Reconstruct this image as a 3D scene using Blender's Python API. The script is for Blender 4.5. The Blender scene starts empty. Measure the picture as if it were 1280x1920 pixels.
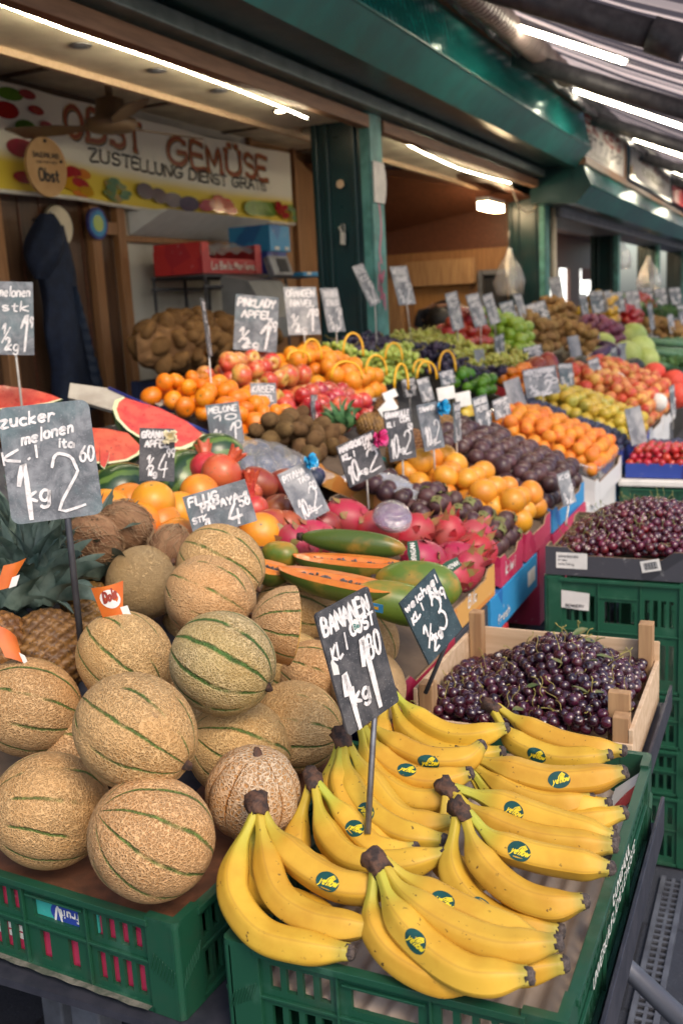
import bpy, math, random
from math import sin, cos, pi, radians, sqrt, atan2, hypot
from mathutils import Vector as V, Matrix
random.seed(7)
S = bpy.context.scene
COL = S.collection

# ------------------------------------------------------------------ camera, sky, sun, exposure
YAW, PITCH, ROLL, EYE = radians(24.8), radians(11.77), radians(3.0), 1.6
cam = bpy.data.objects.new('camera', bpy.data.cameras.new('camera'))
COL.objects.link(cam)
cam.data.sensor_fit = 'VERTICAL'
cam.data.sensor_height = 36.0
cam.data.lens = 35.006
cam.data.clip_start = 0.05
cam.data.clip_end = 400
FW = V((-sin(YAW) * cos(PITCH), cos(YAW) * cos(PITCH), -sin(PITCH)))
R0 = V((cos(YAW), sin(YAW), 0))
U0 = V((-sin(YAW) * sin(PITCH), cos(YAW) * sin(PITCH), cos(PITCH)))
RT = R0 * cos(ROLL) - U0 * sin(ROLL)
UP = U0 * cos(ROLL) + R0 * sin(ROLL)
cam.matrix_world = Matrix(((RT.x, UP.x, -FW.x, 0), (RT.y, UP.y, -FW.y, 0), (RT.z, UP.z, -FW.z, EYE), (0, 0, 0, 1)))
S.camera = cam
cam.data.dof.use_dof = True
cam.data.dof.focus_distance = 1.42
cam.data.dof.aperture_fstop = 5.6

SUN_EL, SUN_AZ = radians(47), radians(128)     # azimuth clockwise from +Y: the sun stands behind and to the right
w = bpy.data.worlds.new('World')
S.world = w
w.use_nodes = True
wn = w.node_tree
sky = wn.nodes.new('ShaderNodeTexSky')
sky.sky_type = 'NISHITA'
sky.sun_disc = False
sky.sun_elevation = SUN_EL
sky.sun_rotation = SUN_AZ
sky.air_density, sky.dust_density, sky.ozone_density = 1.0, 2.5, 1.0
wn.links.new(sky.outputs[0], wn.nodes['Background'].inputs[0])
wn.nodes['Background'].inputs[1].default_value = 0.15
sl = bpy.data.lights.new('sun', 'SUN')
sl.energy = 1.15
sl.angle = radians(24)
sl.color = (1.0, 0.83, 0.62)
sun = bpy.data.objects.new('sun', sl)
COL.objects.link(sun)
sdir = V((sin(SUN_AZ) * cos(SUN_EL), cos(SUN_AZ) * cos(SUN_EL), sin(SUN_EL)))
sun.rotation_euler = (-sdir).to_track_quat('-Z', 'Y').to_euler()
S.view_settings.view_transform = 'Standard'
S.view_settings.look = 'None'
S.view_settings.gamma = 1.0
S.view_settings.exposure = 0.82
S.cycles.use_denoising = True
S.cycles.max_bounces = 7
S.cycles.diffuse_bounces = 4
S.cycles.glossy_bounces = 3
S.cycles.transparent_max_bounces = 10
S.cycles.caustics_reflective = False
S.cycles.caustics_refractive = False
S.cycles.sample_clamp_indirect = 5.0

# a point in the place seen in a direction of the photograph, at a known depth / height / plane
CAM = V((0, 0, EYE))
def ray(px, py): return FW * 1867.0 + RT * (px - 640) + UP * (960 - py)
def at(px, py, X=None, Y=None, Z=None, d=None):
    r = ray(px, py)
    if X is not None: t = X / r.x
    elif Y is not None: t = Y / r.y
    elif Z is not None: t = (Z - EYE) / r.z
    else: t = d / 1867.0
    return CAM + r * t
SL, X0, Z0 = 0.4, -0.66, 0.88                # the sloping display: rim height Z0 at its front line X0
SA = math.atan(SL)
def on(px, py, h=0.0):
    r = ray(px, py)
    t = (Z0 + h + SL * X0 - EYE) / (r.z + SL * r.x)
    return CAM + r * t
def zd(X): return Z0 + SL * (X0 - X)

# ------------------------------------------------------------------ object helpers
WM = {}
def link(o, parent=None):
    COL.objects.link(o)
    if parent is not None: o.parent = parent
    return o
def tag(o, label=None, cat=None, group=None, kind=None):
    if label:
        if len(label.split()) > 16: print('LONG', label)
        o['label'] = label
    if cat: o['category'] = cat
    if group: o['group'] = group
    if kind: o['kind'] = kind
    return o
def thing(name, label, cat, loc=(0, 0, 0), rot=(0, 0, 0), group=None):
    o = bpy.data.objects.new(name, None)
    o.empty_display_size = 0.05
    link(o)
    o.location = loc
    o.rotation_euler = rot
    WM[o.name] = Matrix.LocRotScale(V(loc), o.rotation_euler, None)
    return tag(o, label, cat, group)
def kids(o): return [c for c in o.children]
def dup(o, loc=None, rot=None, scale=None, label=None, group=None, parent=None):
    ch = KIDS.get(o.name) or kids(o)
    c = o.copy()
    link(c, parent)
    if loc is not None: c.location = loc
    if rot is not None: c.rotation_euler = rot
    if scale is not None: c.scale = scale if hasattr(scale, '__len__') else (scale,) * 3
    if label: c['label'] = label
    if group: c['group'] = group
    for k in ch: dup(k, parent=c)
    return c
KIDS = {}

class MB:
    """collects shapes, links them as one mesh object"""
    def __init__(s): s.v, s.f, s.m, s.s, s.uv = [], [], [], [], {}
    def add(s, verts, faces, mi=0, smooth=False):
        b = len(s.v)
        s.v.extend([V(p) for p in verts])
        for f in faces:
            s.f.append([b + i for i in f]); s.m.append(mi); s.s.append(smooth)
        return b
    def box(s, x0, x1, y0, y1, z0, z1, mi=0):
        s.add([(x0, y0, z0), (x1, y0, z0), (x1, y1, z0), (x0, y1, z0), (x0, y0, z1), (x1, y0, z1), (x1, y1, z1), (x0, y1, z1)],
              [(0, 3, 2, 1), (4, 5, 6, 7), (0, 1, 5, 4), (1, 2, 6, 5), (2, 3, 7, 6), (3, 0, 4, 7)], mi)
    def obox(s, c, ax, ay, az, mi=0):
        c, ax, ay, az = V(c), V(ax), V(ay), V(az)
        p = [c + ax * i + ay * j + az * k for k in (-1, 1) for i, j in ((-1, -1), (1, -1), (1, 1), (-1, 1))]
        s.add(p, [(0, 3, 2, 1), (4, 5, 6, 7), (0, 1, 5, 4), (1, 2, 6, 5), (2, 3, 7, 6), (3, 0, 4, 7)], mi)
    def tube(s, pts, r, n=8, mi=0, cap=True, smooth=True):
        pts = [V(p) for p in pts]
        rs = r if hasattr(r, '__len__') else [r] * len(pts)
        t = (pts[1] - pts[0]).normalized()
        a = t.orthogonal().normalized()
        b0 = len(s.v)
        for i, p in enumerate(pts):
            if i == 0: tt = pts[1] - pts[0]
            elif i == len(pts) - 1: tt = pts[i] - pts[i - 1]
            else: tt = pts[i + 1] - pts[i - 1]
            tt = tt.normalized()
            a = (a - tt * a.dot(tt)).normalized()
            c = tt.cross(a)
            for k in range(n):
                an = 2 * pi * k / n
                s.v.append(p + (a * cos(an) + c * sin(an)) * rs[i])
        for i in range(len(pts) - 1):
            for k in range(n):
                k2 = (k + 1) % n
                s.f.append([b0 + i * n + k, b0 + i * n + k2, b0 + (i + 1) * n + k2, b0 + (i + 1) * n + k]); s.m.append(mi); s.s.append(smooth)
        if cap:
            s.f.append([b0 + k for k in reversed(range(n))]); s.m.append(mi); s.s.append(False)
            e = b0 + (len(pts) - 1) * n
            s.f.append([e + k for k in range(n)]); s.m.append(mi); s.s.append(False)
    def lathe(s, prof, n=24, fn=None, mi=0, M=None):
        """prof: (r, z) from bottom to top; r = 0 ends close the shape; fn(theta, t, r, z) -> (r, z)"""
        b0 = len(s.v); rings = []
        for i, (r, z) in enumerate(prof):
            t = i / (len(prof) - 1)
            if r <= 1e-9:
                p = V((0, 0, z)); s.v.append(M @ p if M else p); rings.append([len(s.v) - 1])
            else:
                ring = []
                for k in range(n):
                    th = 2 * pi * k / n
                    rr, zz = fn(th, t, r, z) if fn else (r, z)
                    p = V((rr * cos(th), rr * sin(th), zz)); s.v.append(M @ p if M else p); ring.append(len(s.v) - 1)
                rings.append(ring)
        for i in range(len(rings) - 1):
            A, B = rings[i], rings[i + 1]
            for k in range(n):
                k2 = (k + 1) % n
                if len(A) == 1 and len(B) == 1: continue
                if len(A) == 1: f = [A[0], B[k2], B[k]]
                elif len(B) == 1: f = [A[k], A[k2], B[0]]
                else: f = [A[k], A[k2], B[k2], B[k]]
                s.f.append(f); s.m.append(mi); s.s.append(True)
    def grid(s, fn, nu, nv, mi=0, cu=False, smooth=True, both=False):
        b0 = len(s.v)
        for i in range(nu + (0 if cu else 1)):
            for j in range(nv + 1):
                s.v.append(V(fn(i / nu, j / nv)))
        def id(i, j): return b0 + (i % nu if cu else i) * (nv + 1) + j
        for i in range(nu):
            for j in range(nv):
                s.f.append([id(i, j), id(i + 1, j), id(i + 1, j + 1), id(i, j + 1)]); s.m.append(mi); s.s.append(smooth)
    def prism(s, poly, d, M=None, mi=0, mis=None):
        """poly (x, y) counter-clockwise, extruded 0..d along z"""
        n = len(poly)
        vs = [V((x, y, 0)) for x, y in poly] + [V((x, y, d)) for x, y in poly]
        if M: vs = [M @ p for p in vs]
        s.add(vs, [list(reversed(range(n)))] + [list(range(n, 2 * n))], mi)
        s.add(vs, [[k, (k + 1) % n, n + (k + 1) % n, n + k] for k in range(n)], mi if mis is None else mis)
    def panel(s, O, U, W, N, w, h, th, holes, mi=0):
        """a wall of size w x h with rectangular openings; O corner, U along, W up, N outward"""
        O, U, W, N = V(O), V(U), V(W), V(N)
        us = sorted(set([0, w] + [q for a in holes for q in (a[0], a[1])]))
        ws = sorted(set([0, h] + [q for a in holes for q in (a[2], a[3])]))
        solid = {}
        for i in range(len(us) - 1):
            for j in range(len(ws) - 1):
                cu, cw = (us[i] + us[i + 1]) / 2, (ws[j] + ws[j + 1]) / 2
                solid[i, j] = not any(a[0] < cu < a[1] and a[2] < cw < a[3] for a in holes)
        def P(u, w_, n): return O + U * u + W * w_ + N * n
        for (i, j), ok in solid.items():
            if not ok: continue
            u0, u1, w0, w1 = us[i], us[i + 1], ws[j], ws[j + 1]
            s.add([P(u0, w0, th), P(u1, w0, th), P(u1, w1, th), P(u0, w1, th)], [(0, 1, 2, 3)], mi)
            s.add([P(u0, w0, 0), P(u1, w0, 0), P(u1, w1, 0), P(u0, w1, 0)], [(3, 2, 1, 0)], mi)
            for di, dj, q in ((-1, 0, ((u0, w0), (u0, w1))), (1, 0, ((u1, w1), (u1, w0))), (0, -1, ((u1, w0), (u0, w0))), (0, 1, ((u0, w1), (u1, w1)))):
                if not solid.get((i + di, j + dj), False):
                    (a, b), (c, d) = q
                    s.add([P(a, b, 0), P(a, b, th), P(c, d, th), P(c, d, 0)], [(0, 1, 2, 3)], mi)
    def build(s, name, mats, parent=None, bevel=0, world=True, uvfn=None, fix=True):
        me = bpy.data.meshes.new(name)
        vs = s.v
        if parent is not None and world and parent.name in WM:
            Mi = WM[parent.name].inverted(); vs = [Mi @ p for p in vs]
        me.from_pydata([tuple(p) for p in vs], [], s.f)
        for m in (mats if isinstance(mats, (list, tuple)) else [mats]): me.materials.append(m)
        me.polygons.foreach_set('material_index', s.m)
        me.polygons.foreach_set('use_smooth', s.s)
        if s.uv:
            ul = me.uv_layers.new(name='UVMap')
            for l in me.loops: ul.data[l.index].uv = s.uv.get(l.vertex_index, (0, 0))
        me.validate()
        me.update()
        o = bpy.data.objects.new(name, me)
        link(o, parent)
        if parent is not None and parent.name in WM: WM[o.name] = WM[parent.name]
        else: WM[o.name] = Matrix.Identity(4)
        if bevel:
            b = o.modifiers.new('bevel', 'BEVEL'); b.width = bevel; b.segments = 2; b.limit_method = 'ANGLE'; b.angle_limit = radians(40)
        return o
def mesh_at(mb, name, mats, loc, **k):
    """one-mesh thing with its origin at loc"""
    loc = V(loc)
    mb.v = [p - loc for p in mb.v]
    o = mb.build(name, mats, **k)
    o.location = loc
    WM[o.name] = Matrix.Translation(loc)
    return o

# ------------------------------------------------------------------ materials
class G:
    def __init__(s, name):
        s.mat = bpy.data.materials.new(name); s.mat.use_nodes = True
        s.t = s.mat.node_tree; s.b = s.t.nodes['Principled BSDF']; s.out = s.t.nodes['Material Output']
    def n(s, ty, ins=None, **at_):
        nd = s.t.nodes.new('ShaderNode' + ty)
        for k, v in at_.items(): setattr(nd, k, v)
        for k, v in (ins or {}).items(): s.set(nd, k, v)
        return nd
    def set(s, nd, k, v):
        i = nd.inputs[k]
        if isinstance(v, bpy.types.NodeSocket): s.t.links.new(v, i)
        elif hasattr(i, 'default_value') and hasattr(i.default_value, '__len__') and hasattr(v, '__len__'):
            i.default_value = tuple(v) + ((1,) if len(v) == 3 and len(i.default_value) == 4 else ())
        else: i.default_value = v
    def P(s, **k):
        for a, v in k.items():
            s.set(s.b, {'col': 'Base Color', 'rough': 'Roughness', 'metal': 'Metallic', 'nor': 'Normal', 'spec': 'Specular IOR Level', 'coat': 'Coat Weight',
                        'coatr': 'Coat Roughness', 'trans': 'Transmission Weight', 'alpha': 'Alpha', 'ior': 'IOR', 'sheen': 'Sheen Weight', 'em': 'Emission Color', 'ems': 'Emission Strength', 'sss': 'Subsurface Weight', 'sssr': 'Subsurface Radius', 'ssss': 'Subsurface Scale'}[a], v)
        return s.mat
    def co(s, rnd=True, kind='Object'):
        o = s.n('TexCoord').outputs[kind]
        if not rnd: return o
        r = s.rand()
        m = s.math('MULTIPLY', r, 31.7)
        return s.n('VectorMath', {0: o, 1: s.n('CombineXYZ', {0: m, 1: m, 2: m}).outputs[0]}, operation='ADD').outputs[0]
    def rand(s): return s.n('ObjectInfo').outputs['Random']
    def math(s, op, a, b=0.0, c=None, clamp=False):
        i = {0: a, 1: b}
        if c is not None: i[2] = c
        return s.n('Math', i, operation=op, use_clamp=clamp).outputs[0]
    def noise(s, vec, scale, detail=4, rough=.55, dist=0): return s.n('TexNoise', {'Vector': vec, 'Scale': scale, 'Detail': detail, 'Roughness': rough, 'Distortion': dist}).outputs[0]
    def vor(s, vec, scale, feature='F1', out='Distance', rnd=1.0): return s.n('TexVoronoi', {'Vector': vec, 'Scale': scale, 'Randomness': rnd}, feature=feature).outputs[out]
    def step(s, x, lo, hi, a=0.0, b=1.0): return s.n('MapRange', {0: x, 1: lo, 2: hi, 3: a, 4: b}, interpolation_type='SMOOTHSTEP').outputs[0]
    def mix(s, f, a, b, blend='MIX'):
        nd = s.n('Mix', data_type='RGBA', blend_type=blend)
        s.set(nd, 0, f); s.set(nd, 6, a); s.set(nd, 7, b)
        return nd.outputs[2]
    def hsv(s, col, h=.5, sat=1.0, v=1.0): return s.n('HueSaturation', {'Hue': h, 'Saturation': sat, 'Value': v, 'Color': col}).outputs[0]
    def bump(s, h, strength=.3, dist=.002): return s.n('Bump', {'Height': h, 'Strength': strength, 'Distance': dist}).outputs[0]
    def xyz(s, v): return s.n('SeparateXYZ', {0: v}).outputs

def plain(name, col, rough=.5, col2=None, sc=12, lo=.35, hi=.65, bump=0, bsc=300, bd=.001, spec=.5, metal=0, coat=0, var=0, hue=0, dirt=0, stretch=None, sheen=0, rvar=.12):
    """base colour broken by a second colour, per-object variation, micro bump, uneven gloss and dirt"""
    g = G(name)
    c = g.co()
    if stretch: c = g.n('Mapping', {'Vector': c, 'Scale': stretch}).outputs[0]
    n1 = g.noise(c, sc, 5)
    k = g.mix(g.step(n1, lo, hi), col, col2 if col2 else [x * .82 for x in col])
    if dirt:
        k = g.mix(g.math('MULTIPLY', g.step(g.noise(c, sc * .6, 8, .7), .5, .75), dirt), k, (.06, .05, .04))
    if var or hue:
        r = g.rand()
        r2 = g.math('FRACT', g.math('MULTIPLY', r, 17.31))
        k = g.hsv(k, g.math('ADD', .5 - hue / 2, g.math('MULTIPLY', r, hue)), 1.0, g.math('ADD', 1 - var / 2, g.math('MULTIPLY', r2, var)))
    rr = g.math('ADD', rough - rvar / 2, g.math('MULTIPLY', g.noise(c, sc * 2.3, 3), rvar), clamp=True)
    g.P(col=k, rough=rr, spec=spec, metal=metal, coat=coat, coatr=.08, sheen=sheen)
    if bump: g.P(nor=g.bump(g.noise(c, bsc, 4), bump, bd))
    return g.mat
def emit(name, col, st):
    g = G(name); g.P(col=col, em=col, ems=st, rough=.4); return g.mat
def film(name, tint=(.95, .95, .97), gloss=.12, rough=.12, bsc=60, opac=.12):
    """thin clear plastic: mostly see-through with wrinkled highlights"""
    g = G(name)
    c = g.co()
    nor = g.bump(g.noise(c, bsc, 3, .5, 1.5), .9, .006)
    tr = g.n('BsdfTransparent', {0: tint + (1,)})
    gl = g.n('BsdfGlossy', {'Color': (1, 1, 1, 1), 'Roughness': rough, 'Normal': nor})
    df = g.n('BsdfDiffuse', {'Color': (.8, .8, .82, 1)})
    lw = g.n('LayerWeight', {'Blend': .35, 'Normal': nor}).outputs['Facing']
    m1 = g.n('MixShader', {0: g.math('ADD', gloss, g.math('MULTIPLY', lw, .35), clamp=True), 1: tr.outputs[0], 2: gl.outputs[0]})
    m2 = g.n('MixShader', {0: opac, 1: m1.outputs[0], 2: df.outputs[0]})
    g.t.links.new(m2.outputs[0], g.out.inputs[0])
    return g.mat
def wood(name, c1, c2, rough=.6, axis='Y', sc=9, bump=.25, var=.12, dirt=.15):
    st = {'X': (.08, 1, 1), 'Y': (1, .08, 1), 'Z': (1, 1, .08)}[axis]
    return plain(name, c1, rough, c2, sc=sc * 6, lo=.3, hi=.7, bump=bump, bsc=sc * 14, bd=.0012, var=var, dirt=dirt, stretch=st)

# ------------------------------------------------------------------ materials used across the scene
M = {}
M['crate_green'] = plain('crate_green', (.010, .066, .035), .4, (.040, .115, .075), sc=16, lo=.56, hi=.74, bump=.12, bsc=500, dirt=.35)
M['crate_green_far'] = plain('crate_green_far', (.009, .075, .038), .5, (.035, .12, .07), sc=11, lo=.55, hi=.75, bump=.1, dirt=.3)
M['dust'] = plain('dust', (.16, .15, .12), .95, (.06, .07, .05), sc=60, bump=.6, bsc=300)
M['slate'] = None
M['black_steel'] = plain('black_steel', (.03, .032, .045), .42, (.05, .05, .065), sc=25, metal=.3, bump=.1, bsc=200)
M['galv'] = plain('galv', (.20, .21, .24), .5, (.12, .125, .15), sc=9, metal=.5, bump=.1, dirt=.5)
M['rod'] = plain('rod', (.24, .23, .24), .34, (.16, .15, .16), sc=60, metal=.8)
M['rod_pale'] = plain('rod_pale', (.62, .58, .52), .4, (.5, .46, .4), sc=60, metal=.2)
M['chalk'] = plain('chalk', (.72, .68, .66), .95, (.46, .44, .44), sc=110, lo=.42, hi=.72, bump=.5, bsc=700)
M['card'] = plain('card', (.33, .21, .12), .85, (.26, .16, .09), sc=20, bump=.15, bsc=250, dirt=.15)
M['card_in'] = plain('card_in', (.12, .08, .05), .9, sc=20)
M['card_grey'] = plain('card_grey', (.42, .38, .32), .88, (.33, .29, .24), sc=14, dirt=.25)
M['paper'] = plain('paper', (.74, .71, .66), .9, (.62, .6, .56), sc=14, dirt=.06)
M['corr_card'] = plain('corr_card', (.40, .32, .26), .9, (.30, .23, .17), sc=9, dirt=.15)
M['ink'] = plain('ink', (.02, .02, .025), .8, sc=90)
M['cream'] = plain('cream', (.70, .62, .48), .6, (.52, .45, .34), sc=5, dirt=.25)
M['white_wall'] = plain('white_wall', (.55, .53, .48), .7, (.45, .42, .37), sc=3, dirt=.25)
M['stall_green'] = plain('stall_green', (.006, .15, .13), .34, (.008, .11, .10), sc=6, bump=.1, bsc=90, dirt=.35)
M['stall_dark'] = plain('stall_dark', (.003, .032, .034), .3, (.003, .024, .027), sc=5, bump=.12, bsc=40, dirt=.3)
M['teal_lit'] = plain('teal_lit', (.10, .30, .27), .55, (.05, .19, .17), sc=12, bump=.2, dirt=.5)
M['brown_trim'] = wood('brown_trim', (.22, .11, .055), (.14, .065, .03), axis='Y')
M['wood_red'] = wood('wood_red', (.12, .04, .02), (.07, .024, .013), axis='Y', rough=.5)
M['wood_brown'] = wood('wood_brown', (.10, .048, .024), (.06, .028, .015), axis='Z', rough=.5)
M['wood_tan'] = wood('wood_tan', (.30, .15, .065), (.21, .10, .04), axis='Z', rough=.5)
M['pale_wood'] = wood('pale_wood', (.64, .46, .30), (.52, .35, .21), axis='X', rough=.75, dirt=.12)
M['pale_wood_end'] = wood('pale_wood_end', (.42, .25, .12), (.28, .15, .07), axis='Z', rough=.8, dirt=.3)
M['shutter_grey'] = plain('shutter_grey', (.16, .20, .19), .4, (.11, .145, .14), sc=10, metal=.3, dirt=.4)
M['pink'] = plain('pink', (.75, .16, .30), .6, (.6, .1, .22), sc=30)
M['dark_metal'] = plain('dark_metal', (.055, .055, .065), .5, (.09, .09, .10), sc=20, metal=.4, dirt=.3)
M['brushed'] = None
M['ribbon_pink'] = plain('ribbon_pink', (.72, .05, .22), .22, (.55, .03, .16), sc=60, coat=.5)
M['ribbon_blue'] = plain('ribbon_blue', (.02, .36, .62), .2, (.02, .25, .5), sc=60, coat=.5)
M['ribbon_cream'] = plain('ribbon_cream', (.72, .66, .42), .3, (.6, .5, .3), sc=60, coat=.3)
M['glass_film'] = film('clear_film')
M['tray_clear'] = film('tray_clear', (.93, .93, .95), .10, .06, 4, .10)
M['bag_film'] = film('bag_film', (.86, .87, .90), .16, .2, 25, .22)

def slate_mat(name, c1, c2, c3, f3):
    g = G(name); c = g.co()
    a = g.noise(c, 22, 8, .7, .6); b = g.noise(c, 9, 4, .6)
    k = g.mix(g.step(a, .38, .66), c1, c2)
    k = g.mix(g.math('MULTIPLY', g.step(b, .45, .7), f3), k, c3)
    k = g.mix(g.math('MULTIPLY', g.step(g.noise(c, 420, 2, .5), .62, .75), .35), k, (.5, .5, .5))
    return g.P(col=k, rough=g.math('ADD', .45, g.math('MULTIPLY', a, .3)), spec=.5, nor=g.bump(g.noise(c, 160, 5), .25, .0008))
M['slate'] = slate_mat('slate_worn', (.072, .078, .09), (.22, .225, .24), (.075, .15, .16), .5)
M['slate_dark'] = slate_mat('slate_dark', (.028, .028, .033), (.09, .085, .088), (.14, .12, .11), .3)
M['slate_green'] = slate_mat('slate_green', (.013, .028, .036), (.028, .055, .066), (.06, .09, .10), .3)
M['slate_pale'] = slate_mat('slate_pale', (.12, .125, .14), (.28, .28, .285), (.48, .46, .44), .6)

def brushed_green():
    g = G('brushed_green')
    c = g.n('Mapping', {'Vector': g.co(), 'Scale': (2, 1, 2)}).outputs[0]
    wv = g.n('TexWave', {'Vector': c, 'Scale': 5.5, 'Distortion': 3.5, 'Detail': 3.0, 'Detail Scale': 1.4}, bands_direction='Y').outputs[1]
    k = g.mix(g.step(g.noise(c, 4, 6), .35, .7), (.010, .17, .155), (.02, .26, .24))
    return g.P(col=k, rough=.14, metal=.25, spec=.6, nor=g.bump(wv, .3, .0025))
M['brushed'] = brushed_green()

def stone_mat():
    g = G('paving_stone'); c = g.co(False)
    br = g.n('TexBrick', {'Vector': c, 'Scale': 1.0, 'Mortar Size': .006, 'Brick Width': .62, 'Row Height': .34, 'Color1': (.036, .039, .052, 1), 'Color2': (.026, .029, .04, 1), 'Mortar': (.012, .012, .016, 1)})
    n = g.noise(c, 26, 8, .7); n2 = g.noise(c, 4, 5, .65)
    k = g.mix(g.math('MULTIPLY', g.step(n2, .4, .72), .7), br.outputs[0], (.025, .028, .038))
    k = g.mix(g.math('MULTIPLY', g.step(g.noise(c, 240, 2), .66, .76), .7), k, (.30, .30, .32))
    return g.P(col=k, rough=g.math('ADD', .55, g.math('MULTIPLY', n, .35)), nor=g.bump(g.math('ADD', g.math('MULTIPLY', br.outputs[1], -2.0), n), .6, .008))
M['paving'] = stone_mat()

# fruit skins ------------------------------------------------------------------------------------
def melon_mat(name, tan, net, green, gw, netamt, scale=1.0):
    g = G(name)
    o = g.n('TexCoord').outputs['Object']; c = g.co()
    x, y, z = g.xyz(o)
    wob = g.math('MULTIPLY', g.math('SUBTRACT', g.noise(c, 11, 2), .5), .30)
    th = g.math('ADD', g.math('ARCTAN2', y, x), wob)
    s = g.math('ABSOLUTE', g.math('SINE', g.math('MULTIPLY', th, 5.0)))
    gap = g.step(g.noise(c, 11, 3), .38, .50)                                   # stripes break up
    stripe = g.math('MULTIPLY', g.math('SUBTRACT', 1.0, g.step(g.math('ADD', s, g.math('MULTIPLY', g.noise(c, 170, 2), .22)), gw * .45, gw)), gap)
    dis = g.n('VectorMath', {0: c, 1: g.n('VectorMath', {0: g.n('TexNoise', {'Vector': c, 'Scale': 120.0, 'Detail': 2.0}).outputs[1], 1: (.006, .006, .006)}, operation='MULTIPLY').outputs[0]}, operation='ADD').outputs[0]
    v = g.vor(dis, 205 * scale, 'DISTANCE_TO_EDGE')
    v2 = g.vor(dis, 390 * scale, 'DISTANCE_TO_EDGE')
    netl = g.math('SUBTRACT', 1.0, g.step(v, .03, .28))
    netl = g.math('MAXIMUM', netl, g.math('MULTIPLY', g.math('SUBTRACT', 1.0, g.step(v2, .05, .2)), .55))
    dens = g.step(g.noise(c, 8, 5, .6), .32, .58, .42, 1.0)
    netl = g.math('MULTIPLY', netl, dens)
    k = g.mix(g.step(g.noise(c, 10, 4), .35, .7), tan, [tan[0] * .84, tan[1] * .74, tan[2] * .56])
    k = g.mix(g.math('MULTIPLY', g.step(g.noise(c, 30, 5, .7), .60, .76), .65), k, (.17, .10, .06))
    k = g.mix(g.math('MULTIPLY', netl, netamt), k, net)
    k = g.mix(g.math('MULTIPLY', stripe, .92), k, g.mix(g.step(g.noise(c, 90, 3), .3, .7), green, [q * 1.9 for q in green]))
    r = g.rand()
    k = g.hsv(k, g.math('ADD', .49, g.math('MULTIPLY', r, .018)), 1.0, g.math('ADD', .9, g.math('MULTIPLY', g.math('FRACT', g.math('MULTIPLY', r, 13.7)), .22)))
    hgt = g.math('SUBTRACT', g.math('ADD', netl, g.math('MULTIPLY', g.noise(c, 500, 2), .3)), g.math('MULTIPLY', stripe, .8))
    return g.P(col=k, rough=.58, spec=.35, nor=g.bump(hgt, 1.0, .003))
M['melon'] = melon_mat('melon_skin', (.55, .315, .12), (.68, .46, .22), (.045, .095, .015), .36, .62)
M['melon_green'] = melon_mat('melon_skin_green', (.38, .29, .10), (.60, .47, .24), (.018, .075, .010), .46, .85)
M['melon_orange'] = melon_mat('melon_skin_orange', (.58, .26, .07), (.66, .50, .34), (.30, .11, .02), .26, .95, .75)
M['melon_smooth'] = melon_mat('melon_skin_smooth', (.60, .40, .19), (.56, .42, .22), (.30, .17, .06), .07, .45, 1.5)

def banana_mat():
    g = G('banana_skin')
    uv = g.n('UVMap').outputs[0]; u, t, _ = g.xyz(uv); c = g.co()
    n = g.noise(c, 16, 4)
    k = g.mix(g.step(n, .35, .68), (.63, .365, .04), (.54, .28, .026))
    gr = g.math('SUBTRACT', 1.0, g.step(g.math('ADD', t, g.math('MULTIPLY', n, .22)), .20, .46))
    r = g.rand()
    gr = g.math('MULTIPLY', gr, g.step(r, .0, 1.0, .42, 1.0))
    k = g.mix(gr, k, (.37, .38, .045))
    tipg = g.math('MULTIPLY', g.step(g.math('ADD', t, g.math('MULTIPLY', n, .05)), .93, 1.02), .75)
    k = g.mix(tipg, k, (.27, .26, .05))
    ridge = g.math('MULTIPLY', g.step(g.math('COSINE', g.math('MULTIPLY', u, 5 * 2 * pi)), .90, 1.0), .30)
    k = g.mix(ridge, k, (.34, .17, .03))
    spot = g.math('MULTIPLY', g.step(g.noise(c, 150, 3, .5), .66, .71), g.step(g.noise(c, 24, 2), .44, .58))
    k = g.mix(g.math('MULTIPLY', spot, .85), k, (.06, .03, .015))
    brz = g.math('MULTIPLY', g.step(g.noise(g.n('Mapping', {'Vector': c, 'Scale': (1, 1, 1)}).outputs[0], 45, 6, .75), .66, .8), .5)
    k = g.mix(brz, k, (.26, .13, .03))
    k = g.hsv(k, g.math('ADD', .495, g.math('MULTIPLY', g.math('FRACT', g.math('MULTIPLY', r, 7.7)), .014)), 1.0, g.math('ADD', .93, g.math('MULTIPLY', r, .14)))
    return g.P(col=k, rough=g.math('ADD', .42, g.math('MULTIPLY', n, .2)), spec=.32, nor=g.bump(g.noise(c, 260, 4), .10, .001))
M['banana'] = banana_mat()
M['banana_tip'] = plain('banana_tip', (.035, .024, .022), .8, (.10, .075, .065), sc=160, bump=.8, bsc=400, bd=.003)
M['banana_crown'] = plain('banana_crown', (.10, .045, .025), .75, (.03, .016, .012), sc=70, lo=.4, hi=.6, bump=.8, bsc=160, bd=.003)
M['sticker_green'] = plain('sticker_green', (.008, .055, .045), .3, (.01, .07, .06), sc=60)
M['sticker_yellow'] = plain('sticker_yellow', (.80, .62, .02), .35, (.75, .55, .02), sc=60)

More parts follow.
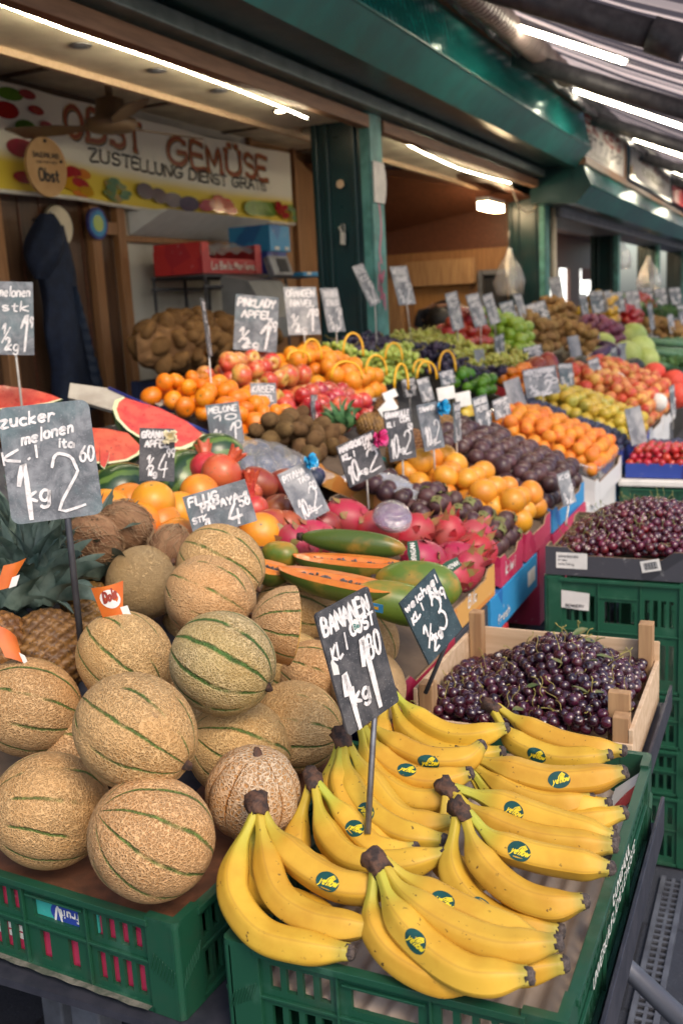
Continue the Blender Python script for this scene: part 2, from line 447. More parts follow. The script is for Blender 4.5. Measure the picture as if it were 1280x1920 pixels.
def skin(name, c1, c2, sc=14, dot=None, lo=.38, hi=.62, rough=.35, coat=0, bump=.1, bsc=500, var=.2, hue=.02, pole=None, polew=(.6, 1.0), spots=None, spec=.45, sss=0, bd=.0008):
    g = G(name); c = g.co(); o = g.n('TexCoord').outputs['Generated']
    _, _, z = g.xyz(o)
    k = g.mix(g.step(g.noise(c, sc, 4), lo, hi), c1, c2)
    if pole: k = g.mix(g.step(g.math('ADD', z, g.math('MULTIPLY', g.math('SUBTRACT', g.noise(c, sc * 1.4, 4), .5), .35)), polew[0], polew[1]), k, pole)
    if spots: k = g.mix(g.math('MULTIPLY', g.step(g.noise(c, spots[0], 2), spots[2], spots[2] + .06), .8), k, spots[1])
    if dot:
        x_, y_, z_ = g.xyz(o); q = lambda s: g.math('POWER', g.math('SUBTRACT', s, .5), 2.0)
        dd = g.math('SQRT', g.math('ADD', q(x_), q(y_)))
        k = g.mix(g.math('MULTIPLY', g.math('SUBTRACT', 1.0, g.step(g.math('ADD', dd, g.math('MULTIPLY', g.noise(c, 300, 2), .03)), dot[1] * .7, dot[1])), g.step(z_, .5, .6)), k, dot[0])
    r = g.rand()
    k = g.hsv(k, g.math('ADD', .5 - hue / 2, g.math('MULTIPLY', r, hue)), 1.0, g.math('ADD', 1 - var / 2, g.math('MULTIPLY', g.math('FRACT', g.math('MULTIPLY', r, 13.3)), var)))
    g.P(col=k, rough=g.math('ADD', rough - .05, g.math('MULTIPLY', g.noise(c, sc * 2, 3), .12)), spec=spec, coat=coat, coatr=.12)
    if sss: g.P(sss=sss, ssss=.01)
    g.P(nor=g.bump(g.noise(c, bsc, 3), bump, bd))
    return g.mat
M['orange'] = skin('orange_peel', dot=((.10,.11,.03),.055), c1=(.72, .25, .015), c2=(.66, .20, .012), rough=.38, bump=.35, bsc=420, pole=(.62, .27, .03), polew=(.9, 1.05))
M['grapefruit'] = skin('grapefruit_peel', dot=((.16,.14,.05),.055), c1=(.70, .27, .02), c2=(.66, .17, .02), sc=9, rough=.35, bump=.3, bsc=380, var=.15)
M['mandarin'] = skin('mandarin_peel', dot=((.09,.12,.03),.075), c1=(.74, .22, .008), c2=(.68, .18, .008), rough=.34, bump=.35, bsc=360)
M['apricot'] = skin('apricot_skin', dot=((.14,.06,.02),.07), c1=(.70, .25, .022), c2=(.66, .19, .02), rough=.5, bump=.08, var=.14, pole=(.60, .12, .02), polew=(.75, 1.1))
M['granadilla'] = skin('granadilla_skin', dot=((.22,.14,.05),.06), c1=(.68, .28, .025), c2=(.60, .22, .02), rough=.35, bump=.1, spots=(300, (.25, .1, .02), .66), var=.14)
M['passion'] = skin('passion_fruit_skin', dot=((.16,.12,.07),.09), c1=(.045, .018, .024), c2=(.085, .035, .032), rough=.38, bump=.2, bsc=260, var=.5, hue=.04)
M['plum'] = skin('plum_skin', dot=((.10,.09,.05),.08), c1=(.018, .022, .055), c2=(.04, .045, .10), sc=22, rough=.5, bump=.05, var=.4, hue=.05)
M['yellow_plum'] = skin('yellow_plum_skin', dot=((.12,.08,.03),.07), c1=(.56, .40, .045), c2=(.48, .30, .03), rough=.35, bump=.06, var=.15, pole=(.40, .36, .06), polew=(.7, 1))
M['peach'] = skin('peach_skin', dot=((.10,.05,.02),.08), c1=(.52, .07, .03), c2=(.66, .33, .09), sc=16, lo=.42, hi=.62, rough=.5, bump=.05, var=.3, hue=.03)
M['apple'] = skin('apple_skin', dot=((.07,.05,.02),.07), c1=(.52, .055, .03), c2=(.62, .30, .08), sc=15, lo=.44, hi=.66, rough=.26, coat=.25, bump=.03, var=.25, pole=(.55, .36, .08), polew=(.82, 1.02))
M['apple_red'] = skin('apple_skin_red', dot=((.07,.05,.02),.07), c1=(.38, .018, .025), c2=(.48, .07, .04), sc=12, rough=.22, coat=.35, bump=.03, var=.35)
M['apple_green'] = skin('apple_skin_green', dot=((.08,.07,.02),.07), c1=(.30, .42, .035), c2=(.22, .36, .03), sc=10, rough=.28, coat=.2, bump=.03, var=.15)
M['lime'] = skin('lime_peel', dot=((.16,.16,.05),.08), c1=(.11, .27, .018), c2=(.07, .20, .012), rough=.3, bump=.3, bsc=420, var=.25)
M['kiwi'] = skin('kiwi_skin', dot=((.05,.03,.02),.09), c1=(.15, .085, .035), c2=(.095, .05, .02), sc=30, rough=.85, bump=.7, bsc=900, spec=.2, var=.2)
M['pomegranate'] = skin('pomegranate_skin', (.55, .10, .045), (.50, .045, .035), sc=12, rough=.3, bump=.08, var=.15, hue=.02, spots=(160, (.3, .12, .05), .64))
M['red_mango'] = skin('red_mango_skin', dot=((.05,.03,.02),.09), c1=(.26, .035, .028), c2=(.36, .10, .03), sc=9, rough=.35, bump=.05, var=.25)
M['cherry_dark'] = skin('sour_cherry_skin', (.022, .006, .014), (.055, .008, .018), sc=40, rough=.16, coat=.5, bump=.04, bsc=200, var=.7, hue=.03, spec=.55)
M['cherry_red'] = skin('sweet_cherry_skin', (.10, .006, .016), (.045, .006, .016), sc=40, rough=.16, coat=.5, bump=.04, bsc=200, var=.8, hue=.03, spec=.55)
M['stem'] = plain('cherry_stem', (.30, .26, .06), .7, (.20, .15, .04), sc=60)
M['stem_green'] = plain('cherry_stem_green', (.19, .22, .06), .6, (.15, .13, .04), sc=60)
M['leaf'] = plain('leaf_green', (.07, .11, .03), .6, (.14, .12, .04), sc=60, bump=.3)
M['grape_green'] = skin('green_grape_skin', dot=((.16,.13,.04),.07), c1=(.44, .52, .11), c2=(.33, .42, .07), sc=30, rough=.28, bump=.03, var=.2, sss=.25)
M['grape_blue'] = skin('blue_grape_skin', dot=((.12,.12,.05),.08), c1=(.018, .018, .045), c2=(.05, .03, .06), sc=20, rough=.45, bump=.03, var=.3)
M['grape_yellow'] = skin('yellow_grape_skin', (.54, .52, .11), (.42, .42, .08), sc=30, rough=.28, bump=.03, var=.2, sss=.25)
M['handle_yellow'] = plain('handle_yellow', (.78, .42, .01), .4, (.7, .36, .01), sc=20)
M['potato'] = skin('potato_skin', (.34, .20, .075), (.26, .14, .05), rough=.8, bump=.3, bsc=200, spec=.2)
M['onion_red'] = skin('red_onion_skin', (.13, .018, .05), (.20, .04, .08), sc=14, rough=.4, var=.4)
M['garlic'] = skin('garlic_skin', (.62, .55, .47), (.52, .42, .36), rough=.6)
M['cabbage'] = skin('cabbage_leaf', (.42, .50, .16), (.33, .42, .10), sc=12, rough=.5, bump=.5, bsc=60, bd=.004)
M['aubergine'] = skin('aubergine_skin', (.035, .012, .05), (.06, .02, .07), rough=.3)
M['leek'] = plain('leek_leaf', (.04, .12, .06), .5, (.07, .17, .07), sc=30, bump=.3, bsc=90, var=.3)
M['pepper_y'] = skin('yellow_pepper_skin', (.62, .36, .01), (.56, .30, .01), rough=.22, coat=.3)
M['pepper_r'] = skin('red_pepper_skin', (.42, .03, .015), (.36, .02, .015), rough=.22, coat=.3)
M['tomato'] = skin('tomato_skin', dot=((.06,.14,.03),.16), c1=(.46, .025, .02), c2=(.38, .015, .02), rough=.2, coat=.3, var=.2)
M['avocado'] = skin('avocado_skin', (.016, .018, .016), (.03, .033, .022), rough=.5, bump=.8, bsc=320, bd=.002, var=.3)
M['white_net'] = plain('white_foam_net', (.78, .74, .70), .8, (.6, .56, .5), sc=120, bump=.8, bsc=200)
M['red_net'] = plain('red_foam_net', (.72, .075, .04), .6, (.55, .04, .02), sc=120, bump=.8, bsc=200)
M['green_cap'] = plain('dry_green_cap', (.16, .17, .05), .7, (.12, .09, .03), sc=60)
M['mangosteen'] = skin('mangosteen_skin', (.05, .018, .022), (.085, .035, .03), sc=25, rough=.45, bump=.15, var=.3)
M['dragon'] = skin('dragon_fruit_skin', (.42, .022, .052), (.36, .05, .05), sc=20, rough=.42, bump=.15, bsc=120, var=.2)
M['dragon_bract'] = plain('dragon_fruit_scale', (.34, .10, .05), .5, (.22, .19, .05), sc=50)

# ------------------------------------------------------------------ hand lettering as strokes (cell 6 wide x 10 high)
def arc(cx, cy, rx, ry, a0, a1, n=9):
    return [(cx + rx * cos(radians(a0 + (a1 - a0) * i / n)), cy + ry * sin(radians(a0 + (a1 - a0) * i / n))) for i in range(n + 1)]
GL = {
 'A': [[(0, 0), (3, 10), (6, 0)], [(1.2, 3.6), (4.8, 3.6)]],
 'B': [[(0, 0), (0, 10), (3, 10)] + arc(3, 7.6, 2.4, 2.4, 90, -90) + [(.2, 5.2)], [(.2, 5.2), (3, 5.2)] + arc(3, 2.6, 3, 2.6, 90, -90) + [(0, 0)]],
 'C': [arc(3.4, 5, 3.4, 5, 50, 310, 14)], 'D': [[(0, 0), (0, 10), (2, 10)] + arc(2, 5, 4, 5, 90, -90, 12) + [(0, 0)]],
 'E': [[(5.4, 10), (0, 10), (0, 0), (5.4, 0)], [(0, 5.2), (4.4, 5.2)]], 'F': [[(5.4, 10), (0, 10), (0, 0)], [(0, 5.2), (4.2, 5.2)]],
 'G': [arc(3.4, 5, 3.4, 5, 50, 340, 14) + [(6.3, 4.6), (3.8, 4.6)]], 'H': [[(0, 0), (0, 10)], [(6, 0), (6, 10)], [(0, 5), (6, 5)]],
 'I': [[(.6, 0), (.6, 10)]], 'J': [[(5, 10), (5, 3)] + arc(2.6, 3, 2.4, 3, 0, -170)], 'K': [[(0, 0), (0, 10)], [(5.6, 10), (.3, 4.6), (6, 0)]],
 'L': [[(0, 10), (0, 0), (5.4, 0)]], 'M': [[(0, 0), (.6, 10), (3.2, 3), (5.8, 10), (6.6, 0)]], 'N': [[(0, 0), (0, 10), (5.8, 0), (5.8, 10)]],
 'O': [arc(3.2, 5, 3.2, 5, 90, 450, 18)], 'P': [[(0, 0), (0, 10), (3, 10)] + arc(3, 7.3, 2.8, 2.7, 90, -90) + [(0, 4.6)]],
 'Q': [arc(3.2, 5, 3.2, 5, 90, 450, 18), [(3.6, 2.6), (6.4, -.6)]], 'R': [[(0, 0), (0, 10), (3, 10)] + arc(3, 7.4, 2.7, 2.6, 90, -90) + [(.2, 4.8)], [(2.6, 4.8), (6, 0)]],
 'S': [arc(3, 7.5, 2.7, 2.5, 40, 250, 9) + arc(3, 2.5, 2.9, 2.6, 80, -140, 10)], 'T': [[(0, 10), (6, 10)], [(3, 10), (3, 0)]],
 'U': [[(0, 10), (0, 3)] + arc(3, 3, 3, 3, 180, 360) + [(6, 10)]], 'V': [[(0, 10), (3, 0), (6, 10)]], 'W': [[(0, 10), (1.6, 0), (3.3, 7), (5, 0), (6.6, 10)]],
 'X': [[(0, 0), (6, 10)], [(0, 10), (6, 0)]], 'Y': [[(0, 10), (3, 5), (6, 10)], [(3, 5), (3, 0)]], 'Z': [[(0, 10), (5.8, 10), (0, 0), (6, 0)]],
 'a': [arc(2.4, 2.8, 2.4, 2.8, 60, 360, 12) + [(4.8, 5.4), (4.8, 0)]], 'c': [arc(2.6, 2.8, 2.6, 2.8, 50, 310, 10)], 'd': [arc(2.4, 2.8, 2.4, 2.8, 60, 360, 12) + [(4.8, 10), (4.8, 0)]],
 'e': [[(.2, 3)] + [(4.9, 3.2)] + arc(2.6, 2.8, 2.4, 2.8, 10, 310, 12)], 'g': [arc(2.4, 2.8, 2.4, 2.8, 60, 360, 12) + [(4.8, 5.4), (4.8, -2)] + arc(2.6, -2, 2.2, 1.8, 0, -160, 6)],
 'h': [[(0, 10), (0, 0)], [(0, 3.6)] + arc(2.2, 3.4, 2.2, 2.2, 150, 0, 6) + [(4.4, 0)]], 'i': [[(1.5, 5.4), (1.5, 0)], [(1.5, 7.6), (1.7, 8.2)]], 'k': [[(0, 10), (0, 0)], [(4.2, 5.6), (.2, 2.6), (4.6, 0)]],
 'l': [[(1.2, 10), (1.2, 0)]], 'm': [[(0, 5.6), (0, 0)], [(0, 3.6)] + arc(1.6, 3.6, 1.6, 2, 160, 0, 5) + [(3.2, 0)], [(3.2, 3.6)] + arc(4.9, 3.6, 1.7, 2, 160, 0, 5) + [(6.6, 0)]],
 'n': [[(0, 5.6), (0, 0)], [(0, 3.4)] + arc(2.1, 3.4, 2.1, 2.2, 160, 0, 6) + [(4.2, 0)]], 'o': [arc(2.6, 2.8, 2.5, 2.8, 90, 450, 14)], 'r': [[(0, 5.6), (0, 0)], [(0, 3.2)] + arc(2.2, 3, 2.2, 2.4, 160, 40, 5)],
 's': [arc(2, 4.2, 1.8, 1.4, 40, 260, 7) + arc(2, 1.4, 1.9, 1.5, 80, -140, 7)], 't': [[(1.6, 8.4), (1.6, .8), (3.2, 0)], [(0, 5.6), (3.4, 5.8)]], 'u': [[(0, 5.6), (0, 2)] + arc(2.1, 2, 2.1, 2, 180, 360, 6) + [(4.2, 5.6)], [(4.2, 2.5), (4.4, 0)]],
 'w': [[(0, 5.6), (1.4, 0), (2.8, 4.6), (4.2, 0), (5.6, 5.6)]], 'y': [[(0, 5.6), (2.2, .4)], [(4.6, 5.6), (1.2, -3)]], 'z': [[(0, 5.6), (4.2, 5.6), (0, 0), (4.6, 0)]], 'f': [[(4, 9.4), (2.6, 10), (1.6, 8.4), (1.6, 0)], [(0, 5.6), (3.6, 5.6)]],
 'v': [[(0, 5.6), (2.2, 0), (4.4, 5.6)]], 'b': [[(0, 10), (0, 0)], arc(2.4, 2.8, 2.4, 2.8, 180, 540, 12)], 'p': [[(0, 5.6), (0, -3)], arc(2.4, 2.8, 2.4, 2.8, 180, 540, 12)],
 '0': [arc(2.9, 5, 2.7, 5, 90, 450, 16)], '1': [[(.4, 6.4), (3, 10), (3.2, 0)]], '2': [arc(2.8, 7.3, 2.6, 2.7, 170, -30, 9) + [(.2, 0), (6, .3)]],
 '3': [arc(2.6, 7.5, 2.5, 2.5, 160, -90, 9), arc(2.6, 2.5, 2.9, 2.6, 90, -150, 9)], '4': [[(3.4, 10), (0, 3.4), (6, 3.6)], [(4.6, 6.6), (4.2, 0)]], '5': [[(5.4, 10), (1, 10), (.6, 5.6)] + arc(2.8, 3, 2.8, 3, 110, -150, 9)],
 '6': [[(4.8, 10), (1.2, 5.4)] + arc(2.9, 2.8, 2.7, 2.9, 150, 510, 14)], '7': [[(0, 10), (6, 10), (2, 0)], [(1.4, 5), (5, 5)]], '8': [arc(3, 7.6, 2.2, 2.3, -90, 270, 12), arc(3, 2.7, 2.7, 2.7, 90, 450, 12)], '9': [arc(2.9, 7.2, 2.6, 2.7, 0, 350, 12) + [(5.4, 7), (4.4, 0)]],
 '.': [[(1, 0), (1.3, .5)]], '/': [[(0, -1), (5, 10)]], '-': [[(.6, 5), (4.6, 5)]], '½': [[(.2, 7.5), (1.8, 9.6), (1.8, 5.4)], [(.6, 1.8), (5, 8)], arc(4.4, 2.6, 1.4, 1.2, 160, -40, 6) + [(3, -1), (6, -1)]],
}
GL['Ü'] = GL['U'] + [[(1.4, 12), (1.7, 12.4)], [(4.4, 12), (4.7, 12.4)]]
GL['Ä'] = GL['A'] + [[(1.4, 12), (1.7, 12.4)], [(4.4, 12), (4.7, 12.4)]]
def smooth_line(p, k=3):
    if len(p) < 3: return p
    out = []
    for i in range(len(p) - 1):
        a, b, c, d = p[max(i - 1, 0)], p[i], p[i + 1], p[min(i + 2, len(p) - 1)]
        for q in range(k):
            t = q / k
            out.append(tuple(.5 * (2 * b[j] + (c[j] - a[j]) * t + (2 * a[j] - 5 * b[j] + 4 * c[j] - d[j]) * t * t + (3 * b[j] - a[j] - 3 * c[j] + d[j]) * t ** 3) for j in (0, 1)))
    return out + [p[-1]]
def text_strokes(txt, x, y, h, w=None, slant=.0, rise=0.0, jit=.25, gap=2.2, rnd=random):
    """strokes for a line of text with its lower left corner at x, y; h capital height; w total width if given"""
    adv, res = 0, []
    for ch in txt:
        if ch == ' ': adv += 4; continue
        st = GL.get(ch)
        if st is None: adv += 5; continue
        mx = max(p[0] for s in st for p in s)
        dy = rnd.uniform(-jit, jit) * 1.4
        sc = 1 + rnd.uniform(-jit, jit) * .3
        for s in st: res.append([(adv + p[0] * sc + rnd.uniform(-jit, jit) * .5, p[1] * sc + dy + rnd.uniform(-jit, jit) * .5) for p in s])
        adv += mx * sc + gap
    k = h / 10
    kx = (w / max(adv - gap, 1)) if w else k
    return [[(x + p[0] * kx + p[1] * k * slant, y + p[1] * k + rise * p[0] * kx) for p in s] for s in res]
def ribbon(mb, line, wd, P, mi=0, off=0.0, taper=.25):
    """one stroke as a flat strip; P(x, y, n) -> point"""
    n = len(line)
    L, Rr = [], []
    for i in range(n):
        a = line[max(i - 1, 0)]; b = line[min(i + 1, n - 1)]
        dx, dy = b[0] - a[0], b[1] - a[1]
        l = hypot(dx, dy) or 1e-9
        w2 = wd / 2 * (1 - taper * (1 if i in (0, n - 1) else 0)) * (random.uniform(.86, 1.1) if taper else 1)
        nx, ny = -dy / l * w2, dx / l * w2
        ex = 0
        if i == 0: ex = -.35 * wd
        if i == n - 1: ex = .35 * wd
        cx, cy = line[i][0] + dx / l * ex, line[i][1] + dy / l * ex
        L.append(P(cx + nx, cy + ny, off)); Rr.append(P(cx - nx, cy - ny, off))
    vs = L + Rr
    mb.add(vs, [(i, n + i, n + i + 1, i + 1) for i in range(n - 1)], mi)
def letters(mb, strokes, wd, P, mi=0, smooth=True, off0=.0, doff=2e-5, taper=.25):
    for i, s in enumerate(strokes): ribbon(mb, smooth_line(s) if smooth else s, wd, P, mi, off0 + (i % 12) * doff, taper)

# ------------------------------------------------------------------ price signs
def rounded(w, h, r, n=4):
    if r <= 0: return [(0, 0), (w, 0), (w, h), (0, h)]
    p = []
    for cx, cy, a0 in ((w - r, r, -90), (w - r, h - r, 0), (r, h - r, 90), (r, r, 180)):
        for i in range(n + 1):
            a = radians(a0 + 90 * i / n); p.append((cx + r * cos(a), cy + r * sin(a)))
    return p
def bow(name, mat, c, nrm, r, parent):
    mb = MB(); nrm = V(nrm).normalized(); a = nrm.orthogonal().normalized(); b = nrm.cross(a)
    for k in range(13):
        an = k * 2.4; el = .25 + .75 * ((k * 7) % 13) / 13
        d = (a * cos(an) + b * sin(an)) * (1.05 - el * .75) + nrm * el * .8
        t = nrm.cross(d).normalized()
        pts = [V(c) + (d * (r * sin(pi * q / 8) ** .8) + nrm.lerp(d, .5) * (r * .35 * sin(2 * pi * q / 8))) for q in range(9)]
        vs = [p - t * r * .2 for p in pts] + [p + t * r * .2 for p in pts]
        mb.add(vs, [(q, q + 1, 10 + q, 9 + q) for q in range(8)], 0, True)
    return mb.build(name, mat, parent)
def sign(label, TL, TR, BL, d, dr, rows=(), mat='slate', rod=.18, rodm='rod_pale', rnd_=.0, group=None, bowc=None, db=0.0, rodr=.003, cw=None, rodx=.5, lean=None, extra=None):
    """slate plate whose corners lie in the directions TL, TR, BL of the photo at depths d, d+dr, d+db"""
    tl, tr, bl = at(*TL, d=d), at(*TR, d=d + dr), at(*BL, d=d + db)
    ux = (tr - tl); W = ux.length; ux.normalize()
    uy = tl - bl; uy = uy - ux * uy.dot(ux); H_ = uy.length; uy.normalize()
    nz = ux.cross(uy)
    o = tl - uy * H_
    base = o + ux * W * rodx
    dn = (V((0, 0, -1)) if lean is None else (at(*lean[:2], d=lean[2]) - base).normalized())
    if lean is not None: rod = (at(*lean[:2], d=lean[2]) - base).length
    root = thing('price_sign', label, 'price sign', base + dn * rod, group=group)
    Mx = Matrix(((ux.x, uy.x, nz.x, o.x), (ux.y, uy.y, nz.y, o.y), (ux.z, uy.z, nz.z, o.z), (0, 0, 0, 1)))
    mb = MB(); mb.prism(rounded(W, H_, rnd_ * W), -.0035, Mx); 
    mb.build('slate_plate', M[mat], root)
    mb = MB()
    mb.tube([base + uy * H_ * .55 - nz * .0065, base - nz * .0065, base + dn * rod - nz * .004], rodr, 8)
    mb.build('rod', M[rodm], root)
    if rows:
        mb = MB()
        P = lambda x, y, n: Mx @ V((x, y, .0006 + n))
        for i, rw in enumerate(rows):
            t, x, y, h, w_ = rw[:5]; k = rw[5] if len(rw) > 5 else {}
            st = text_strokes(t, x * W, y * H_, h * H_, w_ * W if w_ else None, slant=k.get('slant', .12), rise=k.get('rise', 0), jit=k.get('jit', .3))
            letters(mb, st, (k.get('sw') or cw or .055) * W, P, 0, off0=i * 2.5e-4)
        mb.build('chalk_writing', M['chalk'], root)
    if bowc:
        bx, by, m, r = bowc
        bow('ribbon_bow', M[m], Mx @ V((bx * W, by * H_, .012)), nz, r, root)
    if extra: extra(root, Mx, W, H_)
    return root

# ------------------------------------------------------------------ fruit shapes
FR = {}
def ball(r, n=20, m=14, sq=1.0, fn=None, dim_t=0.0, dim_b=0.0, dw=.28):
    """round fruit with a dimple at top and bottom"""
    pr = []
    for i in range(m + 1):
        a = -pi / 2 + pi * i / m
        rr, z = r * cos(a), r * sin(a) * sq
        if a > 0: z -= dim_t * r * math.exp(-(rr / (dw * r)) ** 2)
        else: z += dim_b * r * math.exp(-(rr / (dw * r)) ** 2)
        pr.append((0 if i in (0, m) else rr, z))
    mb = MB(); mb.lathe(pr, n, fn)
    return mb
def wob(sd, a=.03):
    r = random.Random(sd); ph = [r.uniform(0, 6.3) for _ in range(6)]
    return lambda th, t, rr, z: (rr * (1 + a * sin(2 * th + ph[0] + 2 * t) + a * .7 * sin(3 * th + ph[1] - 3 * t)), z * (1 + a * .6 * sin(th + ph[2])))
def proto(kind, mb, mat, name=None):
    """mesh datablock for a one-mesh fruit"""
    me = bpy.data.meshes.new(name or kind)
    me.from_pydata([tuple(p) for p in mb.v], [], mb.f)
    for m in (mat if isinstance(mat, (list, tuple)) else [mat]): me.materials.append(m)
    me.polygons.foreach_set('material_index', mb.m); me.polygons.foreach_set('use_smooth', mb.s); me.update()
    FR.setdefault(kind, []).append(me)
    return me
def lemonish(r, L, n=18, m=14, e=1.0, fn=None):
    pr = []
    for i in range(m + 1):
        a = -pi / 2 + pi * i / m
        pr.append((0 if i in (0, m) else r * cos(a) ** e, L * sin(a)))
    mb = MB(); mb.lathe(pr, n, fn); return mb
for sd in range(3):
    proto('orange', ball(.036, 22, 16, .96, wob(sd, .012), .05, .05), M['orange'])
    proto('grapefruit', ball(.050, 26, 18, .93, wob(sd + 5, .014), .06, .06), M['grapefruit'])
    proto('mandarin', ball(.031, 20, 14, .84, wob(sd + 9, .03), .12, .08), M['mandarin'])
    def crease(th, t, r, z, f=wob(sd + 20, .03)):
        r, z = f(th, t, r, z); return r * (1 - .07 * math.exp(-(min(th, 2 * pi - th) / .22) ** 2)), z
    proto('apricot', ball(.0255, 22, 14, 1.04, crease, .10, 0), M['apricot'])
    proto('peach', ball(.035, 24, 14, .95, crease, .16, 0), M['peach'])
    proto('plum', ball(.0165, 16, 12, 1.12, wob(sd + 31, .03), .08, 0), M['plum'])
    proto('yellow_plum', ball(.030, 20, 14, .98, wob(sd + 33, .02), .12, 0), M['yellow_plum'])
    proto('passion_fruit', ball(.0265, 20, 14, 1.04, wob(sd + 41, .03), .05, 0), M['passion'])
    proto('granadilla', ball(.0385, 22, 16, 1.1, wob(sd + 43, .02), .04, 0), M['granadilla'])
    proto('kiwi', lemonish(.0265, .034, 18, 14, .8, wob(sd + 51, .03)), M['kiwi'])
    proto('lime', lemonish(.027, .033, 18, 14, .85, wob(sd + 53, .02)), M['lime'])
    proto('green_apple', ball(.036, 22, 16, .9, wob(sd + 63, .025), .32, .2), M['apple_green'])
    proto('red_apple', ball(.036, 22, 16, .9, wob(sd + 65, .025), .32, .2), M['apple_red'])
    proto('potato', lemonish(.028, .04, 16, 12, .75, wob(sd + 71, .08)), M['potato'])
    proto('red_onion', ball(.033, 18, 12, .9, wob(sd + 73, .03), -.25, 0), M['onion_red'])
    proto('garlic', ball(.027, 18, 12, .85, lambda th, t, r, z: (r * (1 + .09 * sin(7 * th)), z), -.5, 0), M['garlic'])
    proto('tomato', ball(.019, 16, 12, .95, wob(sd + 77, .04), .15, 0), M['tomato'])
    proto('red_mango', lemonish(.040, .052, 20, 14, .75, wob(sd + 81, .05)), M['red_mango'])
    proto('avocado', lemonish(.036, .052, 20, 16, .8, lambda th, t, r, z, f=wob(sd + 83, .03): f(th, t, r * (1.15 - .45 * t), z)), M['avocado'])
    proto('pear', lemonish(.036, .048, 20, 16, .85, lambda th, t, r, z: (r * (1.2 - .6 * t), z)), M['yellow_plum'])
    proto('yellow_pepper', ball(.042, 22, 12, 1.1, lambda th, t, r, z: (r * (1 + .09 * sin(3 * th + 1)), z), .35, .1), M['pepper_y'])
    proto('red_pepper', ball(.042, 22, 12, 1.1, lambda th, t, r, z: (r * (1 + .09 * sin(3 * th)), z), .35, .1), M['pepper_r'])
    proto('cabbage', ball(.085, 24, 16, .92, wob(sd + 91, .05)), M['cabbage'])
    proto('aubergine', lemonish(.036, .085, 18, 14, .7, lambda th, t, r, z: (r * (1.2 - .5 * t), z)), M['aubergine'])
    proto('netted_fruit', ball(.046, 22, 14, .95, lambda th, t, r, z: (r * (1 + .03 * sin(14 * th + 20 * t)), z)), M['white_net'])
    proto('red_netted_fruit', ball(.050, 22, 14, .95, lambda th, t, r, z: (r * (1 + .03 * sin(14 * th + 20 * t)), z)), M['red_net'])

def put(kind, loc, rot=None, s=1.0, label=None, cat=None, group=None, name=None):
    me = random.choice(FR[kind])
    o = bpy.data.objects.new(name or (cat or kind).replace(' ', '_'), me)
    COL.objects.link(o)
    o.location = loc
    o.rotation_euler = rot if rot is not None else (random.uniform(0, 6.3), random.uniform(0, 6.3), random.uniform(0, 6.3))
    o.scale = (s, s, s)
    return tag(o, label or kind, cat or kind.replace('_', ' '), group)

NRM = V((sin(SA), 0, cos(SA))); DOWN = V((cos(SA), 0, -sin(SA)))
def relax(q, dmin, u0, u1, v0, v1, it=14):
    for _ in range(it):
        for i in range(len(q)):
            for j in range(i):
                dx, dy = q[i][0] - q[j][0], q[i][1] - q[j][1]
                if abs(dx) < dmin and abs(dy) < dmin:
                    d = hypot(dx, dy) or 1e-6
                    if d < dmin:
                        k = (dmin - d) * .25 / d
                        q[i][0] += dx * k; q[i][1] += dy * k; q[j][0] -= dx * k; q[j][1] -= dy * k
        for a in q: a[0] = min(max(a[0], u0), u1); a[1] = min(max(a[1], v0), v1)
def pile(xa, xb, ya, yb, r, layers=2, base=-.3, step=1.45, inset=.9, place=None, jit=.16, sp=1.98, mound=0.0, flat=False, z=None, skip=0.0):
    """hexagonal heap on the sloping display (or on a level tray when flat, with z its rim height);
    xa > xb (front, back), base = centre of first layer over the rim in radii"""
    s0, s1 = 0.0, (xa - xb) / (1 if flat else cos(SA))
    pts = []
    for L in range(layers):
        m = L * inset * r
        u0, u1, v0, v1 = s0 + r * .9 + m, s1 - r * .9 - m, ya + r * .9 + m, yb - r * .9 - m
        if u1 < u0 or v1 < v0: break
        lay = []
        nu = max(1, int((u1 - u0) / (sp * r * .88)) + 1)
        for i in range(nu):
            u = u0 + (u1 - u0) * (i / (nu - 1) if nu > 1 else .5)
            nv = max(1, int((v1 - v0) / (sp * r)) + 1)
            off = (.5 if (i + L) % 2 else 0)
            for j in range(nv):
                v = v0 + (j + off) * (v1 - v0) / max(nv - .5, 1)
                if v > v1 + r * .3 or random.random() < skip: continue
                lay.append([u + random.uniform(-.7, .7) * r, v + random.uniform(-.7, .7) * r])
        relax(lay, 1.9 * r, u0, u1, v0, v1)
        for u, v in lay:
            if 1:
                cu, cv = (u - (s0 + s1) / 2) / max((s1 - s0) / 2, .01), (v - (ya + yb) / 2) / max((yb - ya) / 2, .01)
                h = r * (base + L * step + random.uniform(-jit, jit)) + mound * max(0, 1 - cu * cu) * max(0, 1 - cv * cv)
                uu, vv = u + random.uniform(-jit, jit) * r, v + random.uniform(-jit, jit) * r
                if flat: p = V((xa - uu, vv, z + h))
                else: p = V((xa, vv, zd(xa))) - DOWN * uu + NRM * h
                pts.append((p, L))
    return pts

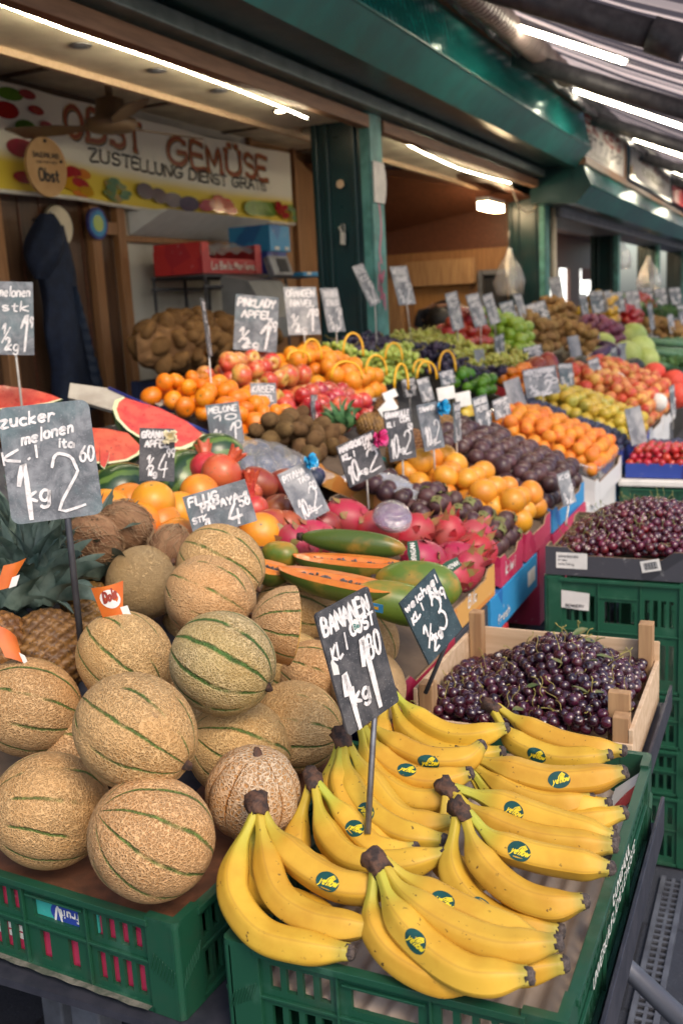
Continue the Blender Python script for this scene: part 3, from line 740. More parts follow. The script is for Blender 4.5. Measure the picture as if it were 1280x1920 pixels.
# ------------------------------------------------------------------ plastic crate
def crate(label, loc, L, W, H_, mat, group=None, liner=None, dusty=False, rz=0.0, marks=None):
    """loc: centre of the crate floor on the ground plane; L along x, W along y; walls with slots, corner posts, rim"""
    root = thing('plastic_crate', label, 'crate', loc, (0, 0, rz), group)
    mb = MB(); t = .006; c = .05; x, y = L / 2, W / 2
    for (O, U, N, w_) in ((V((-x, -y, 0)), V((1, 0, 0)), V((0, -1, 0)), L), (V((x, -y, 0)), V((0, 1, 0)), V((1, 0, 0)), W), (V((x, y, 0)), V((-1, 0, 0)), V((0, 1, 0)), L), (V((-x, y, 0)), V((0, -1, 0)), V((-1, 0, 0)), W)):
        hs = []
        inner = w_ - 2 * c
        segs = [(c + .008, c + inner * .30), (c + inner * .34, c + inner * .66), (c + inner * .70, w_ - c - .008)]
        for q, (a, b) in enumerate(segs):
            if q == 1:
                hs.append((a + .01, b - .01, H_ * .60, H_ * .80))
                for k in range(2): hs.append((a + (b - a) * (.16 + .5 * k), a + (b - a) * (.34 + .5 * k), H_ * .14, H_ * .46))
            else:
                n = max(3, int((b - a) / .021))
                for k in range(n):
                    u0 = a + (b - a) * k / n + .004; u1 = a + (b - a) * (k + 1) / n - .004
                    hs.append((u0, u1, H_ * .60, H_ * .84)); hs.append((u0, u1, H_ * .12, H_ * .44))
        mb.panel(O + N * -.012, U, V((0, 0, 1)), N, w_, H_ - .004, t, hs)
        # rim and shelf ribs, upright ribs
        zc = V((0, 0, 1))
        def bar(u0, u1, w0, w1, n0, n1):
            ce = O + U * (u0 + u1) / 2 + zc * (w0 + w1) / 2 + N * (n0 + n1) / 2
            mb.obox(ce, U * (u1 - u0) / 2, N * (n1 - n0) / 2, zc * (w1 - w0) / 2)
        bar(c * .9, w_ - c * .9, H_ - .010, H_ - .001, -.0115, .003)
        bar(c * .9, w_ - c * .9, .0, .008, -.0125, .0)
        bar(c * .9, w_ - c * .9, H_ * .52 - .002, H_ * .52 + .002, -.0055, -.001)
        for q in (segs[1][0] - .006, segs[1][1] + .006): bar(q - .0015, q + .0015, .008, H_ - .011, -.0055, -.0005)
        bar(segs[1][0], segs[1][1], H_ * .83, H_ * .83 + .003, -.0055, -.001)
        for sgn in (0, 1):
            for k in range(8):
                u = .010 + k * .0045 if not sgn else w_ - .010 - k * .0045
                ce = O + U * u + zc * (H_ * (.18 + .02 * k) + H_ * .25) + N * .0012
                mb.obox(ce, (U * .004 + zc * .012), N * .0008, (zc * .0009 - U * .0004))
    for sx in (-1, 1):
        for sy_ in (-1, 1):
            poly = [(0, 0), (c, 0), (c, .013), (.013, .013), (.013, c), (0, c)]
            ar = [(.010 * (1 - cos(a)), .010 * (1 - sin(a))) for a in [pi / 2 * k / 5 for k in range(6)]]
            poly = ar[::-1][::-1]
            poly = [(.010 - .010 * cos(a), .010 - .010 * sin(a)) for a in [pi / 2 * k / 5 for k in range(6)]] + [(c, 0), (c, .013), (.013, .013), (.013, c), (0, c)]
            pp = [((-x + px_) * -sx, (-y + py_) * -sy_) for px_, py_ in poly]
            if sx * sy_ < 0: pp = pp[::-1]
            mb.prism(pp, H_ + .003, Matrix.Identity(4))
    mb.panel((-x + .012, -y + .012, .004), (1, 0, 0), (0, 1, 0), (0, 0, 1), L - .024, W - .024, .004, [])
    mb.v = [WM[root.name] @ p for p in mb.v]
    mb.build('crate_shell', M[mat], root, bevel=.0012)
    if liner:
        z, m = liner
        mb = MB(); mb.grid(lambda u, v: (-x + .014 + u * (L - .028), -y + .014 + v * (W - .028), z + .003 * sin(u * 90) * (1 if m == 'corr' else .25) + .004 * sin(v * 7 + u * 5)), 120 if m == 'corr' else 24, 8)
        mb.v = [WM[root.name] @ p for p in mb.v]
        mb.build('liner', M['corr_card' if m == 'corr' else m], root)
    if dusty:
        mb = MB()
        mb.grid(lambda u, v: (-x + c + u * (L - 2 * c), -y + .0005 - v * .010 + .0, .0086 + .0012 * sin(u * 40) * v), 30, 2)
        mb.v = [WM[root.name] @ p for p in mb.v]
        mb.build('dust', M['dust'], root)
    if marks: marks(root, x, y, H_)
    return root

# ------------------------------------------------------------------ cardboard tray lying on the sloping display or level
PR = {}
def printed(name, a, b, paper=(.7, .68, .64), sc=7):
    g = G(name); c = g.co(False)
    v = g.vor(c, sc, out='Color'); _, _, bz = g.xyz(v)
    k = g.mix(g.step(bz, .35, .38), a, b)
    k = g.mix(g.math('MULTIPLY', g.step(g.noise(c, 30, 7, .75), .60, .72), .5), k, paper)
    return g.P(col=k, rough=.55, nor=g.bump(g.noise(c, 90, 3), .15, .002))
for nm, a, b in (('print_pink', (.42, .015, .07), (.50, .04, .10)), ('print_red', (.50, .03, .03), (.40, .02, .03)), ('print_blue', (.02, .14, .40), (.03, .25, .52)), ('print_orange', (.62, .24, .05), (.66, .34, .09)),
                 ('print_white', (.62, .60, .58), (.66, .64, .62)), ('print_black', (.028, .028, .035), (.05, .05, .06)), ('print_teal', (.03, .26, .22), (.04, .35, .3)), ('print_deepblue', (.015, .02, .16), (.02, .05, .28))):
    M[nm] = printed(nm, a, b)
def frame_M(xa, ya, flat=False, z=None, up=0.0):
    """local x = up the slope, y = along the stall, z = off the display; origin at front near corner, rim level"""
    o = V((xa, ya, z if flat else zd(xa))) + (V((0, 0, 1)) if flat else NRM) * up
    ex = V((-1, 0, 0)) if flat else -DOWN
    ez = V((0, 0, 1))
    ey = V((0, 1, 0))
    return Matrix(((ex.x, ey.x, ez.x, o.x), (ex.y, ey.y, ez.y, o.y), (ex.z, ey.z, ez.z, o.z), (0, 0, 0, 1)))
def tray(label, xa, xb, ya, yb, dep=.085, mat='print_red', flat=False, z=None, insert=-.03, up=0.0, text=None, cutout=True, inside='card_in', name='cardboard_tray', group=None, cat='box'):
    Mx = frame_M(xa, ya, flat, z, up)
    Lx = (xa - xb) / (1 if flat else cos(SA)); Ly = yb - ya; t = .004
    root = thing(name, label, cat, Mx @ V((0, 0, -dep)), group=group)
    mb = MB()
    def q(u): return u
    # four walls; near the corners taller, middle cut down
    cut = .022 if cutout else 0
    for (O, U, N, w_) in ((V((0, 0, -dep)), V((1, 0, 0)), V((0, -1, 0)), Lx), (V((Lx, 0, -dep)), V((0, 1, 0)), V((1, 0, 0)), Ly), (V((Lx, Ly, -dep)), V((-1, 0, 0)), V((0, 1, 0)), Lx), (V((0, Ly, -dep)), V((0, -1, 0)), V((-1, 0, 0)), Ly)):
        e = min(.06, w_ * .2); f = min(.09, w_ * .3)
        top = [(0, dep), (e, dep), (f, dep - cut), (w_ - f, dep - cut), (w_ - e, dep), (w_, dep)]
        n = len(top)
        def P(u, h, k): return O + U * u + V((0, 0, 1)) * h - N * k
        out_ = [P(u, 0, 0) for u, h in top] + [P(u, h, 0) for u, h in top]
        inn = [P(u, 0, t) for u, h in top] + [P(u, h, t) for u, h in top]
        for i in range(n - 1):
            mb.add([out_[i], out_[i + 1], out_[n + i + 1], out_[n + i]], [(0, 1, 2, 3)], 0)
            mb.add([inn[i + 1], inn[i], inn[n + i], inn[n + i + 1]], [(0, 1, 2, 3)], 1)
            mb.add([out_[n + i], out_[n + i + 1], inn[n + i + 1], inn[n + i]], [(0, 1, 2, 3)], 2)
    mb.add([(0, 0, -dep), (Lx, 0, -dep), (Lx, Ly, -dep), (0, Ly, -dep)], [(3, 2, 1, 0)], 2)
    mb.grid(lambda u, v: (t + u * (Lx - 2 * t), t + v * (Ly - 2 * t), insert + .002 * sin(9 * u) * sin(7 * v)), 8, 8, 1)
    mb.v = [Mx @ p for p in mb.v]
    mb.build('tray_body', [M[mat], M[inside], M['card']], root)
    for tx in (text or []):
        s, side, u, v, h, col = tx[:6]; w_ = tx[6] if len(tx) > 6 else None
        m2 = MB()
        if side == 'near': P = lambda a, b, n: Mx @ V((Lx - u - a, -.0008 - n, -dep + v + b))
        else: P = lambda a, b, n: Mx @ V((-.0008 - n, u + a, -dep + v + b))
        letters(m2, text_strokes(s, 0, 0, h, w_, slant=.15, jit=.08), h * .17, P, 0)
        m2.build('printed_word', M[col], root)
    return root

# ================================================================== THE SETTING
mb = MB(); mb.grid(lambda u, v: (-60 + 120 * u, -40 + 160 * v, 0), 4, 4, smooth=False)
g_ = mb.build('pavement', M['paving']); tag(g_, kind='structure')
mb = MB(); mb.box(.9, 14, -12, 30, .002, .006); tag(mb.build('bounce_sheet', plain('bounce_concrete', (.36, .34, .31), .8, (.28, .27, .25), sc=2)), kind='structure')  # unseen pale sheet added to bounce daylight up into stall and awning
# drain channel along the row
root = thing('drain_grate', 'narrow steel drain grate running along the dark pavement beside the table', 'drain', (-0.10, 2.2, 0.0))
mb = MB()
for x in (-.126, -.074): mb.box(x - .006, x + .006, .3, 2.6, .002, .012)
for k in range(93): mb.box(-.119, -.081, .31 + k * .0246, .318 + k * .0246, .003, .009)
mb.box(-.104, -.096, .3, 2.6, .0035, .0085)
mb.v = [p + V((-.155, 0, 0)) for p in mb.v]
mb.build('grating', M['galv'], root)
mb = MB(); mb.box(-.286, -.224, .3, 2.6, .0012, .0024); mb.build('channel', M['ink'], root)
o = mesh_at(ball(.018, 14, 10, .7, wob(4, .2)), 'paper_crumb', M['white_net'], at(1258, 1745, Z=.02)); tag(o, 'small crumpled white scrap lying on the drain grate', 'litter')

# ------------------------------------------------------------------ market stall 1
st = thing('market_stall', 'green painted market stall with sheet metal gutter and open shutters over the fruit display', 'market stall', (-2.15, 4.9, 0))
def stall_post(y, par, h=2.70):
    mb = MB()
    mb.box(-2.32, -2.0, y, y + .17, 0, h)
    for x in (-2.30, -2.24, -2.09): mb.box(x, x + .022, y - .022, y - .0005, 0, h - .12)
    p = mb.build('post', M['stall_dark'], par, bevel=.004)
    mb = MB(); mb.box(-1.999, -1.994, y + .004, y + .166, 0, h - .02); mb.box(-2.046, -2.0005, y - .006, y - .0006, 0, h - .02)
    mb.build('lit_plate', M['teal_lit'], p, bevel=.001)  # paler teal than the post: light on the street face put into the colour
    return p
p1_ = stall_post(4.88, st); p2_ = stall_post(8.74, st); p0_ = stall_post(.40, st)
mb = MB(); mb.tube([(-1.975, 8.965, 0), (-1.975, 8.965, 2.62)], .026, 10); mb.build('downpipe', M['cream'], st)
# gutter: bent sheet along the stall
def gutter(y0, y1, par, zl=2.58, top=2.99):
    pf = [(-2.0, zl + .03), (-1.68, zl), (-1.555, zl + .13), (-1.62, top)]
    mb = MB()
    for i, mi in ((0, 1), (1, 2), (2, 0)):
        a, b = pf[i], pf[i + 1]
        n = 30 if i == 2 else 1
        mb.grid(lambda u, v, a=a, b=b: (a[0] + (b[0] - a[0]) * v, y0 + (y1 - y0) * u, a[1] + (b[1] - a[1]) * v), n, 1, mi, smooth=False)
    mb.add([(-1.62, y0, top), (-1.62, y1, top), (-2.0, y1, top + .02), (-2.0, y0, top + .02)], [(0, 1, 2, 3)], 1)
    cap = [(-2.0, zl + .03), (-1.68, zl), (-1.555, zl + .13), (-1.62, top), (-2.0, top + .02)]
    for y in (y0, y1): mb.add([(x, y, z) for x, z in cap], [(0, 1, 2, 3, 4)], 1)
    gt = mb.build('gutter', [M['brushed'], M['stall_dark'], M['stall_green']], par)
    mb = MB(); mb.tube([(-1.553, y0, zl + .131), (-1.553, y1, zl + .131)], .006, 6); mb.build('gutter_bead', M['stall_green'], gt)
    mb = MB(); mb.box(-1.66, -1.60, y0, y1, top + .001, top + .05); mb.build('top_batten', M['brown_trim'], gt)
    return gt
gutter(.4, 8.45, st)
mb = MB(); mb.box(-2.30, -1.985, .4, 4.875, 2.535, 2.66); mb.box(-2.30, -1.985, 5.055, 8.735, 2.535, 2.66); mb.box(-2.0, -1.93, .4, 8.6, 2.532, 2.59)
mb.build('shutter_box', M['shutter_grey'], st, bevel=.006)
mb = MB(); mb.box(-2.04, -1.985, .4, 4.87, 2.455, 2.515); mb.box(-2.04, -1.985, 5.06, 8.73, 2.455, 2.515)
mb.build('wood_trim', M['brown_trim'], st, bevel=.003)
sof = MB()
sof.box(-2.45, -2.05, .4, 4.87, 2.50, 2.53); sof.box(-2.45, -2.05, 5.06, 8.73, 2.50, 2.53)
so = sof.build('soffit', M['cream'], st)
mb = MB(); mb.box(-2.475, -2.452, .4, 8.73, 2.475, 2.55); mb.build('soffit_trim', M['pale_wood'], so)
mb = MB(); mb.box(-2.075, -2.048, .4, 4.87, 2.472, 2.498); mb.build('cable_duct', M['white_wall'], so)
for i, y in enumerate((2.5, 2.95, 3.4, 3.85, 4.4)):
    mb = MB(); mb.tube([(-2.24, y, 2.4945), (-2.24, y, 2.4995)], [.036, .040], 16); sp = mb.build('spotlight', M['rod'], so)
    mb = MB(); mb.tube([(-2.24, y, 2.4925), (-2.24, y, 2.4940)], .022, 12)
    mb.build('spotlight_lens', M['galv'] if i != 4 else emit('spot_glow', (1, .8, .5), 60), sp)
# ceiling with joints
mb = MB()
ys = [.4, 1.7, 3.0, 4.1, 5.15, 6.2, 7.3, 8.73]
for i in range(7): mb.box(-3.60, -2.48, ys[i] + .006, ys[i + 1] - .006, 2.78, 2.80)
ce = mb.build('ceiling', M['cream'], st)
for y in ys[1:-1]:
    mb = MB(); mb.box(-3.60, -2.48, y - .022, y + .022, 2.772, 2.7795); mb.build('ceiling_batten', M['wood_brown'], ce)
# back wall in sections
mb = MB(); mb.box(-3.66, -3.60, .4, 4.86, 0, 2.85); bw = mb.build('back_wall', M['wood_brown'], st)
mb = MB()
for k in range(28): mb.box(-3.5995, -3.594, .42 + k * .16, .42 + k * .16 + .012, 0, 2.7)
mb.build('panel_joint', M['wood_red'], bw)
mb = MB(); mb.box(-3.66, -3.60, 4.87, 6.50, 0, 2.85); mb.build('tiled_wall', M['white_wall'], st)
mb = MB(); mb.box(-3.66, -3.60, 6.51, 8.72, 0, 2.85); mb.build('board_wall', M['wood_tan'], st)
mb = MB()
for y in (4.62, 4.86, 3.86): mb.box(-3.598, -3.55, y, y + .075, .0, 2.22)
mb.box(-3.598, -3.555, 4.70, 4.858, 2.05, 2.12)
mb.box(-3.598, -3.56, 6.50, 6.54, 0, 2.8); mb.box(-3.598, -3.56, 7.18, 7.22, 0, 2.8)
mb.box(-3.598, -3.565, 4.94, 6.49, 2.02, 2.055)
mb.build('door_frame', wood('frame_wood', (.36, .18, .08), (.27, .125, .05), axis='Z'), st, bevel=.003)
# white sloped hood over the tiled wall
mb = MB(); mb.add([(-3.59, 5.02, 2.06), (-3.36, 5.10, 2.195), (-3.36, 6.35, 2.195), (-3.59, 6.42, 2.06), (-3.59, 5.02, 2.20), (-3.59, 6.42, 2.20)], [(0, 1, 2, 3), (1, 4, 5, 2), (0, 4, 1), (3, 2, 5)])
mb.build('white_hood', plain('hood_white', (.66, .68, .72), .4, (.6, .62, .66)), st)
# partition between the stalls with cupboard
mb = MB(); mb.box(-3.60, -2.33, 8.80, 8.86, 0, 2.80); pw = mb.build('partition_wall', M['wood_tan'], st)
mb = MB(); mb.box(-3.59, -2.34, 8.796, 8.7995, 2.02, 2.78); mb.build('red_panel', M['wood_red'], pw)
mb = MB(); mb.box(-3.30, -2.62, 8.70, 8.795, 1.72, 1.94); mb.box(-3.55, -3.32, 8.70, 8.795, 1.2, 1.80); mb.build('cupboard', M['pale_wood_end'], pw, bevel=.004)
mb = MB(); mb.box(-3.22, -2.70, 8.792, 8.7955, 1.46, 1.70); mb.box(-3.24, -2.68, 8.78, 8.791, 1.70, 1.716); mb.build('shelf_niche', wood('niche_wood', (.42, .21, .07), (.36, .17, .05), axis='Z'), pw)
mb = MB(); mb.box(-2.60, -2.56, 8.75, 8.795, 1.2, 1.83); mb.box(-2.555, -2.34, 8.75, 8.795, 1.79, 1.83); mb.build('grey_door_frame', M['galv'], pw)
mb = MB(); mb.box(-2.553, -2.342, 8.782, 8.797, 1.2, 1.788); mb.build('doorway', M['ink'], pw)
# lowered reddish ceiling of the second bay
mb = MB(); mb.add([(-3.59, 7.4, 2.70), (-2.10, 7.4, 2.46), (-2.10, 8.72, 2.40), (-3.59, 8.72, 2.20)], [(0, 1, 2, 3), (3, 2, 1, 0)]); mb.build('sloped_ceiling', M['wood_red'], st)
# counter behind the display
mb = MB(); mb.box(-2.30, -2.02, .5, 8.7, 0, 1.12); mb.build('counter', M['wood_brown'], st)
mb = MB(); mb.box(-3.59, -2.31, .45, 8.79, .004, .02); mb.build('stall_floor', M['dark_metal'], st)
mb = MB(); mb.box(-3.70, -1.9, .3, 9.0, 3.04, 3.10); mb.build('roof', M['dark_metal'], st)
# graffiti, lock, cutout sticker on the first post
for nm, pts, wd in (('pink_graffiti', [(.02, 2.19), (.06, 2.15), (.10, 2.05), (.10, 1.95), (.07, 1.86), (.09, 1.80)], .016), ('pink_graffiti', [(.05, 1.80), (.08, 1.70), (.12, 1.76), (.08, 1.72), (.06, 1.62), (.11, 1.64), (.12, 1.56)], .014), ('pink_graffiti', [(.03, 1.66), (.05, 1.74), (.08, 1.66), (.10, 1.58)], .012)):
    mb = MB(); ribbon(mb, smooth_line(pts, 5), wd, lambda x, y, n: V((-1.9932, 4.885 + x, y))); mb.build(nm, M['pink'], p1_)
mb = MB(); mb.box(-1.9938, -1.985, 4.90, 5.03, 2.10, 2.30); 
mb.grid(lambda u, v: (-1.984 + .012 * u * sin(3 * v), 4.895 + .14 * u, 2.10 + .2 * v), 4, 4, both=True)
note = mb.build('paper_note', M['paper'], st)
mb = MB()
for k in range(6):
    letters(mb, text_strokes(random.choice(['nur bar', 'heute', 'danke', 'obst']), 0, 0, .012, .08, jit=.2), .002, lambda x, y, n, k=k: V((-1.9837 + .013 + n, 4.915 + x, 2.27 - k * .024 + y)), off0=.001)
mb = MB(); 
mb.tube([(-2.17, 4.852, 1.99), (-2.155, 4.85, 1.96)], .007, 8); mb.obox((-2.15, 4.848, 1.93), (.012, 0, -.002), (0, .008, 0), (.002, 0, .03)); mb.tube([(-2.16, 4.85, 1.96), (-2.16, 4.85, 2.0), (-2.14, 4.85, 2.0), (-2.14, 4.85, 1.96)], .003, 6)
mb.build('padlock', M['rod_pale'], p1_)
mb = MB(); mb.tube([(-2.155, 4.8575, 2.2), (-2.155, 4.8565, 2.2)], .022, 12); mb.build('round_sticker', M['pale_wood'], p1_)

# ------------------------------------------------------------------ LED rope lights in stall 1
for (pts, lab) in (([(-2.10, 2.2, 2.49), (-2.10, 2.7, 2.475), (-2.08, 3.12, 2.468), (-2.07, 3.3, 2.462), (-2.07, 3.7, 2.456), (-2.07, 4.1, 2.445), (-2.08, 4.35, 2.44)], 'glowing white LED rope light sagging along the soffit above the fruit banner'),
                   ([(-2.07, 5.5, 2.48), (-2.07, 5.9, 2.455), (-2.07, 6.6, 2.43), (-2.08, 7.3, 2.44), (-2.07, 7.9, 2.45)], 'LED rope light looped under the second bay soffit, right of the thick green post')):
    root = thing('rope_light', lab, 'light', pts[0])
    mb = MB(); mb.tube([V(p) for p in pts], .0055, 8); mb.build('clear_hose', M['tray_clear'], root)
    mb = MB(); mb.tube(pts, .0026, 6); mb.build('light_strip', emit('rope_glow', (1, .90, .62), 120 if pts[0][1] < 3 else 70), root)
mb = MB()
cab = [(-2.07, 7.9, 2.45), (-2.06, 8.0, 2.35), (-2.05, 8.1, 2.27), (-2.04, 8.3, 2.25), (-2.03, 8.5, 2.28), (-2.02, 8.6, 2.40)]
mb.tube(cab, .006, 6); o = mb.build('hanging_cable', M['cream']); tag(o, 'pale cable hanging in a loop beside the second green post', 'cable')

# ------------------------------------------------------------------ stall 2 farther along
s2 = thing('market_stall', 'farther green market stall with low shiny gutter and two name boards on top', 'market stall', (-2.15, 12.6, 0))
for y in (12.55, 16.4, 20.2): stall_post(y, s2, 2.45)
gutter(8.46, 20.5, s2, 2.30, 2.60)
mb = MB(); mb.box(-2.3, -1.9, 8.95, 20.5, 2.24, 2.42); mb.build('shutter_box', M['galv'], s2, bevel=.02)
mb = MB(); mb.box(-2.05, -1.72, 8.456, 8.95, 2.33, 2.64); mb.build('end_box', M['stall_dark'], s2)
mb = MB(); mb.box(-3.66, -3.6, 8.9, 20.5, 0, 1.42); mb.box(-3.66, -3.6, 8.9, 20.5, 2.0, 2.9)
for y in (8.9, 13.3, 14.7, 17.6, 19.8): mb.box(-3.66, -3.6, y, y + (.9 if y > 9 else 3.4), 1.42, 2.0)
mb.build('back_wall', M['wood_red'], s2)
mb = MB(); mb.box(-3.6, -2.0, 8.9, 20.5, 2.52, 2.56); mb.build('ceiling', M['wood_red'], s2)
mb = MB(); mb.box(-2.3, -2.05, 8.95, 20.4, 0, 1.1); mb.build('counter', M['wood_brown'], s2)
mb = MB(); mb.box(-3.7, -1.9, 9.0, 20.6, 2.95, 3.0); mb.build('roof', M['dark_metal'], s2)
for i, y in enumerate((12.3, 14.2, 15.65, 18.5)):
    mb = MB()
    for k in range(9):
        mb.box(-3.58, -3.575, y + k * .11, y + k * .11 + .108, 1.80, 2.0, k % 3)
    mb.build('striped_curtain', [plain('curtain_red_%d' % i, (.22, .03, .025), .8), plain('curtain_grey_%d' % i, (.20, .17, .14), .8), plain('curtain_brown_%d' % i, (.12, .04, .03), .8)], s2)
mb = MB(); mb.box(-3.70, -3.69, 9, 20.5, 1.3, 2.1); mb.build('daylight_panel', emit('daylight_glow', (.95, .97, .92), 1.6), s2)  # glowing panel added behind the open wall gaps in place of daylight

# name boards over stall 2
def board(label, y0, y1, z0, z1, rows, frame='brown_trim', paint=None):
    root = thing('sign_board', label, 'sign', (-1.64, y0, z0))
    mb = MB(); mb.box(-1.66, -1.64, y0, y1, z0, z1); b_ = mb.build('board', M['paper'], root)
    mb = MB()
    t = .035
    for a in ((y0 - t, y1 + t, z1, z1 + t), (y0 - t, y1 + t, z0 - t, z0), (y0 - t, y0, z0 + .001, z1 - .001), (y1, y1 + t, z0 + .001, z1 - .001)): mb.box(-1.67, -1.62, a[0], a[1], a[2], a[3])
    mb.build('frame', M[frame], root)
    for i, (t_, y, z, h, w_, col, sw) in enumerate(rows):
        mb = MB(); letters(mb, text_strokes(t_, 0, 0, h, w_, jit=0), sw, lambda a, b, n: V((-1.6385 + n, y + a, z + b)), off0=i * 1e-3, taper=0)
        mb.build('lettering', M[col], root)
    if paint: paint(root)
    return root
M['letter_red'] = plain('letter_red', (.36, .05, .03), .5, sc=40)
M['letter_brown'] = plain('letter_brown', (.28, .075, .025), .5, sc=40)
M['letter_olive'] = plain('letter_olive', (.13, .12, .03), .5, sc=40)
M['letter_gold'] = plain('letter_gold', (.62, .38, .12), .5, sc=40)
board('white name board with red capitals and black numbers beside the gutter end', 8.52, 10.65, 2.68, 3.03, [('EK KEG', 8.66, 2.90, .10, 1.75, 'letter_red', .030), ('ERT T / 0-01', 8.62, 2.785, .075, 1.85, 'ink', .02), ('1 DRANTEN', 8.7, 2.71, .04, 1.1, 'letter_olive', .008)])
def fruits_on(root):
    for k, (y, z, r, m) in enumerate(((11.15, 2.80, .07, 'pepper_y'), (11.35, 2.765, .05, 'lime'), (11.2, 2.95, .08, 'print_white'), (11.0, 2.88, .05, 'dragon'))):
        mb = MB(); mb.tube([(-1.638, y, z), (-1.636 + k * 5e-4, y, z)], r, 14, smooth=False); mb.build('painted_fruit', M[m], root)
board('weathered name board with painted fruit and faded brown letters, farther than the red lettered one', 10.95, 14.6, 2.74, 3.14, [('OBST GEMÜSE', 11.6, 2.96, .12, 2.8, 'letter_brown', .032), ('ZUSTELLUNG', 11.9, 2.84, .05, 2.0, 'letter_olive', .016)], 'stall_dark', fruits_on)
mb = MB(); mb.box(-1.66, -1.63, 15.0, 17.5, 2.75, 3.1); o = mb.build('sign_board', M['print_red']); tag(o, 'dark red board at the far end of the row of name boards', 'sign')

# ------------------------------------------------------------------ awning with arms, tube lamps
def awz(x): return 3.10 - .45 * (x + 1.6)
aw = thing('awning', 'long striped grey awning sloping down over the stalls on folding arms', 'awning', (-1.6, 3.4, 3.1))
def aw_mat():
    g = G('awning_cloth'); c = g.n('TexCoord').outputs['Object']; x, y, z = g.xyz(c)
    s = g.math('SINE', g.math('MULTIPLY', y, 30.0)); s2_ = g.math('SINE', g.math('MULTIPLY', y, 17.0))
    k = g.mix(g.step(s, -.1, .3), (.04, .038, .05), (.56, .46, .42)); k = g.mix(g.math('MULTIPLY', g.step(s2_, .2, .6), .5), k, (.03, .032, .045))
    d = g.n('BsdfDiffuse', {'Color': k}); t = g.n('BsdfTranslucent', {'Color': g.mix(.10, g.hsv(k, .5, 1, 1.8), (.62, .48, .40))})
    m_ = g.n('MixShader', {0: .55, 1: d.outputs[0], 2: t.outputs[0]}); g.t.links.new(m_.outputs[0], g.out.inputs[0])
    return g.mat
mb = MB(); mb.grid(lambda u, v: (-1.55 + 1.6 * v, 3.4 + 18 * u, awz(-1.55 + 1.6 * v) - .05 * sin(pi * v) + .012 * sin(u * 18 * 46) + .02 * sin(u * 60) * v), 1100, 5)
mb.build('cloth', aw_mat(), aw)
for i, y in enumerate((3.9, 5.85, 8.2, 10.8, 13.6)):
    mb = MB(); mb.tube([(-1.5, y, awz(-1.5) - .16), (-.5, y + .05, awz(-.5) - .13)], .05, 12); mb.tube([(-.52, y + .05, awz(-.52) - .13), (-.40, y + .06, awz(-.4) - .13)], .062, 12); mb.tube([(-.42, y + .06, awz(-.42) - .12), (.04, y + .1, awz(.04) - .05)], .036, 12)
    mb.build('arm', M['dark_metal'], aw)
mb = MB()
for k in range(60):
    y = 3.6 + k * .05
    mb.tube([(-1.36, y, awz(-1.36) - .09), (-1.36, y + .014, awz(-1.36) - .09), (-1.36, y + .032, awz(-1.36) - .09), (-1.36, y + .05, awz(-1.36) - .09)], [.05, .066, .066, .05], 12, cap=False)
mb.build('spiral_duct', plain('duct', (.22, .17, .16), .5, (.16, .13, .12)), aw)
mb = MB(); mb.tube([(-1.50, 3.4, 3.0), (-1.50, 20.5, 3.0)], .055, 10); mb.tube([(-1.47, 3.4, 2.91), (-1.47, 20.5, 2.91)], .022, 8); mb.box(-1.60, -1.545, 3.4, 21, 3.05, 3.12)
mb.tube([(-1.46, 3.5 + .25 * k, 2.93 - .05 * (k % 2)) for k in range(40)], .012, 6)
mb.build('roller', M['dark_metal'], aw)
nm_ = ('nearest the camera', 'second from the camera', 'third from the camera', 'fourth from the camera', 'small far')
for i, (y, x0, x1) in enumerate(((5.22, -1.45, -.80), (7.36, -1.50, -.66), (9.95, -1.44, -.6), (12.9, -1.44, -.6), (16.0, -1.44, -.6))):
    root = thing('tube_lamp', 'lit white tube lamp under the awning, ' + nm_[i] + (' of the row' if i < 4 else ' one at the end of the row'), 'lamp', (x0, y, awz(x0) - .1), group='tube lamps under the awning')
    dz = -.075
    mb = MB(); mb.obox(((x0 + x1) / 2, y, (awz(x0) + awz(x1)) / 2 + dz + .022), ((x1 - x0) / 2 + .02, 0, (awz(x1) - awz(x0)) / 2 - .009), (0, .026, 0), (.006, 0, .013)); mb.build('housing', M['galv'], root)
    mb = MB(); mb.tube([(x0, y, awz(x0) + dz), (x1, y, awz(x1) + dz)], .017, 10); mb.build('tube', emit('tube_glow', (1, .88, .66), 45), root)
mb = MB(); mb.tube([(-.95, 6.3, awz(-.95) - .06), (-.7, 6.3, awz(-.7) - .06)], .010, 8); o = mb.build('tube_lamp', emit('cold_tube', (.65, .85, 1), 2.5)); tag(o, 'thin bluish tube lamp between the first two warm tubes under the awning', 'lamp')
# lamps inside the far bays
for i, (px, py, ln, lab) in enumerate(((920, 388, .5, 'short warm ceiling lamp inside the second bay, left of its green post'), (1095, 428, .7, 'warm ceiling lamp right of the cream downpipe'), (1041, 413, .2, 'small round warm lamp just right of the cream downpipe'), (1122, 437, .2, 'tiny warm lamp at the far end of the ceiling lamps'))):
    p = at(px, py, X=-2.75) if i else at(px, py, Y=8.2)
    root = thing('ceiling_lamp', lab, 'lamp', p)
    mb = MB(); mb.box(p.x - .05, p.x + .05, p.y - ln / 2, p.y + ln / 2, p.z + .026, p.z + .06); mb.build('housing', M['white_wall'], root)
    mb = MB(); mb.box(p.x - .045, p.x + .045, p.y - ln / 2 + .02, p.y + ln / 2 - .02, p.z - .03, p.z + .025); mb.build('diffuser', emit('warm_lamp_%d' % i, (1, .74, .42), 80 if i else 28), root)

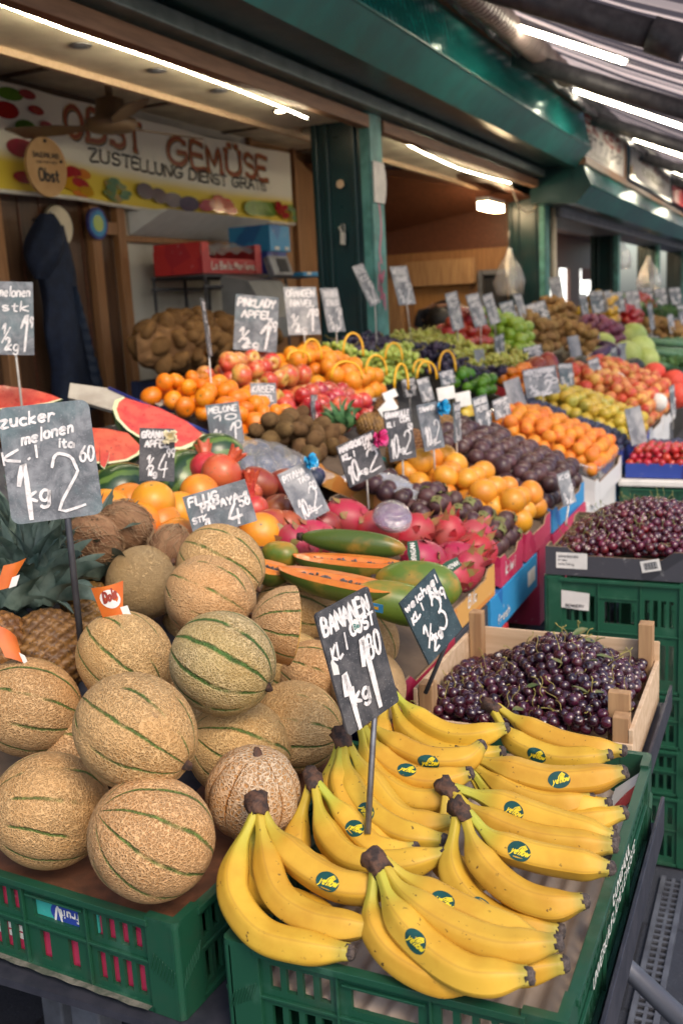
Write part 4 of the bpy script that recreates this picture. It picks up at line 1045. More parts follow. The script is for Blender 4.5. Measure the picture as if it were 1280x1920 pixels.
# ------------------------------------------------------------------ the sloping display and the front tables
mb = MB()
for (y0, y1) in ((1.2, 8.7), (8.75, 16)):
    mb.add([(X0 - .14, y0, zd(X0 - .14) - .13), (-1.95, y0, zd(-1.95) - .13), (-1.95, y1, zd(-1.95) - .13), (X0 - .14, y1, zd(X0 - .14) - .13), (X0 - .14, y0, zd(X0 - .14) - .16), (-1.95, y0, zd(-1.95) - .16), (-1.95, y1, zd(-1.95) - .16), (X0 - .14, y1, zd(X0 - .14) - .16)],
           [(0, 3, 2, 1), (4, 5, 6, 7), (0, 1, 5, 4), (1, 2, 6, 5), (2, 3, 7, 6), (3, 0, 4, 7)])
root = thing('display_rack', 'long sloping dark display rack under the fruit boxes', 'display rack', (-1.3, 4, 0))
mb.build('sloping_board', M['dark_metal'], root)
for y in (1.6, 3.3, 5.0, 6.8, 8.5, 10.5, 13):
    mb = MB(); mb.box(-.78, -.73, y, y + .05, 0, zd(-.78) - .165); mb.box(-1.9, -1.85, y, y + .05, 0, zd(-1.85) - .18); mb.build('leg', M['galv'], root)
mb = MB(); mb.box(-.80, -.70, 2.05, 15.8, .46, .50); mb.box(-.80, -.77, 2.05, 15.8, .10, .455); mb.build('front_shelf', M['dark_metal'], root)
# steel table under the melon and banana crates
root = thing('steel_table', 'low black steel table with grey square legs under the melon and banana crates', 'table', (-.6, 1.25, 0))
mb = MB(); mb.box(-1.7, -.185, .90, 1.61, .700, .712); mb.build('table_top', M['black_steel'], root)
mb = MB(); mb.box(-.182, -.176, .55, 1.62, .690, .758); mb.build('edge_bar', M['black_steel'], root, bevel=.001)
for x, y in ((-.99, 1.10), (-1.45, 1.5), (-.62, 1.55), (-1.5, .93)):
    mb = MB(); mb.box(x - .028, x + .028, y - .028, y + .028, 0, .699); mb.build('leg', M['galv'], root, bevel=.004)
mb = MB(); mb.tube([(-.62, 1.60, .46), (-.268, 1.775, .31), (-.13, 1.68, .275), (.02, 1.58, .235)], .021, 12); mb.build('brace_pipe', M['galv'], root)
mb = MB(); mb.box(-.66, -.218, 1.63, 2.04, .745, .752); mb.box(-.217, -.212, 1.60, 2.06, .735, .785); mb.build('side_shelf', M['black_steel'], root)

# ================================================================== FOREGROUND
# banana crate and melon crate
def ban_marks(root, x, y, h):
    W_ = WM[root.name]
    mb = MB()
    letters(mb, text_strokes('UNVERKÄUFLICHE LEIHKISTE', 0, 0, .016, .33, jit=.05), .0028, lambda a, b, n: W_ @ V((x + .0005 + n, -.19 + a, h * .52 + b * 1.0 + .004)))
    letters(mb, text_strokes('EUROPOOL', 0, 0, .02, .14, jit=.05), .004, lambda a, b, n: W_ @ V((x + .0005 + n, -.05 + a, h * .74 + b)))
    mb.build('printed_word', M['paper'], root)
crate('green plastic crate holding the bananas, frontmost on the black steel table', (-.402, 1.245, .713), .42, .67, .137, 'crate_green', group='green plastic crates', liner=(.075, 'corr'), dusty=True, marks=ban_marks)
def mel_marks(root, x, y, h):
    W_ = WM[root.name]
    mb = MB(); mb.box(-x + .03, x - .03, -y + .016, -y + .019, .012, h - .02, 0); mb.v = [W_ @ p for p in mb.v]; mb.build('pink_box_side', M['print_pink'], root)
    mb = MB(); mb.box(-.06, .07, -y + .0125, -y + .0155, h * .60, h * .82); mb.v = [W_ @ p for p in mb.v]; pl_ = mb.build('teal_label', M['print_teal'], root)
    mb = MB(); P0_ = [(.035 * cos(2 * pi * k / 24) + .02, .020 * sin(2 * pi * k / 24)) for k in range(24)]
    mb.add([W_ @ V((px_, -y + .0118, h * .69 + pz)) for px_, pz in P0_], [tuple(range(24))]); mb.build('oval_badge', M['print_deepblue'], pl_)
    mb = MB(); letters(mb, text_strokes('fruit', 0, 0, .013, .035, jit=.1), .0028, lambda a, b, n: W_ @ V((.038 - a, -y + .0112 - n, h * .69 + .006 - b)))
    letters(mb, text_strokes('V', 0, 0, .022, .012, jit=.1), .004, lambda a, b, n: W_ @ V((.005 - a, -y + .0112 - n, h * .69 + .010 - b)))
    mb.build('printed_word', M['paper'], pl_)
    mb = MB()
    for k in range(3):
        for q in range(4): mb.box(-x + .085 + k * .02, -x + .098 + k * .02, -y + .0146, -y + .0152, .03 + q * .012, .039 + q * .012)
    mb.v = [W_ @ p for p in mb.v]; mb.build('white_print', M['paper'], root)
M['brown_liner'] = plain('brown_liner', (.22, .085, .04), .7, (.12, .05, .025), sc=26, bump=.4, bsc=60, bd=.004, dirt=.3)
crate('green plastic crate under the melons, a pink box and blue badge inside its side', (-.872, 1.205, .713), .42, .56, .137, 'crate_green', group='green plastic crates', liner=(.118, 'brown_liner'), dusty=True, rz=radians(-3.5), marks=mel_marks)
mb = MB(); mb.box(-1.7, -1.13, .95, 1.6, .713, .86); o = mb.build('cardboard_box', M['card']); tag(o, 'plain brown cardboard box under the pineapples, left of the melon crate', 'box')

# ------------------------------------------------------------------ melons
def melon_mesh(r, el, ribs, sd):
    rn = random.Random(sd); ph = rn.uniform(0, 6)
    pr = []
    m = 30
    for i in range(m + 1):
        a = -pi / 2 + pi * i / m
        rr, z = r * cos(a), r * el * sin(a)
        if a > 0: z -= .10 * r * math.exp(-(rr / (.16 * r)) ** 2)
        pr.append((0 if i in (0, m) else rr, z))
    mb = MB()
    mb.lathe(pr, 60, lambda th, t, q, z: (q * (1 - ribs * (abs(cos(5 * th)) ** 6) * 1.0 + .012 * sin(2 * th + ph) + .01 * sin(3 * th + z * 30)), z))
    return mb
def melon(label, px, py, w_, ang, tilt, mat='melon', D=.163, el=1.05, ribs=.02, dd=0.0, sd=0, rough_top=True):
    d = 1867 * D / w_ + dd
    p = at(px, py, d=d)
    if p.z < .92: p = at(px, py, Z=.92); D = w_ * (p - CAM).dot(FW) / 1867 * 1.03
    ax = (RT * cos(radians(ang)) - UP * sin(radians(ang))) * cos(radians(tilt)) - FW * sin(radians(tilt))
    q = ax.to_track_quat('Z', 'Y')
    mb = melon_mesh(D / 2 / max(1, (el + 1) / 2), el, ribs, sd)
    root = thing('cantaloupe', label, 'melon', p, group='cantaloupe melons')
    root.rotation_euler = (q @ V((0, 0, 1)).rotation_difference(V((0, 0, 1)))).to_euler()
    WM[root.name] = Matrix.LocRotScale(p, root.rotation_euler, None)
    mb.build('melon_skin', M[mat], root, world=False)
    r_ = D / 2 / max(1, (el + 1) / 2)
    mb = MB()
    zt = r_ * el * .90
    mb.lathe([(.010, zt - .006), (.009, zt + .001), (.0065, zt + .004), (0, zt + .003)], 10, wob(sd, .2))
    mb.build('stem_scar', M['banana_crown'], root, world=False)
    return root
ML = [
 ('tan netted melon with three green stripes at the left front corner of the melon crate', 95, 1518, 218, 12, -20, 'melon', {'ribs': .03}),
 ('large round tan melon at the front right corner of the melon crate', 285, 1570, 236, 35, -25, 'melon', {'ribs': .025}),
 ('orange ribbed melon with heavy pale netting and its stalk end up, beside the frontmost bananas', 475, 1487, 176, -82, 18, 'melon_orange', {'el': .98, 'ribs': .06}),
 ('broad tan melon with long green stripes in the middle of the front heap', 255, 1372, 228, 30, 12, 'melon', {'ribs': .035, 'el': 1.12}),
 ('tan melon cut off by the left edge of the photo, under the pineapples', 55, 1325, 190, 20, -15, 'melon', {}),
 ('tan melon with short dark green stripes right below the orange pineapple tag', 236, 1237, 186, 38, 20, 'melon', {'ribs': .03, 'el': 1.1}),
 ('greenish melon with the strongest dark green stripes, on top of the heap', 418, 1243, 198, 24, 10, 'melon_green', {'D': .160}),
 ('netted melon half hidden behind the orange ribbed one', 448, 1402, 188, 25, -20, 'melon', {'dd': .02}),
 ('ochre ribbed melon with brown grooves behind the banana price sign', 552, 1362, 172, 8, 10, 'melon', {'ribs': .04, 'dd': .03}),
 ('tan melon with a small red mark near its upper left', 395, 1122, 172, 24, 10, 'melon', {'dd': .02}),
 ('pale melon with thin green seams in front of the flying papaya sign', 415, 1062, 166, 28, 5, 'melon', {'dd': .02}),
 ('smooth stripeless beige melon between the coconuts and the orange pineapple tag', 270, 1092, 142, -32, 5, 'melon_smooth', {'el': 1.0, 'D': .150}),
 ('tan melon tucked behind the dark striped one, only its upper left showing', 372, 1192, 150, 30, 0, 'melon', {'dd': .10}),
 ('yellowish melon with faint stripes behind the wrapped half melon', 556, 1140, 150, 18, 0, 'melon', {'dd': .03}),
 ('plain tan melon below the wrapped half melon', 545, 1258, 148, 28, 5, 'melon', {'dd': .05}),
 ('melon deep in the heap, seen in the gap between three others at the left', 148, 1392, 160, 10, 0, 'melon', {'dd': .10}),
 ('tan melon peeping out right of the banana price sign', 690, 1200, 118, 60, 0, 'melon', {'dd': .02, 'D': .150}),
 ('tan melon under the dark striped one, showing in the gap below it', 345, 1330, 165, 20, 0, 'melon', {'dd': .6}),
 ('melon in the dark gap between the striped one and the ribbed orange one', 420, 1345, 160, 40, 0, 'melon', {'dd': .6}),
 ('ochre melon low between the half melon and the grooved ochre one', 590, 1270, 140, 20, 0, 'melon', {'dd': .6}),
 ('melon behind the smooth beige one and left of the red marked one', 320, 1165, 130, 50, 0, 'melon', {'dd': .10}),
 ('pale melon in the back row right of the pale seamed one', 500, 1090, 140, 50, 0, 'melon_smooth', {'dd': .10}),
 ('pale melon behind the top right bunch of bananas', 690, 1290, 140, 60, 10, 'melon_smooth', {'dd': .0, 'D': .150}),
]
for i, (lab, px, py, w_, ang, tl, mt, kw) in enumerate(ML): melon(lab, px, py, w_, ang, tl, mt, sd=i, **kw)
# melons carrying the visible ones
FILL = [(150, 1240, 1.62), (330, 1330, 1.62), (420, 1330, 1.62), (330, 1480, 1.52), (550, 1450, 1.60), (180, 1480, 1.50)]
# wrapped half melon
p = at(545, 1172, d=1.70)
root = thing('half_melon', 'cut melon half with its cut face to the right, beside the papayas', 'melon', p)
q = (RT * .88 - UP * .1 + FW * .25).normalized().to_track_quat('Z', 'Y')
root.rotation_euler = q.to_euler(); WM[root.name] = Matrix.LocRotScale(p, root.rotation_euler, None)
r_ = .068
mb = MB(); mb.lathe([(0, -r_)] + [(r_ * cos(a), r_ * sin(a)) for a in [-pi / 2 + pi / 2 * k / 10 for k in range(1, 11)]], 32); mb.build('melon_skin', M['melon'], root, world=False)
mb = MB(); mb.lathe([(r_ - .0002, 0), (r_ * .97, .002), (r_ * .62, .004), (r_ * .45, -.008), (r_ * .3, -.022), (0, -.028)][::1], 32, wob(2, .03)); mb.build('melon_flesh', skin('melon_flesh', (.60, .31, .09), (.66, .38, .14), rough=.2, coat=.5, bump=.5, bsc=90, bd=.004), root, world=False)
mb = MB(); mb.lathe([(0, -r_ - .003)] + [((r_ + .003) * cos(a), (r_ + .003) * sin(a)) for a in [-pi / 2 + pi / 2 * k / 8 for k in range(1, 9)]] + [(r_ * .5, .009), (0, .006)], 32, wob(7, .02))

# ------------------------------------------------------------------ bananas
def cr(P, t):
    """point on a Catmull-Rom curve through the points P, t in 0..1"""
    n = len(P) - 1; x = min(max(t, 0), .99999) * n; i = int(x); f = x - i
    a = P[i - 1] if i else P[0] * 2 - P[1]; b, c = P[i], P[i + 1]; d = P[i + 2] if i + 2 <= n else P[n] * 2 - P[n - 1]
    return .5 * (2 * b + (c - a) * f + (2 * a - 5 * b + 4 * c - d) * f * f + (3 * b - a - 3 * c + d) * f ** 3)
def sstep(a, b, x):
    x = min(max((x - a) / (b - a), 0), 1); return x * x * (3 - 2 * x)
def banana(par, P, r, rn, sticker=None, tip=True, k3=.0):
    NT, NP = 40, 25
    # even arc length
    raw = [cr(P, i / 200) for i in range(201)]
    L = [0]
    for i in range(200): L.append(L[-1] + (raw[i + 1] - raw[i]).length)
    tot = L[-1]
    def pos(t):
        s_ = t * tot; lo = 0
        while lo < 199 and L[lo + 1] < s_: lo += 1
        f = (s_ - L[lo]) / max(L[lo + 1] - L[lo], 1e-9)
        return raw[lo].lerp(raw[lo + 1], f)
    st = .030 / tot if tot > .1 else .2
    def rad(t):
        a = .0068 + (r - .0068) * sstep(st * .75, st + .20, t)
        b = 1 - .50 * sstep(.80, 1.0, t) ** 1.4
        return a * b
    fr = []; a = None; ph = rn.uniform(0, 6.28)
    for i in range(NT + 1):
        t = i / NT
        p_, q_ = pos(max(t - .012, 0)), pos(min(t + .012, 1)); tg = (q_ - p_).normalized()
        if a is None: a = tg.cross(V((0, 0, 1))).normalized()
        a = (a - tg * a.dot(tg)).normalized(); fr.append((pos(t), tg, a, tg.cross(a)))
    def surf(t, phi, off=0):
        x = min(max(t, 0), .9999) * NT; i = int(x); f = x - i
        c_ = fr[i][0].lerp(fr[i + 1][0], f); u_ = fr[i][2].lerp(fr[i + 1][2], f); v_ = fr[i][3].lerp(fr[i + 1][3], f)
        R = rad(t) * (1 + .07 * cos(5 * phi + ph) + .012 * cos(10 * phi + 2 * ph)) + off
        return c_ + (u_ * cos(phi) + v_ * sin(phi)) * R
    mb = MB()
    b0 = len(mb.v)
    for i in range(NT + 1):
        for k in range(NP):
            mb.v.append(surf(i / NT, 2 * pi * k / (NP - 1))); mb.uv[len(mb.v) - 1] = ((2 * pi * k / (NP - 1) + ph / 5) / (2 * pi), i / NT)
    for i in range(NT):
        for k in range(NP - 1):
            mb.f.append([b0 + i * NP + k, b0 + i * NP + k + 1, b0 + (i + 1) * NP + k + 1, b0 + (i + 1) * NP + k]); mb.m.append(0); mb.s.append(True)
    e = b0 + NT * NP
    mb.f.append([e + k for k in range(NP - 1)]); mb.m.append(0); mb.s.append(False)
    ob = mb.build('banana', M['banana'], par)
    if tip:
        c_, tg = fr[-1][0], fr[-1][1]
        R = rad(1.0)
        m2 = MB(); m2.tube([c_ - tg * .003, c_ + tg * .0015, c_ + tg * .005, c_ + tg * .007], [R * 1.03, R * 1.0, R * .85, R * .5], 10)
        m2.v = [v + V((rn.uniform(-1, 1), rn.uniform(-1, 1), rn.uniform(-1, 1))) * .0009 for v in m2.v]
        m2.build('banana_tip', M['banana_tip'], ob)
    if sticker:
        t0, dphi, rot = sticker
        c_ = cr(P, t0); best, bp = -9, 0
        for k in range(48):
            ph_ = 2 * pi * k / 48; n_ = (surf(t0, ph_, .01) - surf(t0, ph_)).normalized()
            q_ = n_.dot((CAM - c_).normalized())
            if q_ > best: best, bp = q_, ph_
        bp += dphi
        ca, sa = cos(rot), sin(rot)
        # which way round runs to the viewer's right along +t
        v1 = surf(t0, bp + .1) - surf(t0, bp); v2 = surf(t0 + .02, bp) - surf(t0, bp); n_ = surf(t0, bp, .01) - surf(t0, bp)
        sg = 1 if v2.cross(v1).dot(n_) > 0 else -1
        if v2.dot(RT) < 0: ca, sa = -ca, -sa
        def Q(x, y, off): 
            xx, yy = x * ca - y * sa, x * sa + y * ca
            return surf(t0 + xx / tot, bp + sg * yy / r, off)
        m2 = MB(); A, B = .0150, .0115
        m2.add([Q(0, 0, .0004)] + [Q(A * f * cos(2 * pi * k / 28), B * f * sin(2 * pi * k / 28), .0004) for f in (.5, 1) for k in range(28)],
               [(0, 1 + k, 1 + (k + 1) % 28) for k in range(28)] + [(1 + k, 29 + k, 29 + (k + 1) % 28, 1 + (k + 1) % 28) for k in range(28)], 0, True)
        sk = m2.build('sticker', M['sticker_green'], ob)
        m2 = MB()
        for k in range(4):
            ribbon(m2, smooth_line([(-.001 + .002 * k, .0005), (.0005 + .0022 * k, .005), (.005 + .0012 * k, .0092 - .0008 * k)], 3), .0013, lambda x, y, n: Q(x, y, .0007 + n), 1)
        letters(m2, text_strokes('yellow', -.009, -.0055, .0085, .0215, slant=.3, rise=.16, jit=.05), .0017, lambda x, y, n: Q(x, y, .0009 + n), 0, doff=1e-5)
        m2.v  # same yellow print
        m2.m = [0] * len(m2.m)
        m2.build('sticker_print', M['sticker_yellow'], ob) if False else None
        m2o = m2.build('sticker_print', M['sticker_yellow'], sk)
        m2o.parent = ob
    return ob
def bunch(label, crown, fingers, z0, anchor, slope=.62, r=.0198, sd=0, cdir=(-.3, 1)):
    """fingers: pixel paths from the crown to the tip on the leaning plane of the bunch"""
    rn = random.Random(sd)
    a = at(*anchor, Z=z0)
    def lean(px, py, lift=0):
        d_ = ray(px, py)                      # z = z0 + slope * (y - a.y) + lift
        t = (z0 + lift + slope * (-a.y) - EYE) / (d_.z - slope * d_.y)
        return CAM + d_ * t
    c0 = lean(*crown, .012)
    root = thing('banana_bunch', label, 'bananas', (c0.x, c0.y, z0), group='bunches of bananas')
    starts = []
    for k, f in enumerate(fingers):
        path, kw = f if isinstance(f, tuple) else (f, {})
        lift = kw.get('lift', 0)
        P = [lean(*path[0], lift * .3 + .006)] + [lean(px, py, lift) for px, py in path[1:]]
        P[0] = P[0].lerp(c0, .35); starts.append(P[0])
        banana(root, P, r * kw.get('s', 1) * rn.uniform(.95, 1.04), rn, kw.get('st'), kw.get('tip', True))
    m = sum(starts, V()) / len(starts)
    dr = (c0 - sum((cr_ for cr_ in [lean(f[0][2][0], f[0][2][1]) if isinstance(f, tuple) else lean(*f[2]) for f in fingers]), V()) / len(fingers)).normalized()
    mb = MB(); s_ = (.009 + .0013 * len(fingers))
    mb.tube([m - dr * .010, m, m + dr * .010, m + dr * .020, m + dr * .024], [s_ * .75, s_ * 1.0, s_ * .95, s_ * 1.05, s_ * .8], 12)
    mb.v = [v + V((rn.uniform(-1, 1), rn.uniform(-1, 1), rn.uniform(-1, 1))) * .0034 for v in mb.v]
    mb.build('crown', M['banana_crown'], root)
    return root
R_ = radians
bunch('bunch of broad bananas at the front left corner of the crate', (483, 1505), [
  ([(478, 1530), (470, 1585), (475, 1660), (560, 1700), (640, 1730)], {'lift': -.035, 'tip': False}),
  ([(492, 1522), (525, 1578), (585, 1632), (650, 1662), (740, 1665)], {'st': (.66, .1, -.1), 'lift': -.01}),
  ([(486, 1528), (498, 1600), (525, 1682), (598, 1728), (705, 1742)], {'lift': .0}),
  ([(476, 1532), (447, 1602), (440, 1680), (490, 1752), (570, 1778), (655, 1786)], {'lift': .004})], .865, (600, 1780), sd=1)
bunch('small bunch between the ribbed melon and the sign rod, its crown nearly black', (585, 1455), [
  ([(578, 1482), (562, 1540), (558, 1610), (640, 1640), (770, 1640)], {'lift': -.02}),
  ([(603, 1478), (650, 1535), (695, 1585), (735, 1600), (778, 1592)], {'st': (.52, 0, .2), 'lift': -.012}),
  ([(592, 1484), (607, 1550), (655, 1610), (740, 1622), (832, 1602)], {'lift': .0})], .875, (740, 1640), sd=2)
bunch('bunch lying lowest at the front edge of the crate, tips over the paper', (704, 1615), [
  ([(728, 1612), (780, 1662), (850, 1702), (930, 1738), (1010, 1765)], {'lift': -.012, 'tip': False, 'st': (.46, -.1, -.25)}),
  ([(716, 1640), (760, 1720), (860, 1780), (960, 1815), (1056, 1808)], {'lift': -.03}),
  ([(724, 1622), (762, 1680), (840, 1738), (945, 1776), (1044, 1768)], {'lift': .0}),
  ([(702, 1645), (698, 1712), (730, 1780), (800, 1828), (890, 1850)], {'lift': -.012, 'tip': False}),
  ([(714, 1640), (742, 1710), (810, 1786), (890, 1832), (990, 1830)], {'st': (.46, .2, -.15), 'lift': .008})], .872, (880, 1850), sd=3)
bunch('bunch in the right middle of the crate with its dark crown standing up', (864, 1515), [
  ([(885, 1530), (930, 1578), (1000, 1604), (1075, 1618), (1143, 1628)], {'st': (.45, .0, -.2), 'lift': -.008}),
  ([(850, 1545), (845, 1622), (878, 1688), (955, 1735), (1048, 1746)], {'st': (.60, -.05, -.4), 'lift': -.008}),
  ([(872, 1535), (900, 1612), (960, 1672), (1030, 1698), (1094, 1690)], {'lift': .006})], .872, (1040, 1720), sd=4)
bunch('bunch just above the middle right one, two long bananas ending at the rim', (840, 1475), [
  ([(834, 1505), (828, 1565), (834, 1615), (880, 1640), (930, 1650)], {'lift': -.008, 'tip': False}),
  ([(858, 1478), (925, 1502), (1005, 1532), (1080, 1556), (1150, 1572)], {'st': (.42, .1, -.25), 'lift': -.006}),
  ([(853, 1492), (900, 1532), (985, 1570), (1065, 1584), (1148, 1586)], {'lift': .004})], .885, (1080, 1600), sd=5)
bunch('greenish bunch at the right, one thick banana with a round sticker near its end', (862, 1418), [
  ([(880, 1440), (925, 1490), (1010, 1530), (1090, 1540), (1168, 1524)], {'lift': -.02}),
  ([(876, 1445), (920, 1500), (1000, 1550), (1080, 1560), (1146, 1548)], {'lift': -.03}),
  ([(884, 1432), (940, 1475), (1010, 1508), (1075, 1512), (1138, 1508)], {'lift': -.016}),
  ([(882, 1428), (930, 1466), (990, 1498), (1050, 1508), (1106, 1496)], {'lift': -.008}),
  ([(882, 1416), (945, 1440), (1025, 1462), (1100, 1462), (1168, 1448)], {'st': (.62, .0, .1), 'lift': .004, 's': 1.06})], .885, (1060, 1530), sd=6)
bunch('bunch at the top right in front of the sour cherries', (922, 1328), [
  ([(936, 1322), (975, 1355), (1040, 1386), (1105, 1402), (1166, 1407)], {'lift': .0}),
  ([(928, 1340), (962, 1388), (1030, 1420), (1085, 1424), (1140, 1415)], {'st': (.52, .2, -.1), 'lift': .006})], .885, (1080, 1430), sd=7)
bunch('top left bunch with pale green necks beside the lower corner of the sign', (730, 1293), [
  ([(725, 1312), (718, 1350), (722, 1400), (760, 1440), (800, 1455)], {'lift': -.01, 'tip': False}),
  ([(733, 1312), (760, 1368), (820, 1410), (880, 1420), (940, 1410)], {'lift': -.004}),
  ([(742, 1304), (785, 1348), (840, 1378), (895, 1380), (947, 1365)], {'lift': .006})], .89, (860, 1420), sd=8)
bunch('bunch with its crown hidden behind the price sign, curving to the middle of the crate', (675, 1345), [
  ([(690, 1352), (740, 1395), (805, 1424), (870, 1424), (902, 1398)], {'st': (.62, .25, .0), 'lift': -.004}),
  ([(682, 1362), (712, 1420), (765, 1458), (820, 1468), (880, 1450)], {'st': (.58, -.5, .0), 'lift': .0}),
  ([(676, 1372), (695, 1440), (745, 1488), (800, 1504), (868, 1490)], {'st': (.52, .3, .05), 'lift': .006})], .885, (800, 1515), sd=9)
bunch('bunch behind the sign rod in the middle of the crate, yellow green and mostly covered', (640, 1378), [
  ([(636, 1400), (622, 1450), (625, 1510), (680, 1560), (760, 1590)], {'lift': -.01, 'tip': False}),
  ([(655, 1398), (690, 1460), (745, 1530), (800, 1545), (850, 1540)], {'lift': -.016}),
  ([(646, 1400), (652, 1455), (690, 1520), (755, 1564), (830, 1576)], {'st': (.55, .1, -.5), 'lift': .004}),
  ([(640, 1402), (636, 1460), (655, 1525), (690, 1565), (740, 1590)], {'lift': .006, 'tip': False})], .88, (760, 1590), sd=10)
# corrugated paper flap with a red print at the back of the crate
mb = MB(); mb.grid(lambda u, v: (-.245 + .05 * v, 1.30 + .24 * u, .80 + .045 * v + .0014 * sin(u * 120)), 100, 3)
root = thing('corrugated_sheet', 'white corrugated card with a red splash against the right crate wall', 'card', (-.22, 1.42, .80))
mb.build('sheet', M['paper'], root)
mb = MB(); pl = [(.08, .3), (.3, .15), (.5, .35), (.62, .2), (.8, .5), (.9, .95), (.6, .8), (.5, .98), (.4, .7), (.2, .9), (.15, .6)]
mb.add([(-.2458 + .05 * v, 1.30 + .24 * (u * .55 + .3), .8035 + .045 * v) for u, v in pl] , [tuple(range(len(pl)))]); mb.build('red_splash', M['print_red'], root)

# ------------------------------------------------------------------ sour cherries in the wooden crate
cx0, cx1, cy0, cy1, cz = -.64, -.235, 1.66, 2.03, .765
root = thing('wooden_crate', 'pale wooden crate full of dark sour cherries behind the bananas', 'crate', ((cx0 + cx1) / 2, (cy0 + cy1) / 2, cz))
mb = MB(); mb.box(cx0, cx1, cy0, cy1, cz - .006, cz + .004); mb.build('floor', M['pale_wood'], root)
for nm, b in (('side_board', (cx0, cx1, cy0, cy0 + .005, cz + .005, cz + .060)), ('side_board', (cx0, cx1, cy1 - .005, cy1, cz + .005, cz + .125)), ('end_board', (cx0, cx0 + .008, cy0 + .006, cy1 - .006, cz + .005, cz + .115)), ('end_board', (cx1 - .008, cx1, cy0 + .006, cy1 - .006, cz + .005, cz + .085))):
    mb = MB(); mb.box(*b); mb.build(nm, M['pale_wood'], root, bevel=.001)
for x, y, h in ((cx0 + .024, cy0 + .022, .125), (cx1 - .022, cy0 + .022, .105), (cx0 + .024, cy1 - .022, .165), (cx1 - .024, cy1 - .022, .170)):
    mb = MB(); mb.box(x - .014, x + .014, y - .015, y + .015, cz + .005, cz + h); mb.build('corner_post', M['pale_wood_end'], root, bevel=.0015)
mb = MB(); mb.box(cx1 - .05, cx1 - .012, cy0 + .045, cy0 + .065, cz + .005, cz + .135); mb.build('corner_post', M['pale_wood_end'], root, bevel=.0015)
mb = MB(); mb.box(cx0 + .01, cx0 + .16, cy0 + .17, cy0 + .176, cz + .02, cz + .085); mb.build('divider_board', M['pale_wood'], root, bevel=.001)

def cherry_proto(kind, r, mat, sm):
    root = bpy.data.objects.new(kind, None); root.empty_display_size = .02
    out = []
    for sd in range(4):
        mb = ball(r, 18, 12, .94, wob(sd + (0 if kind[0] == 's' else 9), .03), .30, .04, .3)
        out.append(proto(kind, mb, M[mat]))
    stems = []
    for sd in range(4):
        rn = random.Random(sd + 50); b = rn.uniform(-.8, .8)
        pts = [V((b * .012 * (k / 6) ** 2, .004 * sin(k), r * .72 + .034 * k / 6)) for k in range(7)]
        mb = MB(); mb.tube(pts, [.0008] * 6 + [.0014], 5); me = proto(kind + '_stem', mb, M[sm]); stems.append(me)
    return out, stems
CH = {'sour_cherry': cherry_proto('sour_cherry', .0122, 'cherry_dark', 'stem'), 'sweet_cherry': cherry_proto('sweet_cherry', .0128, 'cherry_red', 'stem_green')}
def cherry(kind, p, stem, label, group):
    bodies, stems = CH[kind]
    rot = (random.gauss(0, .7), random.gauss(0, .7), random.uniform(0, 6.3))
    o = put(kind, p, rot, random.uniform(.88, 1.1), label, kind.replace('_', ' '), group)
    if stem:
        s_ = bpy.data.objects.new('stem', random.choice(stems)); link(s_, o)
        s_.rotation_euler = (0, 0, random.uniform(0, 6.3))
def heap_fill(name, label, kind, pts, cat):
    """the cherries under the top layer: one mass"""
    mb = MB()
    me = CH[kind][0][0]
    for p in pts:
        mb.add([v.co + V(p) for v in me.vertices], [tuple(f.vertices) for f in me.polygons], 0, True)
    o = mb.build(name, M['cherry_dark' if kind[0:2] == 'so' else 'cherry_red']); tag(o, label, cat, kind='stuff')
def heap(kind, x0, x1, y0, y1, hf, sp, label, group, limit, stemp, cat='cherry', stuff_label=''):
    pts = []; lower = []
    nx, ny = int((x1 - x0) / sp), int((y1 - y0) / (sp * .88))
    for j in range(ny + 1):
        for i in range(nx + 1):
            x = x0 + (i + (.5 if j % 2 else 0)) * sp + random.uniform(-.004, .004); y = y0 + j * sp * .88 + random.uniform(-.004, .004)
            if x > x1 or y > y1: continue
            z = hf(x, y) + random.uniform(-.006, .006)
            pts.append(V((x, y, z))); lower.append((x + sp * .5, y + sp * .4, z - sp * .75))
    pts.sort(key=lambda p: (p - CAM).length)
    for i, p in enumerate(pts[:limit]): cherry(kind, p, random.random() < stemp, label, group)
    rest = [tuple(p) for p in pts[limit:]] + [l for l in lower if l[0] < x1 and l[1] < y1]
    heap_fill(kind.split('_')[0] + '_cherry_heap', stuff_label, kind, rest, 'cherries')
def hf_sour(x, y):
    u = (x - cx0) / (cx1 - cx0); v = (y - cy0) / (cy1 - cy0)
    return cz + .060 + .082 * math.exp(-((u - .62) / .42) ** 2 - ((v - .60) / .46) ** 2) + .012 * sin(9 * u + 4 * v)
heap('sour_cherry', cx0 + .022, cx1 - .02, cy0 + .018, cy1 - .018, hf_sour, .0222, 'dark purple sour cherry heaped in the pale wooden crate', 'sour cherries in the wooden crate', 285, .30, stuff_label='mass of dark sour cherries under the top layer in the wooden crate')
def leaf(p, rz, tilt, L, label):
    mb = MB()
    mb.grid(lambda u, v: (L * (u - .0), (v - .5) * 2 * L * .24 * sin(pi * min(u + .03, .97)) ** .8, .12 * L * sin(2.4 * u) + abs(v - .5) * L * .18), 8, 4)
    o = mb.build('leaf', M['leaf']); o.location = p; o.rotation_euler = (tilt, -.2, rz); tag(o, label, 'leaf', 'withered leaves among the sour cherries')
for k in range(11):
    x, y = random.uniform(cx0 + .12, cx1 - .03), random.uniform(cy0 + .03, cy1 - .05)
    leaf((x, y, hf_sour(x, y) + .014), random.uniform(0, 6), random.uniform(-.5, .5), random.uniform(.022, .038), 'withered green brown leaf on top of the sour cherries')

